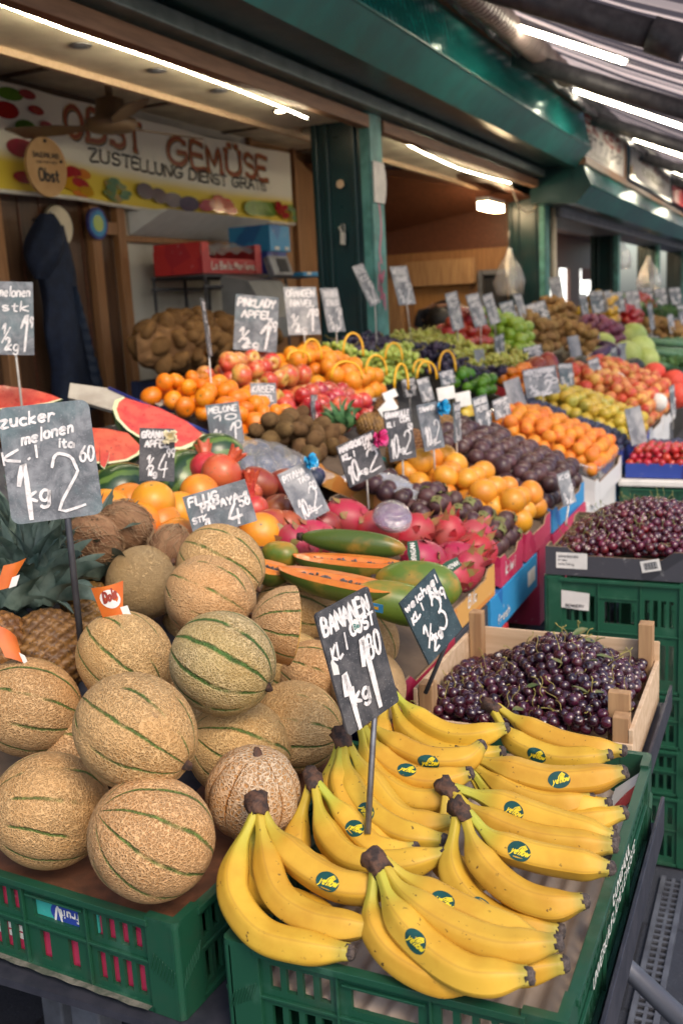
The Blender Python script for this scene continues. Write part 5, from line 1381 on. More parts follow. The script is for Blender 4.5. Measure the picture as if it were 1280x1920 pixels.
# ------------------------------------------------------------------ sweet cherries in a black tray on stacked green crates
bx0, bx1, by0, by1, bz = -.615, -.215, 2.66, 3.12, .835
root = tray('black cardboard tray of red sweet cherries on the tall stack of green crates', bx1, bx0, by0, by1, .080, 'print_black', True, bz + .082, insert=-.045, cutout=True)
for y_, lab, n in ((.03, 'white_label', 3), (.26, 'barcode_label', 1)):
    x_ = bx0 + y_
    mb = MB(); w_ = .085 if n == 3 else .05; h_ = .045 if n == 3 else .032
    tl = 0 if n == 3 else .22
    Pq = lambda a, b, k=0: V((x_ + a * cos(tl) - b * sin(tl), by0 - .002 - k, bz + .022 + a * sin(tl) + b * cos(tl)))
    mb.add([Pq(0, 0), Pq(w_, 0), Pq(w_, h_), Pq(0, h_)], [(0, 1, 2, 3)]); lb = mb.build(lab, M['paper'], root)
    mb = MB()
    if n == 3:
        for i, (t_, yy, hh) in enumerate((('SÜSSKIRSCHEN', .031, .006), ('Kl I  Italien', .022, .004), ('netto 5.0 kg', .010, .006))): letters(mb, text_strokes(t_, .006, yy, hh, None, jit=.05), .0011, lambda a, b, k: Pq(a, b, .0006 + k))
    else:
        for i in range(14): a = .008 + i * .0025; q = .0008 + .0006 * (i % 3); mb.add([Pq(a, .006, .0006), Pq(a + q, .006, .0006), Pq(a + q, .026, .0006), Pq(a, .026, .0006)], [(0, 1, 2, 3)])
    mb.build('printing', M['ink'], lb)
def hf_sweet(x, y):
    u = (x - bx0) / (bx1 - bx0); v = (y - by0) / (by1 - by0)
    return bz + .062 + .095 * math.exp(-((u - .62) / .5) ** 2 - ((v - .6) / .5) ** 2) - .03 * max(0, .25 - u) * 4
heap('sweet_cherry', bx0 + .016, bx1 - .012, by0 + .016, by1 - .016, hf_sweet, .0238, 'glossy dark red sweet cherry with green stem in the black tray', 'sweet cherries in the black tray', 285, .35, stuff_label='mass of dark red sweet cherries under the top layer in the black tray')
z_ = bz
for i, (h_, lab) in enumerate(((.31, 'tall green crate right under the black cherry tray, white label on its front'), (.155, 'second green crate from the top of the stack under the cherry tray'), (.135, 'third green crate from the top of the stack under the cherry tray'), (.21, 'lowest green crate of the stack under the cherry tray, on the pavement'))):
    z_ -= h_ + .004
    def mk(root, x, y, h, i=i):
        if i: return
        W_ = WM[root.name]
        mb = MB(); mb.add([W_ @ V(q) for q in ((-x + .05, -y - .002, h - .085), (-x + .125, -y - .002, h - .09), (-x + .127, -y - .002, h - .04), (-x + .05, -y - .002, h - .035))], [(0, 1, 2, 3)]); l_ = mb.build('white_label', M['paper'], root)
        mb = MB(); letters(mb, text_strokes('BENGERY', 0, 0, .008, .05, jit=.05), .0016, lambda a, b, n: W_ @ V((-x + .062 + a, -y - .0028 - n, h - .082 + b))); mb.build('printing', M['ink'], l_)
    crate(lab, ((bx0 + bx1) / 2 + .004 * (i % 2), (by0 + by1) / 2, max(z_, .002)), .41, .47, h_, 'crate_green_far', group='green plastic crates', marks=mk)

# ------------------------------------------------------------------ pineapples
M['pine_skin'] = skin('pineapple_skin', (.26, .125, .03), (.13, .06, .018), sc=60, lo=.35, hi=.6, rough=.5, bump=.3, bsc=180, var=.3, spots=(230, (.05, .03, .02), .6))
M['pine_leaf'] = plain('pineapple_leaf', (.045, .08, .06), .45, (.19, .25, .20), sc=24, lo=.3, hi=.7, bump=.3, bsc=90, var=.5, rvar=.2)
M['pine_leaf_green'] = plain('pineapple_leaf_green', (.05, .15, .05), .5, (.10, .22, .08), sc=35, bump=.3, bsc=90, var=.4)
M['tag_orange'] = plain('tag_orange', (.62, .15, .02), .4, (.56, .11, .015), sc=20)
def pine_body(r, L, sd, NP=13):
    mb = MB()
    NU, NV = 96, 64
    def f(u, v):
        th = 2 * pi * u; z = (v - .5) * 2 * L
        R = r * (1 - abs(2 * v - 1) ** 3.2) ** .5 if 0 < v < 1 else .012
        a = (u * NP + v * 8.0); b = (u * NP - v * 8.0)
        e = (abs(sin(pi * a)) * abs(sin(pi * b)))
        e2 = max(0, e - .93) / .07
        R = R * (1 + .12 * e ** .7 - .07 + .05 * e2)
        return (R * cos(th), R * sin(th), z)
    mb.grid(f, NU, NV, cu=True)
    return mb
def pine_crown(sd, n=52, L=.17, spread=1.0):
    rn = random.Random(sd); mb = MB()
    for k in range(n):
        t = k / n; an = k * 2.39996; el = radians(14 + 70 * t ** .8)
        ln = L * (.36 + .60 * sin(pi * (.14 + .66 * t))) * rn.uniform(.8, 1.15); wd = .019 * (1.15 - .40 * t) * rn.uniform(.8, 1.1)
        d = V((cos(an), sin(an), 0)); bs = V((0, 0, .012 + .055 * t)) + d * .014 * (1 - t)
        curl = rn.uniform(.3, 1.5) * (1 - t * .75); tw = rn.uniform(-.7, .7)
        sd_ = V((-sin(an), cos(an), 0))
        pts = []; pc = bs.copy(); dd = d
        for q in range(8):
            s_ = q / 7; e = el + .45 * (1 - t) - curl * 1.5 * s_
            pts.append((pc.copy(), wd * (.75 + .6 * s_ if s_ < .4 else 1) * (1 - s_ ** 2.2) + .0006, V((0, 0, 1)) * cos(e) - d * sin(e), tw * s_ * 2))
            dd = (d + sd_ * tw * s_).normalized(); pc += (dd * cos(e) + V((0, 0, 1)) * sin(e)) * ln / 7
        vs = []
        for p, w_, nn, tt in pts:
            sv = sd_ * cos(tt) + nn * sin(tt)
            vs += [p - sv * w_ + nn * w_ * .45, p, p + sv * w_ + nn * w_ * .45]
        fs = []
        for q in range(7):
            b = q * 3; fs += [(b, b + 1, b + 4, b + 3), (b + 1, b + 2, b + 5, b + 4)]
        mb.add(vs, fs, 0, True)
    return mb
def pineapple(label, p, axis, r=.056, L=.078, cl=.17, sd=0, leaf_m='pine_leaf', crown=True, group=None, n=52):
    q = V(axis).normalized().to_track_quat('Z', 'Y')
    root = thing('pineapple', label, 'pineapple', p, group=group); root.rotation_euler = q.to_euler(); WM[root.name] = Matrix.LocRotScale(V(p), root.rotation_euler, None)
    pine_body(r, L, sd).build('pineapple_body', M['pine_skin'], root, world=False)
    if crown:
        mb = pine_crown(sd, n, cl); mb.v = [v + V((0, 0, L * .90)) for v in mb.v]
        mb.build('leaf_crown', M[leaf_m], root, world=False)
    return root
AX = lambda a, b, c: RT * a + UP * b + FW * c
def ptag(root, p, u, v, word=True, s=.05):
    mb = MB(); u, v = V(u).normalized(), V(v).normalized(); n = u.cross(v)
    if n.dot(CAM - p) < 0: n = -n
    def F(a, b): return p + u * a * s + v * b * s * 1.15 + n * (.012 * sin(a * 3.0) * s / .05)
    mb.grid(lambda i, j: F(i * (.55 + .45 * j) - .0 * j, j), 8, 8)
    t_ = mb.build('paper_tag', M['tag_orange'], root)
    if word:
        mb = MB(); c_ = (.42, .62)
        ring = [(c_[0] + .30 * cos(2 * pi * k / 20), c_[1] + .27 * sin(2 * pi * k / 20)) for k in range(20)]
        mb.add([F(*c_) + n * .0006] + [F(a, b) + n * .0006 for a, b in ring], [(0, 1 + k, 1 + (k + 1) % 20) for k in range(20)]); mb.build('white_badge', M['paper'], t_)
        mb = MB(); letters(mb, text_strokes('Dole', 0, 0, .26, .42, slant=.2, jit=.1), .07, lambda x, y, k: F(.21 + x, .54 + y + x * .25) + n * (.0012 + k)); 
        mb.build('printed_word', M['letter_red'], t_)
    mb = MB(); mb.obox(F(.72, .18) + n * .0014, u * .006, v * .009, n * .0003); mb.build('barcode_patch', M['paper'], t_)
a_ = pineapple('pineapple with grey green crown in front, left of the striped melon under the tag', at(92, 1225, d=1.78), AX(-.22, .80, .42), .060, .082, .17, 1, n=70)
pineapple('pineapple standing behind the long sign rod, orange tag on its right', at(168, 1165, d=1.95), AX(-.10, .78, .45), .058, .080, .18, 2, n=70)
pineapple('pineapple cut by the left photo edge, its crown drooping over an orange label', at(-12, 1225, d=1.75), AX(.10, .72, .5), .056, .078, .15, 3, n=64)
pineapple('pineapple at the back of the group, only its tall crown visible under the big sign', at(80, 1120, d=2.10), AX(-.12, .82, .45), .056, .078, .17, 4, n=70)
pineapple('pineapple far left behind the others, crown reaching up to the big melon sign', at(20, 1130, d=2.05), AX(.05, .82, .4), .056, .078, .17, 5, n=70)
pa = bpy.data.objects['pineapple.001']
ptag(pa, at(196, 1166, d=1.62), RT * .9 + UP * .22 + FW * .3, UP * .9 - RT * .30 - FW * .2, True, .052)
ptag(a_, at(-8, 1108, d=1.55), RT * .8 + UP * .3 + FW * .4, UP * .95 + RT * .3, False, .036)
ptag(a_, at(10, 1232, d=1.56), RT * .6 - UP * .5 + FW * .6, UP * .9 - RT * .4, False, .05)

# ------------------------------------------------------------------ coconuts
M['coir'] = plain('coconut_fibre', (.17, .085, .045), .9, (.30, .17, .09), sc=26, lo=.3, hi=.7, bump=1.0, bsc=110, bd=.006, stretch=(1, 1, .22), var=.25, spec=.15)
def coconut(label, p, axis, r=.058, sd=0):
    rn = random.Random(sd)
    q = V(axis).normalized().to_track_quat('Z', 'Y'); root = thing('coconut', label, 'coconut', p); root.rotation_euler = q.to_euler()
    ball(r, 28, 20, 1.12, lambda th, t, R, z: (R * (1 + .035 * cos(3 * th) + .012 * sin(17 * th + 6 * t)), z)).build('coconut_shell', M['coir'], root, world=False)
    mb = MB()
    for k in range(240):
        an = rn.uniform(0, 6.3); el = rn.uniform(-1.2, 1.4); R = r * 1.0
        pts = []
        da, de = rn.uniform(-.5, .5), rn.uniform(.2, .7)
        for s_ in range(5):
            e = el + de * s_ / 4; a = an + da * s_ / 4; h = R * (1.0 + .10 * sin(pi * s_ / 4) * rn.uniform(.2, 1) + (.16 * rn.random() if s_ == 4 else 0))
            pts.append(V((h * cos(e) * cos(a), h * cos(e) * sin(a), h * 1.12 * sin(e))))
        mb.tube(pts, .0006, 3, cap=False)
    mb.build('husk_fibres', plain('husk_fibre_%d' % sd, (.30, .18, .09), .9, (.42, .28, .16), sc=40), root, world=False)
coconut('brown fibrous coconut leaning on the oranges, its bearded end to the right', at(236, 985, d=2.02), AX(.75, -.45, .2), .050, 1)
coconut('brown coconut lower left of the other one, behind the smooth beige melon', at(178, 1008, d=1.98), AX(.85, -.35, 0), .050, 2)
coconut('coconut mostly hidden behind the smooth beige melon', at(192, 1080, d=2.10), AX(.4, .8, 0), .05, 3)
coconut('coconut peeping out right of the smooth beige melon', at(318, 1030, d=2.0), AX(.3, .8, .2), .044, 4)

# ================================================================== THE SLOPING DISPLAY
XF = X0 - .055
# papayas: whole fruit, halves in film
M['papaya'] = skin('papaya_skin', (.10, .16, .02), (.42, .21, .025), sc=10, lo=.47, hi=.68, rough=.35, bump=.06, var=.12, hue=.01, spots=(200, (.05, .06, .02), .68))
M['papaya_dark'] = skin('papaya_skin_dark', (.075, .11, .018), (.36, .18, .03), sc=12, lo=.5, hi=.72, rough=.3, bump=.06, var=.1)
M['papaya_flesh'] = skin('papaya_flesh', (.72, .23, .035), (.66, .17, .02), sc=30, rough=.3, coat=.3, bump=.1)
M['seed'] = plain('papaya_seed', (.03, .03, .028), .3, (.09, .08, .07), sc=60, coat=.4)
def papaya(label, a, b, r, half=False, mat='papaya', up=None, sd=0):
    a, b = V(a), V(b); ax = b - a; L = ax.length / 2; p = (a + b) / 2; z = ax.normalized()
    n = (UP * .97 - FW * .22) if up is None else V(up); n = (n - z * n.dot(z)).normalized(); x_ = n.cross(z)
    Rm = Matrix((x_, n, z)).transposed()
    root = thing('papaya', label, 'papaya', p, Rm.to_euler())
    pf = lambda t: r * (max(0, 1 - abs(2 * t - 1) ** 2.6) ** .62) * (.86 + .26 * t)
    w_ = wob(sd, .02)
    if not half:
        mb = MB(); m = 26
        mb.lathe([(0 if i in (0, m) else pf(i / m), (i / m - .5) * 2 * L) for i in range(m + 1)], 28, lambda th, t, q, zz: (w_(th, t, q, zz)[0] * (1 + .015 * cos(5 * th)), zz))
        mb.build('papaya_skin', M[mat], root, world=False)
        mb = MB(); mb.tube([(0, 0, -L - .006), (0, 0, -L + .006)], [.008, .011], 8); mb.build('stem_scar', M['banana_crown'], root, world=False)
        return root
    mb = MB()
    mb.grid(lambda u, v: (pf(v) * cos(pi + pi * u) , pf(v) * sin(pi + pi * u) * .95, (v - .5) * 2 * L), 18, 24)
    mb.build('papaya_skin', M[mat], root, world=False)
    mb = MB()
    cav = lambda v: .30 * pf(v) * sstep(.12, .25, v) * (1 - sstep(.80, .93, v))
    def top(u, v):
        x = (2 * u - 1) * pf(v) * .985; c = cav(v)
        d = -c * .9 * sqrt(max(0, 1 - (x / c) ** 2)) if c > .001 and abs(x) < c else .003 * (1 - abs(2 * u - 1))
        return (x, d, (v - .5) * 2 * L * .992)
    mb.grid(top, 30, 30); mb.build('papaya_flesh', M['papaya_flesh'], root, world=False)
    rn = random.Random(sd); mb = MB()
    for k in range(120):
        v = rn.uniform(.20, .88); c = cav(v)
        if c < .002: continue
        x = rn.uniform(-.8, .8) * c; y = -c * .9 * sqrt(max(0, 1 - (x / c) ** 2)) + rn.uniform(.002, .006)
        mb.lathe([(0, -.0034), (.0028, -.0015), (.0030, .001), (0, .0036)], 7, M=Matrix.Translation((x, y, (v - .5) * 2 * L)))
    mb.build('seeds', M['seed'], root, world=False)
    return root
h = .045
papaya('half papaya cut side up, nearest to the melons, longest row of seeds', at(520, 1062, d=1.98), at(745, 1108, d=1.90), .047, True, 'papaya_dark', sd=1)
papaya('half papaya just behind the nearest half, showing the widest orange flesh', at(548, 1040, d=2.12), at(762, 1060, d=2.05), .047, True, 'papaya_dark', sd=2)
papaya('thin papaya lying skin side up behind the halves', at(562, 1006, d=2.22), at(762, 1030, d=2.16), .029, False, 'papaya_dark', sd=3)
papaya('half papaya at the left end of the row, only a strip of flesh showing', at(455, 1048, d=2.04), at(545, 1075, d=2.0), .040, True, 'papaya_dark', sd=4)
papaya('large whole green papaya turning yellow at its rounded right end', at(700, 1085, d=2.02), at(866, 1108, d=1.98), .047, False, sd=5)
papaya('whole orange green papaya under the big green one, blue sticker on it', at(660, 1110, d=1.92), at(820, 1150, d=1.92), .040, False, sd=6)
papaya('papaya in the left rear of the row with a clear tape band', at(490, 1032, d=2.16), at(560, 1048, d=2.14), .030, False, 'papaya', sd=7)
pp = bpy.data.objects['papaya.005']
p_ = at(697, 1138, d=1.80)
mb = MB(); mb.obox(p_, (RT * .96 - UP * .2) * .021, (UP * .8 - FW * .6) * .010, (FW + UP * .4) * .0004); sk = mb.build('blue_sticker', M['print_blue'], pp)
mb = MB(); mb.obox(p_ - FW * .001 - UP * .0006, (RT * .96 - UP * .2) * .012, (UP * .8 - FW * .6) * .003, (FW + UP * .4) * .0004); mb.build('sticker_print', M['handle_yellow'], pp)
tray('magenta cardboard tray with torn end under the papayas, right behind the banana sign', -.665, -1.20, 1.66, 2.00, .09, 'print_pink', insert=-.02, text=[('fruta', 'near', .06, .03, .035, 'paper')])
# dragon fruit
def dragon(label, p, axis, r=.043, L=.058, sd=0, group=None):
    rn = random.Random(sd); q = V(axis).normalized().to_track_quat('Z', 'Y')
    root = thing('dragon_fruit', label, 'dragon fruit', p, q.to_euler(), group)
    mb = lemonish(r, L, 24, 18, .85, wob(sd, .03))
    for k in range(19):
        t = k / 18; el = -1.0 + 2.5 * t; an = k * 2.39996
        if el > 1.45: el = 1.45
        c, s_ = cos(el), sin(el)
        b = V((r * c ** .85 * cos(an), r * c ** .85 * sin(an), L * s_)) * .985
        out = V((cos(an) * c, sin(an) * c, s_ * .7)).normalized(); up_ = V((0, 0, 1)); sd_ = V((-sin(an), cos(an), 0))
        ln = (.012 + .010 * max(0, t - .6) * 2) * rn.uniform(.8, 1.25); wd = .011
        pts = [b - up_ * .006, b + up_ * ln * .4 + out * .004, b + up_ * ln * .75 + out * .006, b + up_ * ln + out * (.009 + .005 * rn.random())]
        vs = []
        for q_, pt in enumerate(pts): w_ = wd * (1, .8, .45, .05)[q_]; vs += [pt - sd_ * w_, pt + out * .0015, pt + sd_ * w_]
        mb.add(vs, [(3 * q_ + i, 3 * q_ + i + 1, 3 * q_ + i + 4, 3 * q_ + i + 3) for q_ in range(3) for i in (0, 1)], 1 if k % 3 else 0, True)
    mb.build('dragon_fruit_skin', [M['dragon'], M['dragon_bract']], root, world=False)
    return root
DF = [('large pink dragon fruit standing upright with a brown tuft, tallest in its box', 836, 1008, 118, (.1, 1, -.1)), ('pink dragon fruit behind the papaya film with a round green sticker band', 795, 1050, 92, (-.6, .2, -.6)), ('dragon fruit at the front of the box above the orange carton', 850, 1052, 86, (.8, .1, -.3)),
      ('dragon fruit lying left in the box with its tip toward the price sign', 650, 972, 96, (-.9, .2, 0)), ('dragon fruit behind the flat skin side papaya', 705, 992, 96, (.9, -.1, .2)), ('dragon fruit in the middle of the box, crown pointing right', 770, 1002, 86, (.8, .5, 0)),
      ('dragon fruit right of the tall upright one', 882, 1015, 80, (.6, .8, .2)), ('small dragon fruit at the right rear corner of the dragon fruit box', 880, 1040, 78, (.7, .7, 0)), ('dragon fruit peeping out between the papaya end and the paper box', 590, 1008, 66, (-.8, .1, 0)), ('dragon fruit far left beside the grey box edge', 556, 1022, 50, (-.5, .4, 0))]
DF += [('dragon fruit low at the front edge of the orange tray', 872, 1070, 70, (.5, .8, 0)), ('dragon fruit beside the mangosteen tray, tip to the left', 895, 1030, 70, (-.8, .4, 0)), ('dragon fruit at the near front corner, right above the big papaya end', 838, 1085, 70, (.9, .3, -.2))]
for i, (lab, px, py, w_, ax) in enumerate(DF): dragon(lab, on(px, py, .03), AX(*ax), .050 if w_ > 75 else .043, .064 if w_ > 75 else .054, i, 'dragon fruits')
def dtag(px, py, d, u, v, lab):
    p = at(px, py, d=d); mb = MB(); u, v = V(u).normalized(), V(v).normalized()
    P = lambda a, b, k=0: p + u * a + v * b - FW * (.0006 + k)
    mb.add([P(-.011, -.026), P(.011, -.026), P(.014, .0), P(.011, .026), P(-.011, .026), P(-.014, 0)], [(0, 1, 2, 3, 4, 5)])
    root = mb.build('fruit_tag', M['crate_green']); tag(root, lab, 'label')
    mb = MB(); letters(mb, text_strokes('DRAGAN', 0, 0, .010, .042, jit=.05), .0022, lambda x, y, k: P(-y + .004, x - .021, .0008 + k)); mb.build('printed_word', M['paper'], root)
dtag(775, 1036, 2.22, RT * .95 + UP * .1, UP * .98 - RT * .12, 'green white paper label upright on a dragon fruit behind the papayas')
dtag(842, 1063, 2.22, UP * .8 - RT * .5, RT * .85 + UP * .5, 'green white paper label lying on the front dragon fruit')
p = at(735, 968, d=2.42)
root = thing('half_dragon_fruit', 'cut dragon fruit with purple flesh under crinkled film', 'dragon fruit', p)
q = (UP * .7 - FW * .7).to_track_quat('Z', 'Y'); root.rotation_euler = q.to_euler(); WM[root.name] = Matrix.LocRotScale(p, root.rotation_euler, None)
mb = MB(); mb.lathe([(0, -.04), (.025, -.034), (.042, -.015), (.047, 0), (.044, .002)], 24, wob(3, .06)); mb.build('dragon_fruit_skin', M['dragon'], root, world=False)
mb = MB(); mb.lathe([(.044, .0015), (.03, .006), (0, .008)], 24, wob(3, .06)); mb.build('flesh', skin('dragon_flesh', (.12, .012, .06), (.20, .03, .10), sc=60, rough=.3, spots=(400, (.02, .01, .02), .62)), root, world=False)
mb = MB(); mb.lathe([(.050, -.006), (.049, .005), (.03, .0105), (0, .0115)], 24, wob(5, .05)); mb.build('cling_film', M['glass_film'], root, world=False)
tray('orange and white cardboard tray of dragon fruits with a red badge on its end', XF, -1.16, 2.06, 2.50, .085, 'print_orange', insert=-.02, text=[('Bila', 'right', .20, .035, .03, 'paper', .07)])
# mangosteens
tray('crimson cardboard tray of mangosteens with kiwi print', XF, -1.04, 2.56, 2.80, .085, 'print_pink', insert=-.02, text=[('BENCO', 'near', .03, .025, .035, 'paper', .16), ('kiwi', 'right', .05, .025, .035, 'paper', .10)])
caps = []
mb = MB()
for k in range(4):
    an = k * pi / 2; mb.grid(lambda u, v: V((.021 * u * cos(an) - (v - .5) * .022 * sin(pi * min(u + .1, .95)) * sin(an), .021 * u * sin(an) + (v - .5) * .022 * sin(pi * min(u + .1, .95)) * cos(an), .0275 - .25 * u * u * .021 + .003 * sin(3 * u))), 5, 3)
mb.tube([(0, 0, .026), (0, 0, .034)], .003, 6)
capme = proto('mangosteen_cap', mb, M['green_cap'])
for sd in range(2): proto('mangosteen', ball(.029, 18, 12, .92, wob(sd + 60, .03)), M['mangosteen'])
for p, L in pile(XF, -1.02, 2.56, 2.80, .029, 2, base=.25, step=1.3):
    o = put('mangosteen', p, (random.gauss(.3, .6), random.gauss(.3, .6), random.uniform(0, 6)), random.uniform(.9, 1.08), 'dark purple mangosteen with dry green cap in the crimson tray', 'mangosteen', 'mangosteens in the crimson tray')
    c = bpy.data.objects.new('cap', capme); link(c, o)

def fill(kind, rect, r, label, group, cat=None, s=1.0, **kw):
    for p, L in pile(*rect, r, **kw): put(kind, p, None, s * random.uniform(.85, 1.10), label, cat or kind.replace('_', ' '), group)
# granadillas / passion fruit
tray('red cardboard tray with white letters in front of the orange granadillas', XF, -1.16, 2.84, 3.17, .085, 'print_pink', insert=-.03, text=[("lady's", 'near', .26, .03, .05, 'paper', .17)])
fill('granadilla', (XF - .01, -1.15, 2.84, 3.17), .0385, 'orange granadilla with small brown freckles in the red lettered tray', 'granadillas in the red tray', layers=2, base=.1, step=1.25, inset=.8)
tray('light blue cardboard tray of purple passion fruits', XF, -1.24, 3.20, 3.74, .08, 'print_blue', insert=-.02, text=[('VELO', 'near', .05, .03, .03, 'paper', .1)])
fill('passion_fruit', (XF, -1.22, 3.20, 3.74), .031, 'wrinkled dark purple passion fruit in the light blue tray', 'passion fruits in the light blue tray', s=1.2, layers=2, base=.2, step=1.3, inset=.8, mound=.02)
for k in range(9):
    p = on(random.uniform(790, 900), random.uniform(795, 850), .05)
# apricots in a clear tub
tub = thing('clear_tub', 'large clear plastic tub full of apricots', 'tub', V((X0 - .05, 3.70, zd(X0) - .02)))
Mx = frame_M(X0 - .03, 3.87, up=-.01)
mb = MB(); Lx, Ly = .53, .62
def rr(h, e): return [(Mx @ V((Lx / 2 + (Lx / 2 + e) * cx_, Ly / 2 + (Ly / 2 + e) * cy_, h))) for cx_, cy_ in [(abs(cos(a)) ** .35 * (1 if cos(a) > 0 else -1), abs(sin(a)) ** .35 * (1 if sin(a) > 0 else -1)) for a in [2 * pi * k / 40 for k in range(40)]]]
rings = [rr(-.08, -.012), rr(.035, 0), rr(.037, .008), rr(.032, .010)]
for a_r, b_r in zip(rings, rings[1:]): mb.add(a_r + b_r, [(k, (k + 1) % 40, 40 + (k + 1) % 40, 40 + k) for k in range(40)], 0, True)
mb.build('tub_wall', M['tray_clear'], tub)
tray('blue cardboard box under the apricot tub', X0 - .03, -1.22, 3.86, 4.50, .10, 'print_white', insert=-.07, up=-.015)
fill('apricot', (X0 - .04, -1.18, 3.90, 4.46), .0295, 'ripe orange apricot in the large clear tub', 'apricots in the clear tub', s=1.17, layers=2, base=.3, step=1.25, inset=.9, mound=.025)
# blue plums in punnets
for i, (xa, xb, ya, yb, lab) in enumerate(((-.98, -1.24, 4.52, 4.76, 'blue tray of small blue plums behind the apricot tub, left one'), (-.70, -.96, 4.52, 4.76, 'clear punnet of blue plums at the right front of the plums'))):
    tray(lab, xa, xb, ya, yb, .07, 'print_deepblue', insert=-.03, cutout=False, inside='print_deepblue', name='fruit_punnet', cat='punnet')
    fill('plum', (xa, xb, ya, yb), .0165, 'small bluish plum with pale bloom in a blue punnet', 'blue plums in the punnets', 'blue plum', layers=2, base=.1, step=1.3, mound=.012)
tray('deep blue cardboard tray under the round yellow plums', X0 - .02, -1.24, 4.80, 5.30, .085, 'print_deepblue', insert=-.02)
fill('yellow_plum', (X0 - .02, -1.22, 4.80, 5.30), .033, 'round yellow plum in the deep blue tray', 'yellow plums', 'yellow plum', s=1.1, layers=2, base=.2, step=1.3, inset=.8, mound=.03)
for k, (xa, xb, ya, yb) in enumerate(((X0 - .02, -1.24, 5.34, 5.86), (X0 - .02, -1.24, 5.90, 6.5))):
    tray('pale wooden looking carton of nectarines, ' + ('nearer one' if k == 0 else 'farther one beside the netted fruits'), xa, xb, ya, yb, .085, 'print_white', insert=-.01)
    fill('peach', (xa, xb, ya, yb), .035, 'red and yellow nectarine heaped behind the yellow plums', 'nectarines in the pale cartons', 'nectarine', layers=3, base=.2, step=1.3, inset=.9, mound=.04)
for px, py, lab in ((1155, 715, 'white foam netted fruit at the back of the nectarines'), (1205, 722, 'white foam netted fruit lying right behind the nectarines'), (1232, 755, 'small white netted fruit at the right end of the nectarines'), (1170, 728, 'white foam netted fruit touching a big orange nectarine')):
    put('netted_fruit', on(px, py, .09), s=1.15, label=lab, cat='netted fruit', group='netted fruits')
for k, (px, py, lab) in enumerate(((1225, 700, 'red foam netted fruit behind the white netted ones'), (1262, 715, 'large red netted fruit cut by the right photo edge'), (1270, 742, 'lower red netted fruit at the right photo edge'))):
    put('red_netted_fruit', on(px, py, .09), s=1.5, label=lab, cat='netted fruit', group='netted fruits')
# stack of cartons under the front edge
for i, (ya, yb, z0, z1, m, lab, tx) in enumerate((
  (1.98, 2.42, .640, .812, 'print_black', 'black carton with red letters under the orange dragon fruit tray', [('magaly', .05, .045, .035, 'print_red', .18)]), (2.02, 2.16, .502, .634, 'print_deepblue', 'deep blue carton low in the front stack beside the wooden crate', [('BIO', .03, .05, .03, 'paper', .06)]),
  (2.17, 2.44, .502, .634, 'print_white', 'white carton with green script in the front stack', [('Carpathia', .04, .055, .035, 'stall_green', .17)]), (2.46, 2.62, .502, .700, 'print_red', 'tall red carton with white letters beside the green crate stack', [('pro', .02, .10, .05, 'paper', .10)]),
  (2.46, 2.98, .704, .812, 'print_blue', 'flat blue carton under the crimson mangosteen tray', [('fresh', .06, .02, .025, 'paper', .12)]), (3.02, 3.18, .56, .815, 'print_pink', 'pink carton stack under the granadilla tray', []),
  (3.20, 3.76, .56, .815, 'print_pink', 'pink carton under the light blue passion fruit tray', [('la', .05, .12, .06, 'paper', .08)]), (3.80, 4.46, .56, .79, 'print_white', 'white carton under the apricot tub', []), (4.48, 5.3, .56, .80, 'print_blue', 'blue carton row under the plums', []), (5.33, 6.5, .56, .80, 'print_white', 'pale carton row under the nectarines', []))):
    root = thing('carton', lab, 'box', (-.85, ya, z0))
    mb = MB(); mb.box(-1.02, X0 - .050 - .003 * (i % 3) - .002, ya, yb, z0, z1); mb.build('carton_body', M[m], root, bevel=.002)
    for t_, y_, zz, h_, c_, w_ in tx:
        mb = MB(); letters(mb, text_strokes(t_, 0, 0, h_, w_, slant=.15, jit=.08), h_ * .2, lambda a, b, n, i=i: V((X0 - .050 - .003 * (i % 3) - .0005 + n, ya + y_ + a, z0 + zz + b))); mb.build('printed_word', M[c_], root)
    if m != 'print_pink':
        mb = MB(); mb.box(X0 - .050 - .003 * (i % 3) - .0019, X0 - .050 - .003 * (i % 3) - .0012, yb - .12, yb - .03, z0 + .03, z0 + .075); mb.build('paper_label', M['paper'], root)

# second row --------------------------------------------------------------------------------------
for i, (px, py, lab) in enumerate(((287, 942, 'large yellow orange grapefruit on top of the citrus heap'), (300, 985, 'orange grapefruit under the topmost one, beside the coconut'), (338, 962, 'orange grapefruit left behind the flying papaya sign'), (205, 955, 'orange grapefruit at the left end of the citrus heap'), (242, 945, 'grapefruit between the sign and the topmost one'), (375, 925, 'grapefruit under the front pomegranate'), (330, 1010, 'grapefruit just right of the coconuts'), (488, 1000, 'grapefruit at the right edge of the flying papaya sign'), (262, 985, 'grapefruit behind the bearded coconut'))):
    put('grapefruit', on(px, py, .07 if i < 1 else .03), (random.gauss(0, .7), random.gauss(0, .7), 0), 1.0, lab, 'grapefruit', 'grapefruits')
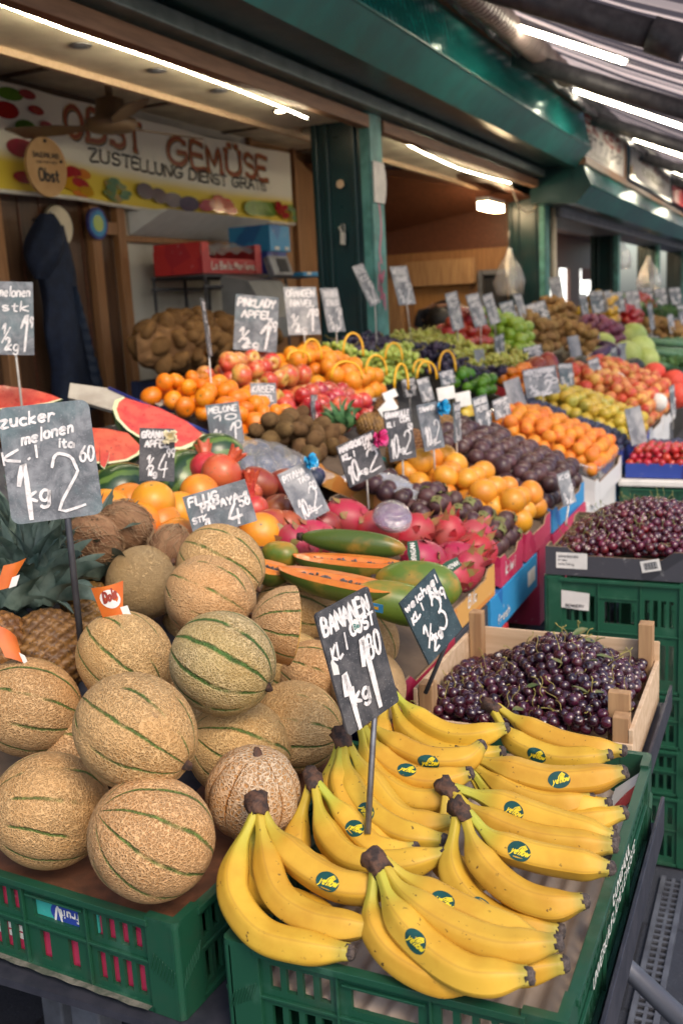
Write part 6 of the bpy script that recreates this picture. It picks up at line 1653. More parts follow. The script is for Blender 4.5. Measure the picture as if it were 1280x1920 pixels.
# pomegranates
def pome(label, p, axis, r=.046, sd=0):
    q = V(axis).normalized().to_track_quat('Z', 'Y'); root = thing('pomegranate', label, 'pomegranate', p, q.to_euler())
    ball(r, 28, 18, .95, lambda th, t, R, z: (R * (1 + .025 * cos(6 * th + sd)), z), .0, .0).build('pomegranate_skin', M['pomegranate'], root, world=False)
    mb = MB(); n = 36
    rg = [[(.015 + .0025 * k ** 1.6 * (1 + .0) + .002 * cos(6 * 2 * pi * j / n) * k, r * .86 + .013 * k + (.010 * max(0, cos(6 * 2 * pi * j / n)) if k == 2 else 0), 2 * pi * j / n) for j in range(n)] for k in (0, 1, 2)]
    for A_, B_ in zip(rg, rg[1:]): mb.add([(R * cos(a), R * sin(a), z) for R, z, a in A_ + B_], [(j, (j + 1) % n, n + (j + 1) % n, n + j) for j in range(n)], 0, True)
    mb.build('calyx_crown', M['pomegranate'], root, world=False)
for i, (lab, px, py, hh, ax, r) in enumerate((('largest pomegranate in front with a red crown pointing up right', 415, 888, .06, (.6, .8, 0), .052), ('pomegranate left behind the largest one', 388, 878, .04, (-.2, 1, .3), .045), ('pomegranate with a pointed red crown right of the flying papaya sign', 476, 955, .04, (-.3, .9, -.2), .036), ('small pomegranate crown between two dark mangoes', 470, 925, .03, (0, 1, 0), .03))): pome(lab, on(px, py, hh), AX(*ax), r, i)
for i, (px, py, lab) in enumerate(((485, 905, 'dark red mango behind the pomegranates'), (530, 905, 'bright red mango left of the blue bow sign'), (520, 955, 'dark mango in the middle of the grey box'), (505, 985, 'brownish red mango at the front of the grey box'), (560, 960, 'mango half hidden by the blue bow sign'), (545, 990, 'mango at the right front of the grey box'), (600, 985, 'mango right of the blue bow sign'))):
    put('red_mango', on(px, py, .03), s=1.0, label=lab, cat='mango', group='red mangoes')
tray('grey blue cardboard box with the red mangoes', -1.12, -1.50, 2.02, 2.36, .07, 'print_black', insert=-.03)
# clear film over a carton of dark fruit
p = on(525, 862, .05)
for nm, (x0, x1, y0, y1), lab in (('film_bag', (-1.22, -1.48, 2.34, 2.62), 'wrinkled clear film stretched over a carton between pomegranates and kiwis'),):
    mb = MB(); rn = random.Random(4)
    mb.grid(lambda u, v: V((x0 + (x1 - x0) * u, y0 + (y1 - y0) * v, zd(x0 + (x1 - x0) * u) + .055 * sin(pi * u) ** .5 * sin(pi * v) ** .5 + .003 * sin(13 * u + 9 * v) + .002 * sin(27 * v - 11 * u))), 40, 40)
    o = mb.build(nm, M['glass_film']); tag(o, lab, 'plastic film')
fill('plum', (-1.22, -1.46, 2.36, 2.60), .026, 'dark fruit under the wrinkled clear film', 'dark fruits under film', 'fruit', s=1.5, layers=1, base=.1)
mb = MB(); mb.grid(lambda u, v: V((-.80 - .26 * u, 2.62 + .16 * v, zd(-.80 - .26 * u) + .045 + .045 * sin(pi * u) ** .6 * sin(pi * v) ** .6 + .006 * sin(33 * u + 17 * v))), 36, 30)
mb.v = [v + V((-.14, -.02, .02)) for v in mb.v]
o = mb.build('film_bag', M['bag_film']); tag(o, 'crinkled clear bag of dark figs between dragon fruits and granadillas', 'plastic bag')
fill('passion_fruit', (-.94, -1.18, 2.56, 2.78), .0265, 'dark fig inside the crinkled clear bag', 'figs in the clear bag', 'fig', layers=1, base=1.0)
tray('orange cardboard box with brown print behind the pink bow sign', -1.14, -1.40, 2.70, 3.02, .08, 'print_orange', insert=-.02)
tray('green and orange cartons stacked beside the pink bow sign', -1.17, -1.30, 3.06, 3.24, .06, 'print_teal', insert=-.02)
# kiwis
tray('brown carton of kiwis', -1.30, -1.53, 2.62, 2.95, .07, 'print_orange', insert=-.02)
fill('kiwi', (-1.30, -1.53, 2.62, 2.95), .030, 'fuzzy brown kiwi between the mangostan sign and the red apples', 'kiwis in the carton', layers=2, base=.4, step=1.35, inset=.8)
# small pineapples with round golden bodies behind the granadilla signs
for i, (px, py, lab, cr_) in enumerate(((722, 770, 'golden baby pineapple behind the granadilla sign, standing highest', False), (700, 800, 'golden baby pineapple with green crown left of the granadilla sign', True), (830, 805, 'golden baby pineapple right of the sign with the blue bow', False), (770, 835, 'golden baby pineapple under the granadilla sign', False), (750, 845, 'golden baby pineapple left at the bottom of its group', False))):
    pineapple(lab, on(px, py, .05), AX(-.9, .25, .3) if cr_ else AX(.2, .8, .5), .045, .060, .10, 20 + i, 'pine_leaf_green', cr_, None, 34)
put('pear', on(752, 850, .03), s=1.0, label='yellow green fruit beside the paper carton under the granadilla sign', cat='pear')
for i, (px, py, lab) in enumerate(((855, 792, 'black avocado right of the blue bow sign'), (880, 800, 'black avocado under the edge on sign'), (858, 818, 'black avocado lowest in its group'), (900, 812, 'black avocado at the right of its group'), (848, 770, 'black avocado at the back of its group'), (905, 790, 'black avocado behind the apricot tub'), (880, 830, 'black avocado in front of the edge on sign'))):
    put('avocado', on(px, py, .04), s=1.0, label=lab, cat='avocado', group='black avocados')
for i, (px, py) in enumerate(((875, 775), (885, 782), (868, 780))): put('pear', on(px, py, .03), s=1.0, label=('yellow mango behind the avocados', 'yellow mango right of the yellow one behind the avocados', 'smallest yellow mango behind the avocados')[i], cat='mango')
fill('lime', (-1.32, -1.52, 4.5, 4.82), .031, 'bright green lime in the heap behind the avocados', 'limes', layers=2, base=.2, step=1.3, inset=.9)
tray('grey paper lined tray of apricot coloured dates behind the limes', -1.28, -1.54, 5.0, 5.3, .07, 'print_red', insert=-.01)
for i in range(8): put('red_mango', on(1000 + 17 * i + random.uniform(-6, 6), (690, 706, 682, 700, 690, 705, 684, 698)[i], .04), s=1.35, label='brownish mango behind the large price sign', cat='mango', group='mangoes behind the large sign')
fill('mandarin', (-1.24, -1.42, 5.0, 5.5), .031, 'small orange mandarin in the heap left of the nectarines', 'mandarins left of the nectarines', layers=2, base=.5, step=1.2)

# third row: watermelons, mandarins, apples, oranges, grapes ------------------------------------------
def wm_skin():
    g = G('watermelon_rind'); c = g.co(); o = g.n('TexCoord').outputs['Object']; x, y, z = g.xyz(o)
    th = g.math('ADD', g.math('ARCTAN2', y, x), g.math('MULTIPLY', g.math('SUBTRACT', g.noise(c, 16, 5), .5), .7))
    s = g.math('SINE', g.math('MULTIPLY', th, 9.0))
    return g.P(col=g.mix(g.step(s, -.1, .6), (.018, .05, .014), (.10, .17, .035)), rough=.3, coat=.2)
M['wm_rind'] = wm_skin()
M['wm_white'] = skin('watermelon_white', (.66, .66, .40), (.60, .62, .34), rough=.35)
M['wm_flesh'] = skin('watermelon_flesh', (.52, .055, .035), (.60, .10, .055), sc=34, rough=.28, coat=.3, bump=.5, bsc=240, spots=(110, (.03, .012, .01), .67), var=.08)
def watermelon(label, p, r, axis, sd=0):
    q = V(axis).normalized().to_track_quat('Z', 'Y'); root = thing('watermelon', label, 'watermelon', p, q.to_euler())
    lemonish(r, r * 1.15, 40, 24, .9, wob(sd, .01)).build('watermelon_rind', M['wm_rind'], root, world=False)
    mb = MB(); mb.tube([(0, 0, r * 1.14), (.004, 0, r * 1.14 + .02)], .005, 6); mb.build('stalk', M['green_cap'], root, world=False)
def wedge(label, p, u, v, n, r, a0, a1, th):
    """slice of a watermelon: sector of radius r spanning a0..a1 in the plane u, v and thickness th along -n"""
    u = V(u).normalized(); n = V(n).normalized(); n = (n - u * n.dot(u)).normalized(); v = n.cross(u)
    Rm = Matrix((u, v, n)).transposed(); root = thing('watermelon_slice', label, 'watermelon', p, Rm.to_euler())
    N = 30
    A = [a0 + (a1 - a0) * k / N for k in range(N + 1)]
    def sec(R0, R1, z, mb):
        vs = [(R0 * cos(a), R0 * sin(a), z) for a in A] + [(R1 * cos(a), R1 * sin(a), z) for a in A]
        mb.add(vs, [(k, N + 1 + k, N + 2 + k, k + 1) for k in range(N)], 0, False)
    mb = MB(); mb.grid(lambda i, j: (r * .90 * j * cos(a0 + (a1 - a0) * i), r * .90 * j * sin(a0 + (a1 - a0) * i), .004 * sin(9 * j) * sin(7 * i) * j), 24, 12); mb.build('flesh', M['wm_flesh'], root, world=False)
    mb = MB(); mb.grid(lambda i, j: (r * (.90 + .08 * j) * cos(a0 + (a1 - a0) * i), r * (.90 + .08 * j) * sin(a0 + (a1 - a0) * i), 0), 30, 2); mb.build('white_rind', M['wm_white'], root, world=False)
    mb = MB()
    mb.grid(lambda i, j: (r * (.98 + .02 * min(1, j * 8)) * cos(a0 + (a1 - a0) * i) * cos(j * 1.0), r * (.98 + .02 * min(1, j * 8)) * sin(a0 + (a1 - a0) * i) * cos(j * 1.0), -th * sin(j * 1.0) / sin(1.0)), 30, 10)
    e0, e1 = a0, a1
    mb.build('watermelon_rind', M['wm_rind'], root, world=False)
    mb = MB()
    for e in (a0, a1): mb.grid(lambda i, j, e=e: (r * .98 * i * cos(e) * cos(j * 1.0), r * .98 * i * sin(e) * cos(j * 1.0), -.0005 - th * sin(j * 1.0) / sin(1.0)), 8, 8)
    mb.build('cut_side', M['wm_flesh'], root, world=False)
nn = -FW * .86 + UP * .32 + RT * .3
wedge('big red watermelon slice leaning at the right, its tip toward the mandarins', at(262, 800, d=2.86), RT * .9 - UP * .44, UP, nn, .165, radians(-118), radians(12), .06) if False else None
def slab(label, outline, d, dr, th=.05, rim=None):
    """cut watermelon face: outline in photo directions on a plane at depth d (+dr per 100 px to the right)"""
    P = [at(px, py, d=d + dr * (px - outline[0][0]) / 100 + .0012 * (outline[0][1] - py)) for px, py in outline]
    c = sum(P, V()) / len(P)
    n = V((0, 0, 0))
    for i in range(len(P)): n += (P[i] - c).cross(P[(i + 1) % len(P)] - c)
    n.normalize()
    if n.dot(CAM - c) < 0: n = -n
    P = [p - n * (p - c).dot(n) for p in P]
    root = thing('watermelon_slice', label, 'watermelon', c - V((0, 0, .1)))
    N = len(P)
    k0, k1 = rim            # indices of outline vertices lying on the rind
    inn = []
    for i, p in enumerate(P):
        f = .0
        if k0 <= i <= k1: f = .10 if k0 < i < k1 else .04
        inn.append(p.lerp(c, f))
    mb = MB(); mb.add([c + n * .003] + [p + n * .0008 for p in inn], [(0, 1 + i, 1 + (i + 1) % N) for i in range(N)], 0, True); mb.build('flesh', M['wm_flesh'], root)
    mb = MB()
    for i in range(k0, k1): mb.add([P[i], P[i + 1], inn[i + 1] + n * .0009, inn[i] + n * .0009], [(0, 1, 2, 3)])
    mb.build('white_rind', M['wm_white'], root)
    mb = MB()
    back = c - n * th
    for i in range(N):
        a, b = P[i], P[(i + 1) % N]; prev = None
        L_ = []
        for q in range(6):
            f = q / 5; s_ = cos(f * pi / 2 * .96) ** .6
            L_.append(((a - c) * (1.0 + .03 * sin(pi * f)) * s_ + c - n * th * sin(f * pi / 2), (b - c) * (1.0 + .03 * sin(pi * f)) * s_ + c - n * th * sin(f * pi / 2)))
        for (a1_, b1_), (a2_, b2_) in zip(L_, L_[1:]): mb.add([a1_, b1_, b2_, a2_], [(0, 1, 2, 3)], 0, True)
    mb.build('watermelon_rind', M['wm_rind'], root)
def arcpts(pts, k=5): return smooth_line(pts, k)
o1 = arcpts([(212, 775), (213, 755), (222, 744), (240, 745)], 4)
slab('big red watermelon slice leaning at the right of the melons, its tip toward the mandarins', [(384, 815), (375, 830), (345, 843), (312, 843), (270, 826), (238, 806), (218, 785), (211, 765), (216, 750), (232, 744), (300, 765), (350, 790)], 2.80, .06, .07, (0, 9))
slab('red watermelon slice cut flat, lower and left of the big leaning slice', [(268, 838), (262, 852), (240, 864), (200, 870), (150, 866), (120, 850), (120, 800), (200, 804), (240, 812)], 2.66, .05, .07, (0, 5))
slab('long red watermelon slice at the far left behind the melonen sign', [(118, 748), (96, 756), (60, 762), (0, 768), (-60, 768), (-60, 735), (0, 722), (60, 730), (96, 740)], 2.75, .03, .07, (0, 4))
slab('thin watermelon slice with yellow rind beside the big melon sign', [(206, 846), (204, 862), (196, 880), (188, 872), (188, 838)], 2.5, .05, .05, (0, 3))
watermelon('dark green whole watermelon under the slices, left of the granat apfel sign', at(232, 925, d=2.50), .078, AX(.8, .1, .5), 1)
watermelon('striped watermelon right behind the granat apfel sign', at(345, 905, d=2.62), .085, AX(.3, .5, .8), 2)
watermelon('small dark watermelon under the tip of the big slice', at(405, 858, d=2.80), .07, AX(.9, .1, .2), 3)
mb = MB()
q_ = [at(132, 718, d=3.05), at(205, 728, d=3.08), at(392, 812, d=3.02), at(385, 840, d=2.94), at(230, 775, d=2.98), at(128, 745, d=3.0)]
mb.add([v for v in q_] + [v + FW * .012 - UP * .008 for v in q_], [(0, 5, 4, 3, 2, 1), (6, 7, 8, 9, 10, 11)] + [(i, (i + 1) % 6, 6 + (i + 1) % 6, 6 + i) for i in range(6)])
o = mb.build('cardboard_sheet', M['card_grey']); tag(o, 'pale cardboard divider with a blue edge between watermelons and mandarins', 'cardboard')
mb = MB(); mb.tube([q_[1] - FW * .004, q_[2] - FW * .004], .006, 6); mb.build('blue_edge', M['print_deepblue'], o)
mb = MB(); q2 = [at(270, 745, d=3.22), at(362, 715, d=3.5), at(372, 728, d=3.5), at(300, 762, d=3.2)]
mb.add(q2 + [v + FW * .02 for v in q2], [(0, 3, 2, 1), (4, 5, 6, 7)] + [(i, (i + 1) % 4, 4 + (i + 1) % 4, 4 + i) for i in range(4)]); o = mb.build('cardboard_sheet', M['card_grey']); tag(o, 'pale cardboard flap behind the mandarins', 'cardboard')

fill('mandarin', (-1.50, -1.92, 2.66, 3.02), .034, 'shiny orange mandarin in the heap right of the watermelon slices', 'mandarins right of the watermelons', s=1.08, layers=2, base=-.9, step=1.2, inset=.8, mound=.02)
M['apple_hole'] = plain('apple_stalk', (.08, .05, .02), .8)
fill('red_apple', (-1.44, -1.68, 3.08, 3.56), .036, 'dark red apple in the heap behind the kiwis', 'dark red apples behind the kiwis', 'apple', layers=2, base=-.7, step=1.2, mound=.01)
for sd in range(3): proto('apple', ball(.040, 22, 16, .9, wob(sd + 61, .025), .32, .2), M['apple'])
fill('apple', (-1.66, -1.98, 3.04, 3.52), .042, 'red and yellow apple under the pinklady sign', 'red yellow apples under the pinklady sign', 'apple', layers=2, base=-.7, step=1.25, inset=.9, mound=.02)
fill('orange', (-1.56, -1.98, 3.58, 3.98), .038, 'bright orange in the heap left of the green grapes', 'oranges left of the grapes', 'orange', s=1.05, layers=2, base=-.7, step=1.25, inset=.8, mound=.03)

# grapes: bunches in carrier bags with yellow handles
def grape_mesh(sd, r=.0122, n=46, L=.085, W=.05):
    rn = random.Random(sd); mb = MB(); base = ball(r, 10, 8, 1.12)
    for k in range(n):
        t = rn.random(); a = rn.uniform(0, 6.3); R = W * (1 - .55 * t) * sqrt(rn.uniform(.35, 1))
        c = V((R * cos(a), (t - .5) * 2 * L, .025 + R * sin(a) * .8)); e = Matrix.Rotation(rn.uniform(0, 3), 4, 'X'); s_ = rn.uniform(.85, 1.12)
        mb.add([c + (e @ p) * s_ for p in base.v], base.f, 0, True)
    return mb
GM = {}
for nm, m in (('green', 'grape_green'), ('blue', 'grape_blue'), ('yellow', 'grape_yellow')):
    GM[nm] = []
    for sd in range(3):
        mb = grape_mesh(sd + 7 * len(GM)); GM[nm].append(proto('grape_' + nm, mb, M[m]))
stemme = None
mb = MB(); mb.tube([(0, .05, .05), (.004, .10, .065), (0, .12, .08)], .002, 6); stemme = proto('grape_stem', mb, M['stem'])
def grapes(col, p, rz, s, label, group):
    o = bpy.data.objects.new('grape_bunch', random.choice(GM[col])); COL.objects.link(o); o.location = p
    o.rotation_euler = (random.uniform(-.2, .2), SA + random.uniform(-.2, .2), rz); o.scale = (s,) * 3; tag(o, label, 'grapes', group)
    c = bpy.data.objects.new('stalk', stemme); link(c, o)
GR = [('green', -1.56, -1.82, 4.0, 4.50, 2), ('green', -1.80, -1.98, 3.98, 4.22, 1), ('blue', -1.80, -2.0, 4.2, 4.9, 2), ('blue', -1.52, -1.80, 4.52, 4.95, 2), ('yellow', -1.50, -1.98, 4.98, 5.62, 1), ('blue', -1.38, -1.54, 4.60, 5.2, 1), ('yellow', -1.45, -1.70, 5.64, 6.05, 1)]
TX = {'green': ('bunch of green grapes behind the oranges, between the yellow handles', 'green grapes'), 'blue': ('bunch of dark blue grapes in the middle of the grape display', 'blue grapes'), 'yellow': ('bunch of yellowish grapes at the far side of the grape display', 'yellow grapes')}
for col, xa, xb, ya, yb, nl in GR:
    for p, L in pile(xa, xb, ya, yb, .068, nl, base=.1, step=.75, inset=.7, sp=1.5, mound=.03): grapes(col, p - NRM * .03, random.uniform(0, 6.3), 1.0, *TX[col])
for i, (px, py, w_, h_, lab) in enumerate(((662, 640, 40, 52, 'yellow carrier handle nearest the green post'), (650, 690, 60, 40, 'yellow carrier handle at the front left of the green grapes'), (705, 680, 42, 46, 'yellow carrier handle on the green grapes left of the blue ones'), (738, 655, 34, 40, 'yellow carrier handle rising between two blue grape bunches'), (752, 700, 28, 60, 'tall narrow yellow handle right of the small signs'), (800, 690, 40, 40, 'yellow carrier handle above the pale price signs'), (790, 684, 34, 32, 'small yellow handle behind the one above the pale signs'), (838, 672, 34, 48, 'yellow carrier handle at the right end of the grapes'), (585, 650, 36, 46, 'yellow carrier handle behind the pinklady sign'), (560, 665, 44, 24, 'low yellow handle above the oranges'))):
    c = on(px, py + h_ * .5, .12); d = (c - CAM).dot(FW); k = d / 1867
    u = (RT * .9 + FW * .3).normalized(); mb = MB()
    vs = []
    for q in range(13):
        a = pi * q / 12; pt = c + u * (w_ * k * .5 * cos(a)) + UP * (h_ * k * .80 * sin(a) ** .8)
        vs.append(pt)
    mb.tube(vs, .0048, 8)
    o = mesh_at(mb, 'bag_handle', M['handle_yellow'], c); tag(o, lab, 'handle', 'yellow carrier handles')
for k, (px, py, lab) in enumerate(((520, 662, 'crumpled white paper left of the green grapes'), (545, 650, 'crumpled white paper behind the apples'), (575, 628, 'white paper scrap under the second row sign'))):
    o = mesh_at(ball(.035, 14, 10, .5, wob(k, .35)), 'crumpled_paper', M['paper'], on(px, py, .09)); tag(o, lab, 'paper')
# beyond the grapes
fill('red_apple', (-1.72, -1.98, 5.66, 6.10), .036, 'red apple at the back, just before the green apples', 'red apples at the back', 'apple', layers=3, base=.3, mound=.04, s=1.1)
fill('green_apple', (-1.55, -1.98, 6.12, 6.55), .036, 'green apple in the heap at the back, under the row of tilted signs', 'green apples at the back', 'apple', layers=3, base=.3, mound=.04, s=1.1)
fill('potato', (-1.50, -1.98, 6.58, 7.10), .036, 'small brown potato right behind the green apples', 'potatoes on the display', layers=3, base=.2, mound=.05)
fill('garlic', (-1.72, -1.98, 7.12, 7.36), .028, 'white garlic bulb beside the potatoes', 'garlic bulbs', layers=3, base=.3, mound=.05, s=1.2)
fill('potato', (-1.30, -1.70, 7.12, 7.60), .036, 'brown ginger like root in front of the garlic', 'roots in front of the garlic', 'root', layers=3, base=.2, mound=.04)
fill('red_onion', (-1.25, -1.65, 7.64, 8.45), .036, 'dark red onion in the heap right of the garlic', 'red onions on the display', 'onion', layers=3, base=.2, mound=.08)
fill('potato', (-1.66, -1.98, 7.50, 8.60), .040, 'yellowish onion behind the red onions', 'onions at the back', 'onion', layers=3, base=.3, mound=.08)
o = mesh_at(ball(.34, 36, 24, .62, lambda th, t, r, z: (r * (1 + .04 * sin(5 * th + 8 * t) + .03 * sin(11 * th)), z)), 'onion_net', plain('onion_net_mesh', (.12, .025, .07), .7, (.22, .07, .13), sc=26, lo=.4, hi=.6, bump=1, bsc=60, bd=.02), (-1.66, 9.25, zd(-1.66) + .14)); tag(o, 'bulging purple net of red onions behind the loose onions', 'onion net')
for i, (px, py, k, s_, lab, cat) in enumerate(((1140, 655, 'aubergine', 1.6, 'dark aubergine between the onions and cabbages', 'aubergine'), (1110, 640, 'aubergine', 1.5, 'aubergine lying behind the nearest one', 'aubergine'), (1120, 668, 'aubergine', 1.4, 'aubergine in front of the pale cabbages', 'aubergine'), (1132, 642, 'cabbage', .9, 'pale green cabbage left of the big cabbages', 'cabbage'), (1125, 668, 'cabbage', .8, 'small pale cabbage in front of the aubergines', 'cabbage'), (1185, 635, 'cabbage', 1.5, 'largest pale green cabbage, highest of its group', 'cabbage'), (1200, 655, 'cabbage', 1.3, 'pale cabbage right below the largest one', 'cabbage'), (1175, 665, 'cabbage', 1.2, 'pale cabbage in front of the largest one', 'cabbage'), (1210, 675, 'cabbage', 1.1, 'pale cabbage beside the leeks', 'cabbage'), (1180, 692, 'avocado', 2.0, 'long dark green squash under the cabbages', 'squash'), (1090, 690, 'avocado', 1.8, 'green squash behind the small price signs', 'squash'))):
    put(k, on(px, py, .08), s=s_, label=lab, cat=cat)
for j in range(3):
    for i in range(9):
        c = on(1232 + 10 * i - 6 * j, 640 + 20 * j + random.uniform(-5, 5), .06); dr = (RT * .95 - UP * .10 + FW * random.uniform(-.1, .3)).normalized()
        mb = MB(); mb.tube([c - dr * .2, c - dr * .05, c + dr * .12, c + dr * .26], [.012, .018, .026, .006], 8); o = mesh_at(mb, 'leek', M['leek'], c); tag(o, 'dark green leek lying in the bundle at the right photo edge', 'leek', 'leeks at the right photo edge')
for px, py, w_, h_, lab in ((1200, 590, 70, 20, 'low heap of dark green herbs at the far end of the display'), (1262, 690, 40, 18, 'leafy greens below the leeks at the right edge'), (1262, 590, 40, 16, 'green herbs at the far right end')):
    c = on(px, py, .06); d = (c - CAM).dot(FW) / 1867; mb = MB()
    for k in range(420):
        p = c + RT * random.gauss(0, w_ * d * .40) + UP * abs(random.gauss(0, h_ * d * .4)) + FW * random.gauss(0, .12); u = V((random.gauss(0, 1), random.gauss(0, 1), random.gauss(0, 1))).normalized() * .04; v = u.orthogonal().normalized() * .012
        mb.add([p - u, p + v, p + u, p - v], [(0, 1, 2, 3)])
    o = mb.build('herbs', plain('herb_leaf_%d' % px, (.035, .10, .02), .6, (.06, .15, .03), sc=30)); tag(o, lab, 'herbs', kind='stuff')
fill('yellow_pepper', (-1.62, -1.98, 9.75, 10.4), .042, 'yellow pepper right behind the purple onion net', 'yellow peppers behind the onion net', layers=3, base=.3, mound=.10, s=1.1)
fill('tomato', (-1.50, -1.98, 10.45, 11.2), .042, 'orange red tomato behind the yellow peppers', 'tomatoes behind the peppers', s=2.3, layers=2, base=.3, mound=.10)
fill('green_apple', (-1.60, -1.98, 11.25, 12.0), .042, 'yellow green fruit behind the far tomatoes', 'yellow green fruits behind the far tomatoes', 'fruit', s=1.2, layers=2, base=.3, mound=.12)
fill('red_pepper', (-1.60, -1.98, 12.05, 13.0), .045, 'red pepper at the far end of the display', 'red peppers at the far end', layers=2, base=.3, mound=.12, s=1.1)
fill('potato', (-1.05, -1.5, 10.4, 11.4), .045, 'cream coloured mushroom in the far heap', 'mushrooms in the far heap', 'mushroom', s=1.2, layers=2, base=.2, mound=.06)
# tomatoes on the right on green crates
cx, cy = -.50, 4.75
z_ = .74
for i, h_ in enumerate((.20, .22, .26)):
    z_ -= h_ + .003
    crate(('top green crate of the farther stack under the white lid', 'middle green crate of the farther stack', 'lowest green crate of the farther stack')[i], (cx, cy, max(z_, .0)), .40, .56, h_, 'crate_green_far', group='green plastic crates')
mb = MB(); mb.box(cx - .205, cx + .205, cy - .285, cy + .285, .746, .772); o = mb.build('foam_board', M['paper'], bevel=.004); tag(o, 'white foam lid on the farther stack of green crates', 'lid')
tray('dark blue punnet tray of small red tomatoes at the right photo edge', cx + .20, cx - .18, cy - .24, cy + .02, .065, 'print_deepblue', True, .842, insert=-.03, cutout=False)
fill('tomato', (cx + .20, cx - .18, cy - .24, cy + .02), .019, 'small red tomato in the dark blue punnet tray', 'small red tomatoes in the punnet tray', layers=3, base=.1, step=1.3, inset=.7, flat=True, z=.842)
tray('dark punnet tray of blueberries behind the small red tomatoes', cx + .20, cx - .18, cy + .06, cy + .27, .065, 'print_deepblue', True, .842, insert=-.03, cutout=False)
fill('plum', (cx + .20, cx - .18, cy + .06, cy + .27), .0165, 'dark blueberry in the punnet tray behind the red tomatoes', 'blueberries in the punnet tray', 'blueberry', layers=2, base=.2, flat=True, z=.842)

# ================================================================== PRICE SIGNS
def badge(root, Mx, W, H_):
    mb = MB(); mb.add([Mx @ V((W * (.60 + .06 * a), H_ * (.78 + .045 * b) - .004, .0009)) for a, b in ((0, 1.3), (1, .7), (1, -.7), (0, -1.3), (-1, -.7), (-1, .7))], [(5, 4, 3, 2, 1, 0)]); s_ = mb.build('bio_label', M['paper'], root)
    mb = MB(); letters(mb, text_strokes('Bio', 0, 0, .007, .010, jit=.05), .0016, lambda x, y, n: Mx @ V((W * .60 - .005 + x, H_ * .78 - .008 + y, .0014 + n))); mb.build('printing', M['stall_green'], s_)
    mb = MB(); mb.add([Mx @ V((W * a, H_ * b, .0009)) for a, b in ((.02, .50), (.12, .48), (.13, .55), (.06, .62), (.03, .60))], [(0, 1, 2, 3, 4)]); mb.build('paper_scrap', M['handle_yellow'] if False else M['paper'], root)
sign('big worn slate price sign for zucker melonen in the left foreground', (-6, 766), (166, 748), (30, 984), 1.62, .03,
     [('zucker', .02, .83, .11, .58, {'rise': .05, 'sw': .032}), ('melonen', .22, .67, .105, .56, {'rise': .14, 'sw': .030}), ('ita', .60, .615, .075, .17, {'rise': -.1, 'sw': .03}), ('K.I', -.0, .52, .10, .36, {'rise': .12, 'sw': .034, 'slant': 0}), ('1', .12, .03, .48, .10, {'sw': .055, 'slant': .0}), ('kg', .21, .17, .15, .22, {'sw': .036}), ('2', .52, .07, .47, .30, {'sw': .034, 'slant': -.05}), ('60', .82, .47, .12, .15, {'sw': .026})],
     'slate', lean=(152, 1205, 1.66), rodm='dark_metal', rodr=.0055, rnd_=.10, rodx=.60)
sign('dark slate price sign for bananen standing in the banana crate', (590, 1152), (690, 1098), (624, 1402), 1.34, .085,
     [('BANANEN', .05, .81, .13, .84, {'rise': .0, 'sw': .05, 'slant': .05}), ('COST', .48, .70, .09, .44, {'sw': .045}), ('KL I', .07, .58, .12, .28, {'rise': .25, 'sw': .04}), ('1', .12, .02, .46, .09, {'sw': .085, 'slant': 0}), ('kg', .24, .20, .13, .26, {'sw': .05}), ('1', .52, .10, .54, .12, {'sw': .09, 'slant': .02}), ('80', .66, .46, .20, .24, {'sw': .045})],
     'slate_dark', lean=(693, 1565, 1.33), rodm='rod', rodr=.0045, rnd_=.05, rodx=.56, extra=badge)
sign('dark blue slate price sign for weichsel beside the sour cherry crate', (749, 1131), (814, 1066), (776, 1279), 1.70, .075,
     [('weichsel', .04, .82, .11, .88, {'sw': .045}), ('INL', .62, .70, .09, .28, {'sw': .045}), ('KL I', .06, .62, .10, .32, {'rise': .2, 'sw': .045}), ('½', .10, .14, .34, .26, {'sw': .05, 'slant': .2}), ('kg', .30, .20, .11, .22, {'sw': .045}), ('3', .52, .22, .46, .22, {'sw': .045}), ('99', .72, .56, .17, .22, {'sw': .042})],
     'slate_green', lean=(800, 1300, 1.80), rodm='dark_metal', rodr=.004, rodx=.6)
sign('pale blue slate price sign for flug papaya leaning between citrus and melons', (342, 932), (459, 898), (364, 1012), 2.06, .03,
     [('FLUG', .06, .74, .18, .46, {'sw': .04}), ('PAPAYA 1', .22, .55, .17, .72, {'sw': .038}), ('STK', .04, .34, .12, .22, {'sw': .03}), ('4', .58, .08, .48, .20, {'sw': .05}), ('50', .80, .42, .2, .16, {'sw': .035}), ('1', .2, .05, .3, .06, {'sw': .04})],
     'slate', lean=(425, 1050, 2.05), rodr=.003)
sign('slate price sign for granat apfel with a cream bow', (262, 802), (328, 804), (281, 902), 2.36, .02,
     [('GRANAT', .06, .82, .12, .74, {'sw': .06}), ('APFEL', .16, .65, .12, .66, {'sw': .06}), ('½', .18, .16, .36, .2, {'sw': .05}), ('kg', .26, .10, .12, .22, {'sw': .05}), ('4', .52, .10, .44, .24, {'sw': .05}), ('99', .76, .46, .16, .22, {'sw': .045})],
     'slate_dark', lean=(309, 950, 2.36), bowc=(.86, .82, 'ribbon_cream', .024))
sign('pale slate price sign for pitahaya with a blue bow', (520, 890), (574, 864), (556, 990), 2.36, .05,
     [('PITAHA', .08, .82, .10, .70, {'sw': .055}), ('TAS', .48, .68, .09, .36, {'sw': .05}), ('10', .12, .08, .34, .24, {'sw': .055}), ('dkg', .36, .12, .12, .26, {'sw': .045}), ('2', .56, .16, .42, .26, {'sw': .045}), ('90', .74, .48, .14, .18, {'sw': .04})],
     'slate_pale', lean=(585, 1010, 2.40), bowc=(.97, .96, 'ribbon_blue', .026))
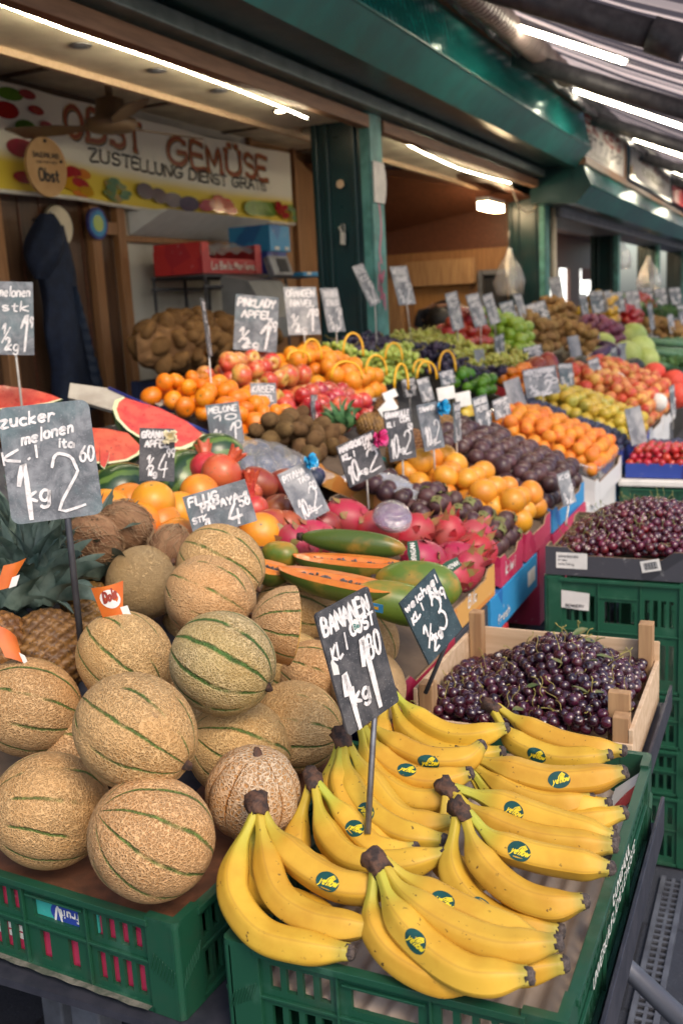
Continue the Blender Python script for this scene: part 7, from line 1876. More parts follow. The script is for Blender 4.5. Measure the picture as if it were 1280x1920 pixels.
sign('dark slate price sign for mangostan with a pink bow', (630, 838), (700, 806), (620, 932), 2.60, .06,
     [('MANGOSTAN', .04, .83, .12, .84, {'sw': .05}), ('TA', .62, .68, .11, .2, {'sw': .05}), ('KL I', .05, .64, .11, .3, {'sw': .05}), ('10', .06, .08, .44, .24, {'sw': .055}), ('kg', .34, .18, .13, .2, {'sw': .045}), ('2', .58, .12, .54, .3, {'sw': .045}), ('50', .78, .58, .13, .18, {'sw': .045})],
     'slate_dark', bowc=(.98, .80, 'ribbon_pink', .032), rod=.10)
sign('dark slate price sign for granadille, left of the one with the blue bow', (718, 772), (768, 764), (715, 870), 2.92, .05,
     [('GRANADILLE', .04, .86, .10, .88, {'sw': .05}), ('COM', .56, .74, .09, .34, {'sw': .05}), ('KL I', .06, .68, .09, .26, {'sw': .05}), ('10', .06, .08, .42, .26, {'sw': .055}), ('kg', .38, .16, .12, .18, {'sw': .045}), ('2', .56, .12, .48, .26, {'sw': .045}), ('50', .80, .56, .12, .16, {'sw': .04})],
     'slate_dark', rod=.11)
sign('grey slate price sign with a bright blue bow beside the granadille sign', (780, 760), (818, 752), (785, 850), 3.05, .05,
     [('TAMARI', .08, .84, .09, .74, {'sw': .055}), ('10', .10, .10, .4, .26, {'sw': .055}), ('kg', .38, .14, .12, .2, {'sw': .045}), ('2', .56, .12, .48, .26, {'sw': .045})], 'slate', rod=.10, bowc=(1.0, .84, 'ribbon_blue', .034))
W6 = lambda a, b, c='1', e='99': [(a, .06, .80, .13, .84, {'sw': .05}), (b, .16, .60, .12, .70, {'sw': .05}), ('½', .10, .10, .34, .24, {'sw': .05}), ('kg', .28, .06, .14, .28, {'sw': .045}), (c, .56, .06, .46, .18, {'sw': .07}), (e, .76, .38, .16, .2, {'sw': .045})]
def sg(label, TL, TR, BL, d, dr=.03, a='', b='', mat='slate', c='1', e='99', **k): return sign(label, TL, TR, BL, d, dr, W6(a, b, c, e) if a else (), mat, **k)
sg('slate price sign for melonen stueck at the left photo edge', (-8, 527), (62, 529), (-4, 665), 2.55, .02, 'melonen', 'stk', 'slate', '1', '49', rod=.30)
sg('black price sign seen edge on above the mandarins', (377, 558), (384, 562), (391, 668), 3.20, .13, 'OBST', 'KL I', 'slate_dark', lean=(401, 755, 3.2))
sg('small pale blue price sign leaning in front of the mandarins', (385, 760), (447, 752), (398, 840), 2.95, .02, 'MELONE', '10', 'slate', '1', '0', rod=.06)
sg('blue grey price sign for pinklady apfel on a white rod', (442, 551), (523, 558), (449, 656), 3.78, .03, 'PINKLADY', 'APFEL', 'slate', '1', '99', rod=.20)
sg('price sign just left of the green post, second of three in a row', (531, 538), (592, 538), (545, 628), 4.12, .06, 'ORANGEN', 'NAVEL', 'slate_pale', '1', '80', rod=.22)
sg('narrow price sign in front of the green post, third of three in a row', (600, 540), (632, 540), (612, 623), 4.30, .09, 'TRAUBEN', 'KERNLOS', 'slate_pale', '3', '50', rod=.18)
sg('price sign with a big 1 in front of the dark red apples', (469, 718), (517, 718), (484, 803), 3.30, .03, 'KAISER', 'APFEL', 'slate_pale', '1', '0', rod=.12)
sg('thin price sign seen edge on above the kiwis', (584, 740), (595, 740), (584, 800), 3.42, .09, 'KIWI', 'ITA', 'slate', rod=.05)
sg('pale price sign right of the oranges, below the yellow handles', (631, 706), (674, 690), (646, 770), 4.05, .06, 'TRAUBEN', 'ITA', 'slate_pale', '2', '0', rod=.12)
sg('tiny bluish price sign behind the pale one right of the oranges', (686, 728), (706, 722), (692, 755), 4.12, .03, 'KL I', '', 'slate', rod=.10)
sg('tilted price sign in front of the pink sprayed post edge', (660, 500), (680, 493), (688, 578), 4.70, .09, 'ROSE', 'KG', 'slate_pale', '2', '0', lean=(708, 655, 4.75))
sg('pale price sign on a long rod right of the green post', (730, 500), (762, 498), (745, 573), 5.10, .09, 'WEISSE', 'TRAUBE', 'slate_pale', '2', '0', lean=(772, 642, 5.2))
sg('tilted price sign in front of the bending vendor', (834, 551), (856, 545), (842, 624), 5.5, .14, 'APFEL', 'ROT', 'slate_pale', '1', '5', lean=(860, 668, 5.6))
sg('price sign right of the vendor, first of two close together', (872, 554), (896, 548), (886, 616), 5.8, .12, 'GRANNY', 'APFEL', 'slate_pale', '1', '5', lean=(902, 655, 5.85))
sg('price sign right of the vendor, second of two close together', (903, 554), (922, 548), (915, 612), 6.0, .12, 'BIRNE', 'KG', 'slate_pale', '2', '0', lean=(930, 650, 6.1))
sg('price sign at the foot of the second green post, above the potatoes', (934, 568), (960, 562), (950, 622), 6.4, .1, 'KARTOF', 'FEL', 'slate', '1', '0', rod=.16)
sg('narrow price sign behind the potato sign at the second post', (962, 552), (976, 550), (974, 602), 6.6, .1, 'MAIS', '', 'slate_pale', rod=.2)
sg('broad price sign right of the second green post', (983, 572), (1020, 562), (995, 618), 6.9, .1, 'KNOBLAUCH', 'STK', 'slate', '1', '0', rod=.15)
sg('bluish price sign between the green apples and the potatoes', (926, 632), (944, 624), (922, 672), 5.7, .1, 'KG', 'I', 'slate', rod=.10)
sg('white price card in front of the far green grapes', (888, 656), (906, 654), (890, 702), 5.2, .06, '', '', 'slate_pale', rod=.08)
sg('blurred bluish price sign in front of the roots', (979, 652), (1014, 645), (981, 688), 5.9, .06, 'INGWER', 'KG', 'slate', '2', '0', rod=.08)
sg('small dark price sign left of the two pale ones under the grapes', (752, 712), (777, 707), (751, 748), 4.15, .05, 'FEIGEN', 'TK', 'slate_dark', '1', '0', rod=.10)
sg('pale blank looking price sign under the grapes', (780, 712), (802, 706), (790, 756), 4.05, .05, 'DATTEL', '', 'slate_pale', rod=.08)
sg('small slate price sign above the white cards right of the handles', (822, 698), (849, 692), (824, 725), 4.3, .05, 'LIMETTE', 'STK', 'slate', rod=.12)
for i, (a, b, c, d, lab) in enumerate((((708, 768), (733, 742), (722, 790), 3.35, 'blank white paper card leaning above the granadille sign'), ((818, 728), (850, 722), (822, 752), 3.9, 'blank white card above the avocados'), ((852, 738), (880, 732), (856, 765), 3.95, 'white card with scribbles above the avocados'), ((716, 738), (740, 728), (722, 752), 3.6, 'small white box shaped card left of the blank cards'))):
    tl, tr, bl = at(*a, d=d), at(*b, d=d + .03), at(*c, d=d); mb = MB(); n_ = (tr - tl).cross(tl - bl).normalized(); q4 = [bl, bl + tr - tl, tr, tl]
    mb.add(q4 + [v - n_ * .004 for v in q4], [(0, 1, 2, 3), (7, 6, 5, 4)] + [(k, 4 + k, 4 + (k + 1) % 4, (k + 1) % 4) for k in range(4)])
    o = mesh_at(mb, 'paper_card', M['paper'], bl); tag(o, lab, 'card')
sg('price sign seen nearly edge on right of the avocados', (850, 756), (862, 752), (850, 832), 3.15, .09, 'AVOCADO', 'STK', 'slate', '1', '0', rod=.09)
sg('price sign for avocado behind the apricot tub, left of two', (884, 748), (911, 738), (885, 822), 3.72, .06, 'AVOCADO', 'PERU', 'slate', '1', '60', rod=.06)
sg('price sign behind the apricot tub, right of two', (922, 752), (951, 740), (920, 792), 4.0, .06, 'MARILLEN', 'ITA', 'slate_pale', '1', '0', rod=.06)
sg('pale price sign behind the blue plums', (943, 716), (972, 706), (952, 778), 4.3, .06, '', '', 'slate_pale', rod=.06)
sg('widest price sign of the middle distance, above the yellow plums', (978, 694), (1041, 684), (980, 748), 4.65, .05, 'NEKTARINEN', 'ITA', 'slate_pale', '2', '0', rod=.06)
sg('square price sign right of the widest one', (1045, 682), (1072, 680), (1046, 726), 5.0, .06, 'PFIRSICH', '', 'slate', rod=.07)
sg('narrow price sign between the dark mangoes and nectarines', (1101, 676), (1120, 669), (1108, 716), 5.4, .06, 'MANGO', '', 'slate_pale', rod=.06)
sg('blank pale price sign standing in front of the nectarines on a rod', (1170, 768), (1199, 760), (1180, 838), 4.45, .08, '', '', 'slate_pale', lean=(1196, 885, 4.5))
sg('small slate price sign at the right front corner of the granadillas', (1043, 890), (1066, 881), (1054, 952), 3.22, .06, 'KG', '', 'slate_pale', '2', '5', lean=(1062, 985, 3.2))
sg('narrow price sign edge on at the right photo edge above the blueberries', (1254, 726), (1263, 720), (1255, 782), 5.0, .1, 'KG', '', 'slate', rod=.08)
sg('pale price sign in front of the aubergines', (1062, 632), (1083, 628), (1068, 672), 6.2, .1, '', '', 'slate_pale', rod=.1)
sg('white price sign in front of the big cabbage', (1157, 644), (1177, 642), (1162, 690), 7.0, .1, '', '', 'slate_pale', rod=.05)
sg('bluish price sign left of the white one before the cabbage', (1139, 654), (1155, 650), (1140, 698), 6.8, .1, 'KRAUT', '', 'slate', rod=.05)
sg('slim price sign right of the big cabbage', (1196, 655), (1206, 652), (1198, 690), 7.2, .1, 'LAUCH', '', 'slate', rod=.05)
for i, (x, y, w_, h_, d) in enumerate(((1103, 546, 26, 42, 9.0), (1131, 546, 12, 38, 9.4), (1143, 548, 24, 38, 9.6), (1170, 546, 26, 38, 10.2), (1212, 570, 9, 50, 9.6), (1250, 590, 10, 36, 9.8), (1200, 540, 20, 30, 12), (1225, 542, 22, 30, 12.4), (1252, 540, 22, 32, 12.8), (1028, 520, 22, 60, 8.3), (1084, 552, 14, 40, 8.8), (1268, 572, 22, 36, 11))):
    sg(('dark price sign left of the row before the bright far gaps', 'pale narrow price sign second in the far row', 'grey price sign third in the far row', 'grey price sign fourth in the far row, under the hanging bags', 'edge on price sign before the far herbs', 'small white price sign low at the far right', 'tiny price sign far behind the herbs, left', 'tiny price sign far behind the herbs, middle', 'tiny price sign far behind the herbs, right', 'tall pale price sign against the cream downpipe', 'leaning price sign just left of the bright far gaps', 'price sign at the right photo edge before the far herbs')[i],
       (x, y), (x + w_, y - 2), (x + 3, y + h_), d, .1, 'KG', 'I', ('slate', 'slate_pale')[i % 2], rod=.25)

# ================================================================== INSIDE THE STALL
XB = -3.52
root = thing('fabric_banner', 'long fruit banner lettered OBST GEMÜSE hanging across the back of the stall', 'banner', (XB, 4.9, 2.2))
BY0, BY1, BZ0, BZ1 = 3.55, 7.02, 2.205, 2.715
def BN(u, v, off=0): # u 0..1 along, v 0..1 up; gentle folds
    return V((XB + .03 * sin(u * 9 + v * 2) * (1 - v) + .012 * sin(u * 31 + 3 * v) + off, BY0 + (BY1 - BY0) * u, BZ0 + (BZ1 - BZ0) * v + .012 * sin(u * 7)))
def ban_mat():
    g = G('banner_print'); o = g.n('TexCoord').outputs['UV']; u, v, _ = g.xyz(o)
    k = g.mix(g.step(g.math('ADD', v, g.math('MULTIPLY', g.noise(o, 5, 3), .08)), .30, .46), (.72, .55, .05), (.80, .76, .68))
    return g.P(col=k, rough=.6)
mb = MB(); mb.grid(lambda u, v: BN(u, v), 90, 12)
for i in range(91):
    for j in range(13): mb.uv[i * 13 + j] = (i / 90, j / 12)
mb.build('banner_cloth', ban_mat(), root)
mb = MB(); mb.tube([BN(k / 20, 0, .004) for k in range(21)], .012, 6); mb.build('bottom_hem', M['paper'], root)
def BT(t, u, v, h, w_, col, sw, off, serif=True):
    st_ = text_strokes(t, 0, 0, h, w_, jit=0, slant=.0)
    if serif:
        ex = []
        for s in st_:
            for e in (s[0], s[-1]): ex.append([(e[0] - h * .09, e[1]), (e[0] + h * .09, e[1])])
        st_ = st_ + ex
    mb = MB(); letters(mb, st_, sw, lambda a, b, n: BN(u + a / (BY1 - BY0), v + b / (BZ1 - BZ0), off + n), taper=0); mb.build('lettering', M[col], root)
M['letter_brick'] = plain('letter_brick', (.34, .06, .02), .5, sc=40)
for t_, u, v, h, w_, c1, c2, sw in (('OBST', .262, .635, .15, .66, 'letter_brick', 'letter_gold', .027), ('GEMÜSE', .53, .585, .15, 1.26, 'letter_brick', 'letter_gold', .027)):
    BT(t_, u + .003, v - .014, h, w_, 'ink', sw * 1.1, .003); BT(t_, u, v, h, w_, 'letter_gold', sw * 1.2, .0045); BT(t_, u, v, h, w_, c1, sw * .9, .006)
BT('ZUSTELLUNG DIENST GRATIS', .315, .43, .062, 1.95, 'ink', .012, .006)
pics = [(.13, .75, .04, 'pepper_r', .12), (.165, .62, .035, 'lime', .12), (.15, .42, .045, 'dragon', .15), (.19, .50, .03, 'passion', .1), (.20, .22, .03, 'tomato', .10), (.15, .15, .04, 'tomato', .1), (.14, .9, .04, 'lime', .08), (.19, .8, .03, 'apple_red', .1), (.175, .93, .03, 'apple_red', .1), (.21, .68, .025, 'dragon', .08)]
for k in range(12): pics.append((.225 + random.uniform(0, .075), random.uniform(.06, .28), .035, random.choice(['orange', 'tomato', 'pepper_y']), .07))
for k in range(14): pics.append((.335 + random.uniform(0, .07), random.uniform(.06, .26), .022, random.choice(['leek', 'papaya', 'leek']), .04))
for k in range(4): pics.append((.45 + .045 * k, .20 - .02 * k, .045, 'aubergine', .13))
for k in range(10): pics.append((.63 + random.uniform(0, .10), random.uniform(.07, .24), .04, random.choice(['tomato', 'pepper_r', 'apple_red']), .08))
for k in range(4): pics.append((.80 + .022 * k, .17, .05, 'lime', .14))
for k in range(12): pics.append((.895 + random.uniform(0, .06), random.uniform(.05, .27), .025, random.choice(['tomato', 'apple_red']), .06))
for k in range(6): pics.append((.97 + random.uniform(0, .02), random.uniform(.04, .3), .02, random.choice(['leek', 'lime']), .05))
mb = MB(); ms = []; 
for i, (u, v, ru, m, rz) in enumerate(pics):
    if m not in ms: ms.append(m)
    rv = ru * 3.2 if rz > .1 else ru * 2.4
    mb.add([BN(min(max(u + ru * .62 * cos(2 * pi * k / 14), .004), .996), min(max(v + rv * .62 * sin(2 * pi * k / 14), .02), .99), .005 + i * 4e-4) for k in range(14)], [tuple(range(14))], ms.index(m), True)
mb.build('printed_fruit', [M[m] for m in ms], root)
# wooden plaque
c = at(84, 314, X=-3.36)
root = thing('wooden_plaque', 'oval wooden plaque with dark lettering hanging in front of the banner', 'plaque', c)
oval = [(.118 * cos(2 * pi * k / 32), .140 * sin(2 * pi * k / 32)) for k in range(32)]
Mp = Matrix.Translation(c) @ Matrix(((0, 0, 1, 0), (1, 0, 0, 0), (0, 1, 0, 0), (0, 0, 0, 1))); Mp = Matrix.Translation(c) @ Matrix.Rotation(radians(-12), 4, 'Z') @ Matrix(((0, 0, 1, 0), (1, 0, 0, 0), (0, 1, 0, 0), (0, 0, 0, 1)))
mb = MB(); mb.prism(oval, .02, Mp); mb.build('disc', plain('plaque_wood', (.50, .30, .14), .6, (.42, .24, .10), sc=8), root, bevel=.004)
for t_, x, y, h, w_, sw in (('BAUERNLAND', -.076, .042, .023, .152, .0046), ('UND PARTNER', -.06, .015, .012, .12, .0024), ('Obst', -.053, -.065, .057, .114, .012)): mb = MB(); letters(mb, text_strokes(t_, x, y, h, w_, jit=.05), sw, lambda a, b, n: Mp @ V((a, b, .0215 + n))); mb.build('lettering', M['ink'], root)
mb = MB(); mb.tube([Mp @ V((0, .12, .0215)), Mp @ V((0, .12, .026))], .008, 10); mb.tube([Mp @ V((.085, .03, .0215)), Mp @ V((.085, .03, .026))], .008, 10); mb.build('peg', M['ink'], root)
# ceiling fan
hb = at(210, 240, X=-3.05)
root = thing('ceiling_fan', 'brown ceiling fan with broad blades hanging before the fruit banner', 'fan', hb)
M['fan_brown'] = plain('fan_brown', (.26, .17, .10), .5, (.22, .14, .08), sc=8, dirt=.2)
mb = MB(); mb.lathe([(0, -.02), (.10, -.015), (.125, .01), (.12, .035), (.075, .055), (.065, .13), (.03, .14), (.018, .145), (.018, .23), (.075, .235), (.085, 2.78 - hb.z), (0, 2.78 - hb.z)], 28, M=Matrix.Translation(hb)); mb.build('motor', M['fan_brown'], root)
for k, an in enumerate((78, 198, 318)):
    d = V((cos(radians(an)), sin(radians(an)), 0)); s_ = V((-d.y, d.x, .22)).normalized()
    mb = MB(); pts = [(.11, .022), (.18, .03), (.26, .055), (.5, .062), (.58, .05), (.60, .02)]
    vs = [hb + d * r_ + s_ * w_ + V((0, 0, .012)) for r_, w_ in pts] + [hb + d * r_ - s_ * w_ + V((0, 0, .012)) for r_, w_ in pts]; n_ = len(pts)
    mb.add(vs + [v - V((0, 0, .008)) for v in vs], [(i, i + 1, n_ + i + 1, n_ + i) for i in range(n_ - 1)] + [(2 * n_ + n_ + i, 2 * n_ + n_ + i + 1, 2 * n_ + i + 1, 2 * n_ + i) for i in range(n_ - 1)] + [(i + 1, i, 2 * n_ + i, 2 * n_ + i + 1) for i in range(n_ - 1)] + [(n_ + i, n_ + i + 1, 3 * n_ + i + 1, 3 * n_ + i) for i in range(n_ - 1)] + [(n_ - 1, 2 * n_ - 1, 4 * n_ - 1, 3 * n_ - 1)])
    mb.build('fan_blade', M['fan_brown'], root)
# hanging jacket with hood on a hook, hat plate behind it
M['navy'] = plain('navy_cloth', (.003, .008, .026), .8, (.006, .014, .04), sc=22, bump=.4, bsc=60, bd=.006)
M['navy_quilt'] = plain('navy_quilt', (.003, .010, .03), .6, (.006, .016, .04), sc=14, bump=.4, bsc=50, bd=.006)
jc = at(110, 560, X=-3.46)
root = thing('hanging_jacket', 'dark navy hooded jacket hanging on the brown wall at the left', 'jacket', (jc.x, jc.y, 1.0))
def jack(z0, z1, wf, df, cf, mb, n=26):
    mb.grid(lambda u, v: V((jc.x + df(v) * sin(2 * pi * u) * (1 + .18 * sin(6 * pi * u + v * 4)), jc.y + cf(v) + wf(v) * cos(2 * pi * u) * (1 + .05 * sin(10 * pi * u + v * 9)), z0 + (z1 - z0) * v)), 40, n, cu=True)
mb = MB(); jack(1.12, 2.06, lambda v: .155 - .055 * v + .012 * sin(v * 18) - .05 * max(0, v - .85) / .15, lambda v: .085 - .02 * v, lambda v: .06 * (1 - v), mb); mb.build('jacket_body', M['navy'], root)
mb = MB(); jack(1.80, 2.12, lambda v: .03 + .10 * sin(pi * (.15 + .8 * v)) * (1 - .5 * v), lambda v: .10 * sin(pi * (.1 + .8 * v)), lambda v: -.06 * (1 - v) - .02, mb, 14); mb.build('hood', M['navy'], root)
mb = MB(); mb.grid(lambda u, v: V((jc.x + .075 + .03 * sin(pi * u) + .003 * sin(v * 70), jc.y + .02 + .11 * (1 - v) + .08 * u * (1.2 - v), 1.14 + .62 * v)), 10, 44); mb.build('quilted_sleeve', M['navy_quilt'], root)
mb = MB(); mb.tube([(jc.x - .10, jc.y - .01, 2.10), (jc.x, jc.y - .01, 2.10), (jc.x + .02, jc.y - .01, 2.13)], .008, 6); mb.build('hook', M['rod'], root)
c = at(108, 425, X=-3.57); mb = MB(); mb.tube([c, c + V((.02, 0, 0))], [.115, .10], 24); o = mesh_at(mb, 'straw_hat', M['cream'], c); tag(o, 'pale round hat hanging on the wall above the navy jacket', 'hat')
c = at(183, 419, X=-3.52); root = thing('round_wall_sign', 'small round blue sign with a yellow green centre on the door post', 'sign', c)
for nm, r_, k, m in (('blue_rim', .085, 0, 'print_deepblue'), ('pale_ring', .07, .002, 'print_blue'), ('green_centre', .045, .004, 'apple_green')):
    mb = MB(); mb.tube([c + V((k - .01, 0, 0)), c + V((k + .004, 0, 0))], r_, 24, smooth=False); mb.build(nm, M[m], root)
M['potato_dark'] = skin('potato_in_net', (.24, .125, .045), (.15, .075, .026), rough=.8, bump=.5, bsc=160, spec=.2)
# potato sack on blue crates
sc = V((-2.85, 4.62, 1.28))
g = G('net_sack'); cc = g.co(); vv = g.vor(cc, 19, 'F1'); 
M['net_sack'] = g.P(col=g.mix(g.step(vv, .1, .5), (.30, .155, .055), (.20, .095, .032)), rough=.8, nor=g.bump(g.math('SUBTRACT', 1, vv), .9, .02))
def sack(u, v):
    return V((sc.x + .20 * cos(2 * pi * u) * sin(pi * v) ** .7 * (1 + .08 * sin(14 * u + 9 * v)), sc.y - .66 + 1.34 * v, sc.z + .16 + (.17 * sin(pi * min(v * 1.25 + .06, 1)) ** .6 * (1.0 - .45 * v)) * sin(2 * pi * u) * (1 + .06 * sin(17 * v + 5 * u))))
sd_ = [sack(random.uniform(-.12, .62), random.uniform(.03, .97)) for _ in range(230)]
cen = lambda v: V((sc.x, sc.y - .66 + 1.34 * v, sc.z + .14))
def lump(u, v):
    p = sack(u, v); d = min((p - q).length_squared for q in sd_); return p + (p - cen(v)).normalized() * .045 * sqrt(max(0, 1 - d / .0026))
mb = MB(); mb.grid(sack, 48, 40, cu=True)
root = thing('potato_sack', 'bulging brown net sack of potatoes lying on dark blue crates', 'sack', sc); mb.build('sack_net', M['net_sack'], root)
mb = MB(); pm = FR['potato'][0]
for q_ in sd_:
    e = Matrix.Translation(q_) @ Matrix.Rotation(random.uniform(0, 6), 4, 'X') @ Matrix.Rotation(random.uniform(0, 6), 4, 'Y'); s_ = random.uniform(1.1, 1.5)
    mb.add([e @ (v.co * s_) for v in pm.vertices], [tuple(f.vertices) for f in pm.polygons], 0, True)
tag(mb.build('potatoes', M['potato_dark'], root), kind='stuff')
M['crate_blue'] = plain('crate_blue', (.012, .02, .06), .5, (.02, .03, .075), sc=9)
for k, (y, z, lab) in enumerate(((4.44, .98, 'dark blue slatted crate under the left half of the potato sack'), (5.0, .98, 'dark blue slatted crate under the right half of the potato sack'), (4.44, .68, 'lower dark blue crate at the left'), (5.0, .68, 'lower dark blue crate at the right'))): crate(lab, (-2.85, y, z), .42, .55, .29, 'crate_blue', group='dark blue crates in the stall')
mb = MB(); mb.box(-2.55, -2.36, 4.75, 5.55, 1.22, 1.27); mb.box(-2.48, -2.42, 5.42, 5.48, 1.02, 1.21); mb.box(-2.60, -2.32, 4.7, 5.6, .98, 1.015); o = mb.build('scale_shelf', M['dark_metal']); tag(o, 'dark shelf with a post between the potato sack and the apples', 'shelf')
# wire rack with red box and blue boxes
root = thing('wire_rack', 'thin dark metal rack carrying a red box against the tiled wall', 'rack', (-3.25, 5.5, 1.2))
mb = MB()
for x in (-3.45, -3.10):
    for y in (5.02, 5.35, 5.62, 6.02): mb.tube([(x, y, .9), (x, y, 1.80)], .010, 6)
for z in (1.80, 1.74): mb.tube([(-3.10, 5.0, z), (-3.10, 6.04, z)], .009, 6); mb.tube([(-3.45, 5.0, z), (-3.45, 6.04, z)], .009, 6)
for k in range(14): mb.tube([(-3.45, 5.02 + k * .077, 1.80), (-3.10, 5.02 + k * .077, 1.80)], .004, 5)
mb.build('rack_frame', M['dark_metal'], root)
root = thing('cardboard_tray', 'open red cardboard tray with white letters on the wire rack, grey film inside', 'box', (-3.28, 5.4, 1.815))
mb = MB()
for a in ((-3.12, -3.115, 5.02, 5.72, 1.815, 1.90), (-3.44, -3.435, 5.02, 5.72, 1.815, 1.95), (-3.434, -3.121, 5.02, 5.026, 1.815, 1.99), (-3.434, -3.121, 5.714, 5.72, 1.815, 1.99), (-3.114, -3.108, 5.02, 5.10, 1.815, 1.99), (-3.114, -3.108, 5.64, 5.72, 1.815, 1.99)): mb.box(*a)
mb.box(-3.43, -3.125, 5.03, 5.71, 1.816, 1.822)
mb.build('tray_body', M['print_red'], root)
mb = MB(); letters(mb, text_strokes('La Bella Marilena', 0, 0, .04, .5, jit=.05), .008, lambda a, b, n: V((-3.1072 + n, 5.12 + a, 1.84 + b))); mb.build('printed_word', M['paper'], root)
mb = MB(); mb.grid(lambda u, v: V((-3.42 + .29 * v, 5.04 + .66 * u, 1.92 + .06 * sin(pi * v) + .03 * u + .01 * sin(25 * u + 8 * v))), 30, 12); mb.build('grey_film', M['bag_film'], root)
for lab, y0, y1, z0, z1, m in (('bright blue box on top of the stack right of the red tray', 5.80, 6.08, 1.955, 2.12, 'print_blue'), ('violet blue box with a white mark under the bright blue box', 5.76, 6.02, 1.815, 1.952, 'print_deepblue'), ('flat blue lid behind the cash register', 6.25, 6.75, 1.80, 1.83, 'print_blue')):
    root = thing('small_box', lab, 'box', (-3.2, y0, z0)); mb = MB(); mb.box(-3.38, -3.08, y0, y1, z0, z1); mb.build('box_body', M[m], root, bevel=.004)
    mb = MB(); mb.box(-3.0795, -3.077, y0 + .06, y0 + .12, z0 + .01, z0 + .03); mb.box(-3.0795, -3.077, y1 - .08, y1 - .03, z0 + .01, z0 + .03); mb.build('white_mark', M['paper'], root)
# cash register / scale
c = at(505, 545, X=-2.95)
root = thing('cash_register', 'grey cash register scale with a dark display behind the price signs', 'cash register', (c.x, c.y, 1.3))
M['grey_plastic'] = plain('grey_plastic', (.22, .22, .22), .5, (.17, .17, .17), sc=8)
mb = MB(); pf = [(-.16, 0), (.16, 0), (.16, .12), (.02, .34), (-.16, .38)]
mb.prism(pf, .42, Matrix(((1, 0, 0, c.x), (0, 0, 1, c.y - .30), (0, 1, 0, c.z - .28), (0, 0, 0, 1)))); mb.build('register_body', M['grey_plastic'], root, bevel=.01)
mb = MB(); mb.obox((c.x + .02, c.y + .10, c.z + .14), (.02, 0, .01), (0, .13, 0), (-.02, 0, .06)); sc_ = mb.build('display_head', M['galv'], root, bevel=.006)
mb = MB(); mb.obox((c.x + .043, c.y + .12, c.z + .15), (.0015, 0, .0008), (0, .06, 0), (-.013, 0, .04)); mb.build('display', M['ink'], sc_)
mb = MB(); mb.box(-3.2, -2.7, 5.1, 6.9, 1.26, 1.30); mb.box(-3.15, -3.10, 5.2, 5.25, .02, 1.255); mb.box(-2.80, -2.75, 6.7, 6.75, .02, 1.255); o = mb.build('work_table', M['dark_metal']); tag(o, 'dark work table carrying the cash register', 'table')

# the vendor, bent over the counter behind the red apples
M['shirt_dark'] = plain('dark_shirt', (.012, .013, .022), .8, (.02, .022, .034), sc=20, bump=.3, bsc=40, bd=.004)
M['skin_tone'] = plain('skin_tone', (.42, .22, .14), .5, (.38, .19, .12), sc=30)
M['hair_dark'] = plain('dark_hair', (.012, .009, .008), .6, (.02, .015, .012), sc=80, bump=.5, bsc=200)
vb = at(838, 600, X=-2.52)
def skinbody(name, chain, mats, parent):
    """chain: list of (point, radius, parent index)"""
    me = bpy.data.meshes.new(name); me.from_pydata([tuple(c_[0]) for c_ in chain], [(i, c_[2]) for i, c_ in enumerate(chain) if c_[2] >= 0], [])
    o = bpy.data.objects.new(name, me); link(o, parent)
    m_ = o.modifiers.new('skin', 'SKIN'); m_.use_smooth_shade = True
    for i, c_ in enumerate(chain):
        r_ = c_[1] if hasattr(c_[1], '__len__') else (c_[1], c_[1]); me.skin_vertices[0].data[i].radius = r_
    me.skin_vertices[0].data[0].use_root = True
    s_ = o.modifiers.new('sub', 'SUBSURF'); s_.levels = s_.render_levels = 2
    me.materials.append(mats); return o
b0 = V((vb.x, vb.y, 0))
root = thing('person', 'vendor in a dark short sleeved shirt bending over behind the red apples', 'person', b0)
# local axes: the vendor bends toward the camera's left (towards -Y) with arms hanging down
q = [(V((0, .10, .98)), (.16, .13), -1), (V((0, .08, 1.14)), (.165, .125), 0), (V((.02, .0, 1.32)), (.19, .13), 1), (V((.03, -.10, 1.46)), (.20, .125), 2), (V((.04, -.20, 1.50)), (.09, .085), 3),
     (V((.04, -.26, 1.46)), .058, 4), (V((.05, -.33, 1.42)), (.075, .085), 5), (V((.05, -.40, 1.37)), (.070, .08), 6),
     (V((.21, -.13, 1.47)), .062, 3), (V((.27, -.16, 1.30)), .047, 8), (V((.27, -.30, 1.18)), .036, 9), (V((.25, -.36, 1.15)), (.040, .022), 10),
     (V((-.15, -.13, 1.47)), .062, 3), (V((-.20, -.20, 1.30)), .047, 12), (V((-.16, -.33, 1.18)), .036, 13), (V((-.15, -.39, 1.15)), (.040, .022), 14),
     (V((.10, .12, .86)), .095, 0), (V((.10, .06, .50)), .065, 16), (V((.10, .10, .09)), .045, 17), (V((.12, .0, .05)), .04, 18),
     (V((-.10, .12, .86)), .095, 0), (V((-.10, .06, .50)), .065, 20), (V((-.10, .10, .09)), .045, 21), (V((-.10, .0, .05)), .04, 22)]
body = skinbody('body', q, M['skin_tone'], root)
sh = skinbody('shirt', [(V((0, .105, .95)), (.178, .15), -1), (V((0, .08, 1.14)), (.185, .145), 0), (V((.02, .0, 1.32)), (.21, .15), 1), (V((.03, -.10, 1.46)), (.215, .145), 2), (V((.04, -.17, 1.53)), (.10, .10), 3), (V((.21, -.13, 1.47)), .08, 3), (V((.26, -.155, 1.345)), .066, 5), (V((-.15, -.13, 1.47)), .08, 3), (V((-.19, -.185, 1.345)), .066, 7)], M['shirt_dark'], root)
tr = skinbody('trousers', [(V((0, .11, .96)), (.172, .145), -1), (V((.10, .12, .84)), .105, 0), (V((.10, .06, .50)), .078, 1), (V((.10, .10, .10)), .060, 2), (V((-.10, .12, .84)), .105, 0), (V((-.10, .06, .50)), .078, 4), (V((-.10, .10, .10)), .060, 5)], M['navy'], root)
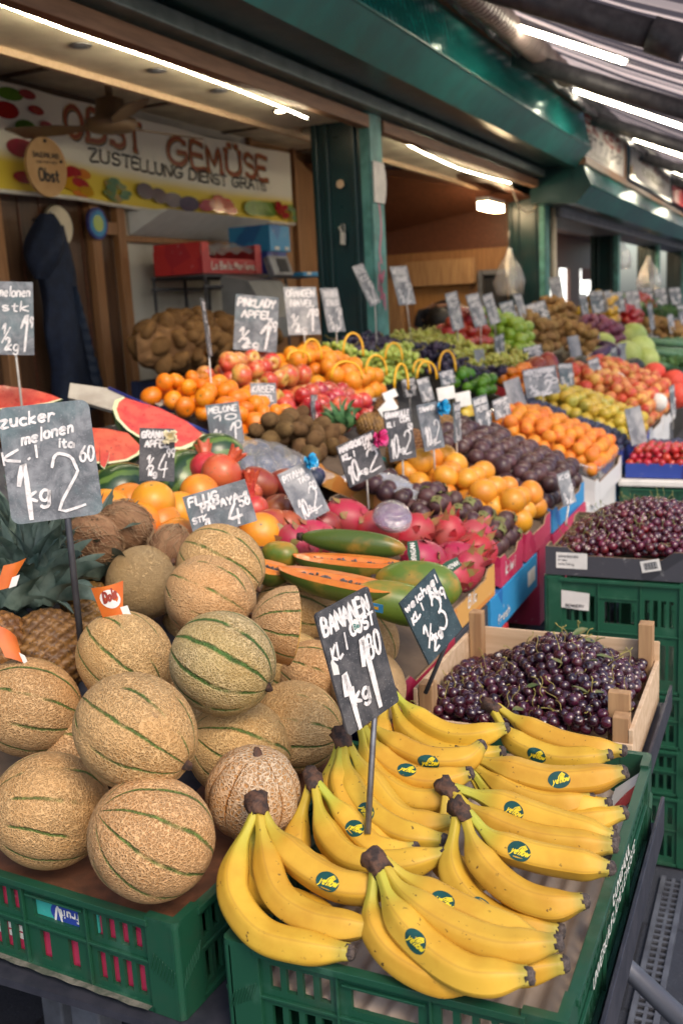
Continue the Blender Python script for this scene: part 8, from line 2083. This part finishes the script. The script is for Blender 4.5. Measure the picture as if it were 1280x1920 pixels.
mb = MB(); mb.lathe([(0, -.10), (.085, -.06), (.094, 0), (.085, .06), (0, .10)], 16, M=Matrix.Translation((b0.x + .05, b0.y - .345, 1.445)) @ Matrix.Rotation(radians(80), 4, 'X')); mb.build('hair', M['hair_dark'], root)
for sx in (-1, 1):
    mb = MB(); mb.lathe([(0, -.012), (.011, 0), (0, .012)], 10, M=Matrix.Translation((b0.x + .05 + sx * .082, b0.y - .36, 1.40))); mb.build('ear', M['skin_tone'], root)
    hx, hy = (.25, -.36) if sx > 0 else (-.15, -.39)
    for k in range(5):
        s0 = V((b0.x + hx + (k - 2) * .016, b0.y + hy - .03, 1.15)); ln = (.05, .072, .078, .072, .056)[k]
        if k == (0 if sx > 0 else 4): s0 += V((0, .025, 0))
        mb = MB(); mb.tube([s0, s0 + V((0, -ln * .5, -.008)), s0 + V((0, -ln * .9, -.028)), s0 + V((0, -ln, -.045))], [.009, .0085, .0075, .005], 8); mb.build('finger', M['skin_tone'], root)
mb = MB(); mb.box(-2.32, -2.02, 6.2, 7.4, 1.121, 1.36); o = mb.build('foam_box', M['white_wall']); tag(o, 'pale foam box on the counter between the post and the vendor', 'box')
# clear bags hanging at the posts
for k, (px, py, X_, s_, lab) in enumerate(((955, 510, -2.25, .20, 'clear plastic bag roll hanging at the second green post'), (1166, 478, -2.0, .17, 'clear plastic bag hanging from the third green post'), (1215, 515, -2.0, .26, 'larger clear plastic bag hanging right of the third post'))):
    c = at(px, py, X=X_); root = thing('plastic_bag', lab, 'plastic bag', c)
    mb = MB(); mb.lathe([(0, -s_), (s_ * .5, -s_ * .96), (s_ * .62, -s_ * .4), (s_ * .45, s_ * .2), (s_ * .16, s_ * .7), (s_ * .08, s_ * 1.0)], 24, lambda th, t, r, z: (r * (1 + .16 * sin(5 * th + 6 * t) + .08 * sin(11 * th - 4 * t)), z), M=Matrix.Translation(c)); mb.build('bag_film', M['glass_film'], root)
    mb = MB(); mb.tube([c + V((0, 0, s_)), c + V((0, 0, s_ + .14))], .004, 5); mb.build('string', M['rod'], root)
# big round clear dome and dark helper behind the signs
c = at(905, 555, X=-2.7); mb = MB(); mb.tube([c + V((.16 * cos(a), .0, .16 * sin(a))) for a in [pi * k / 14 for k in range(15)]], .012, 8); o = mesh_at(mb, 'round_fan_guard', M['galv'], c); tag(o, 'grey round hoop standing beside the vendor, before the grey door frame', 'hoop')
c = at(20, 1793, Z=.25); o = mesh_at(lemonish(.018, .024, 16, 12, .8), 'strawberry', M['tomato'], at(32, 1815, Z=.02)); tag(o, 'dropped strawberry lying on the dark ground under the melon table', 'strawberry')
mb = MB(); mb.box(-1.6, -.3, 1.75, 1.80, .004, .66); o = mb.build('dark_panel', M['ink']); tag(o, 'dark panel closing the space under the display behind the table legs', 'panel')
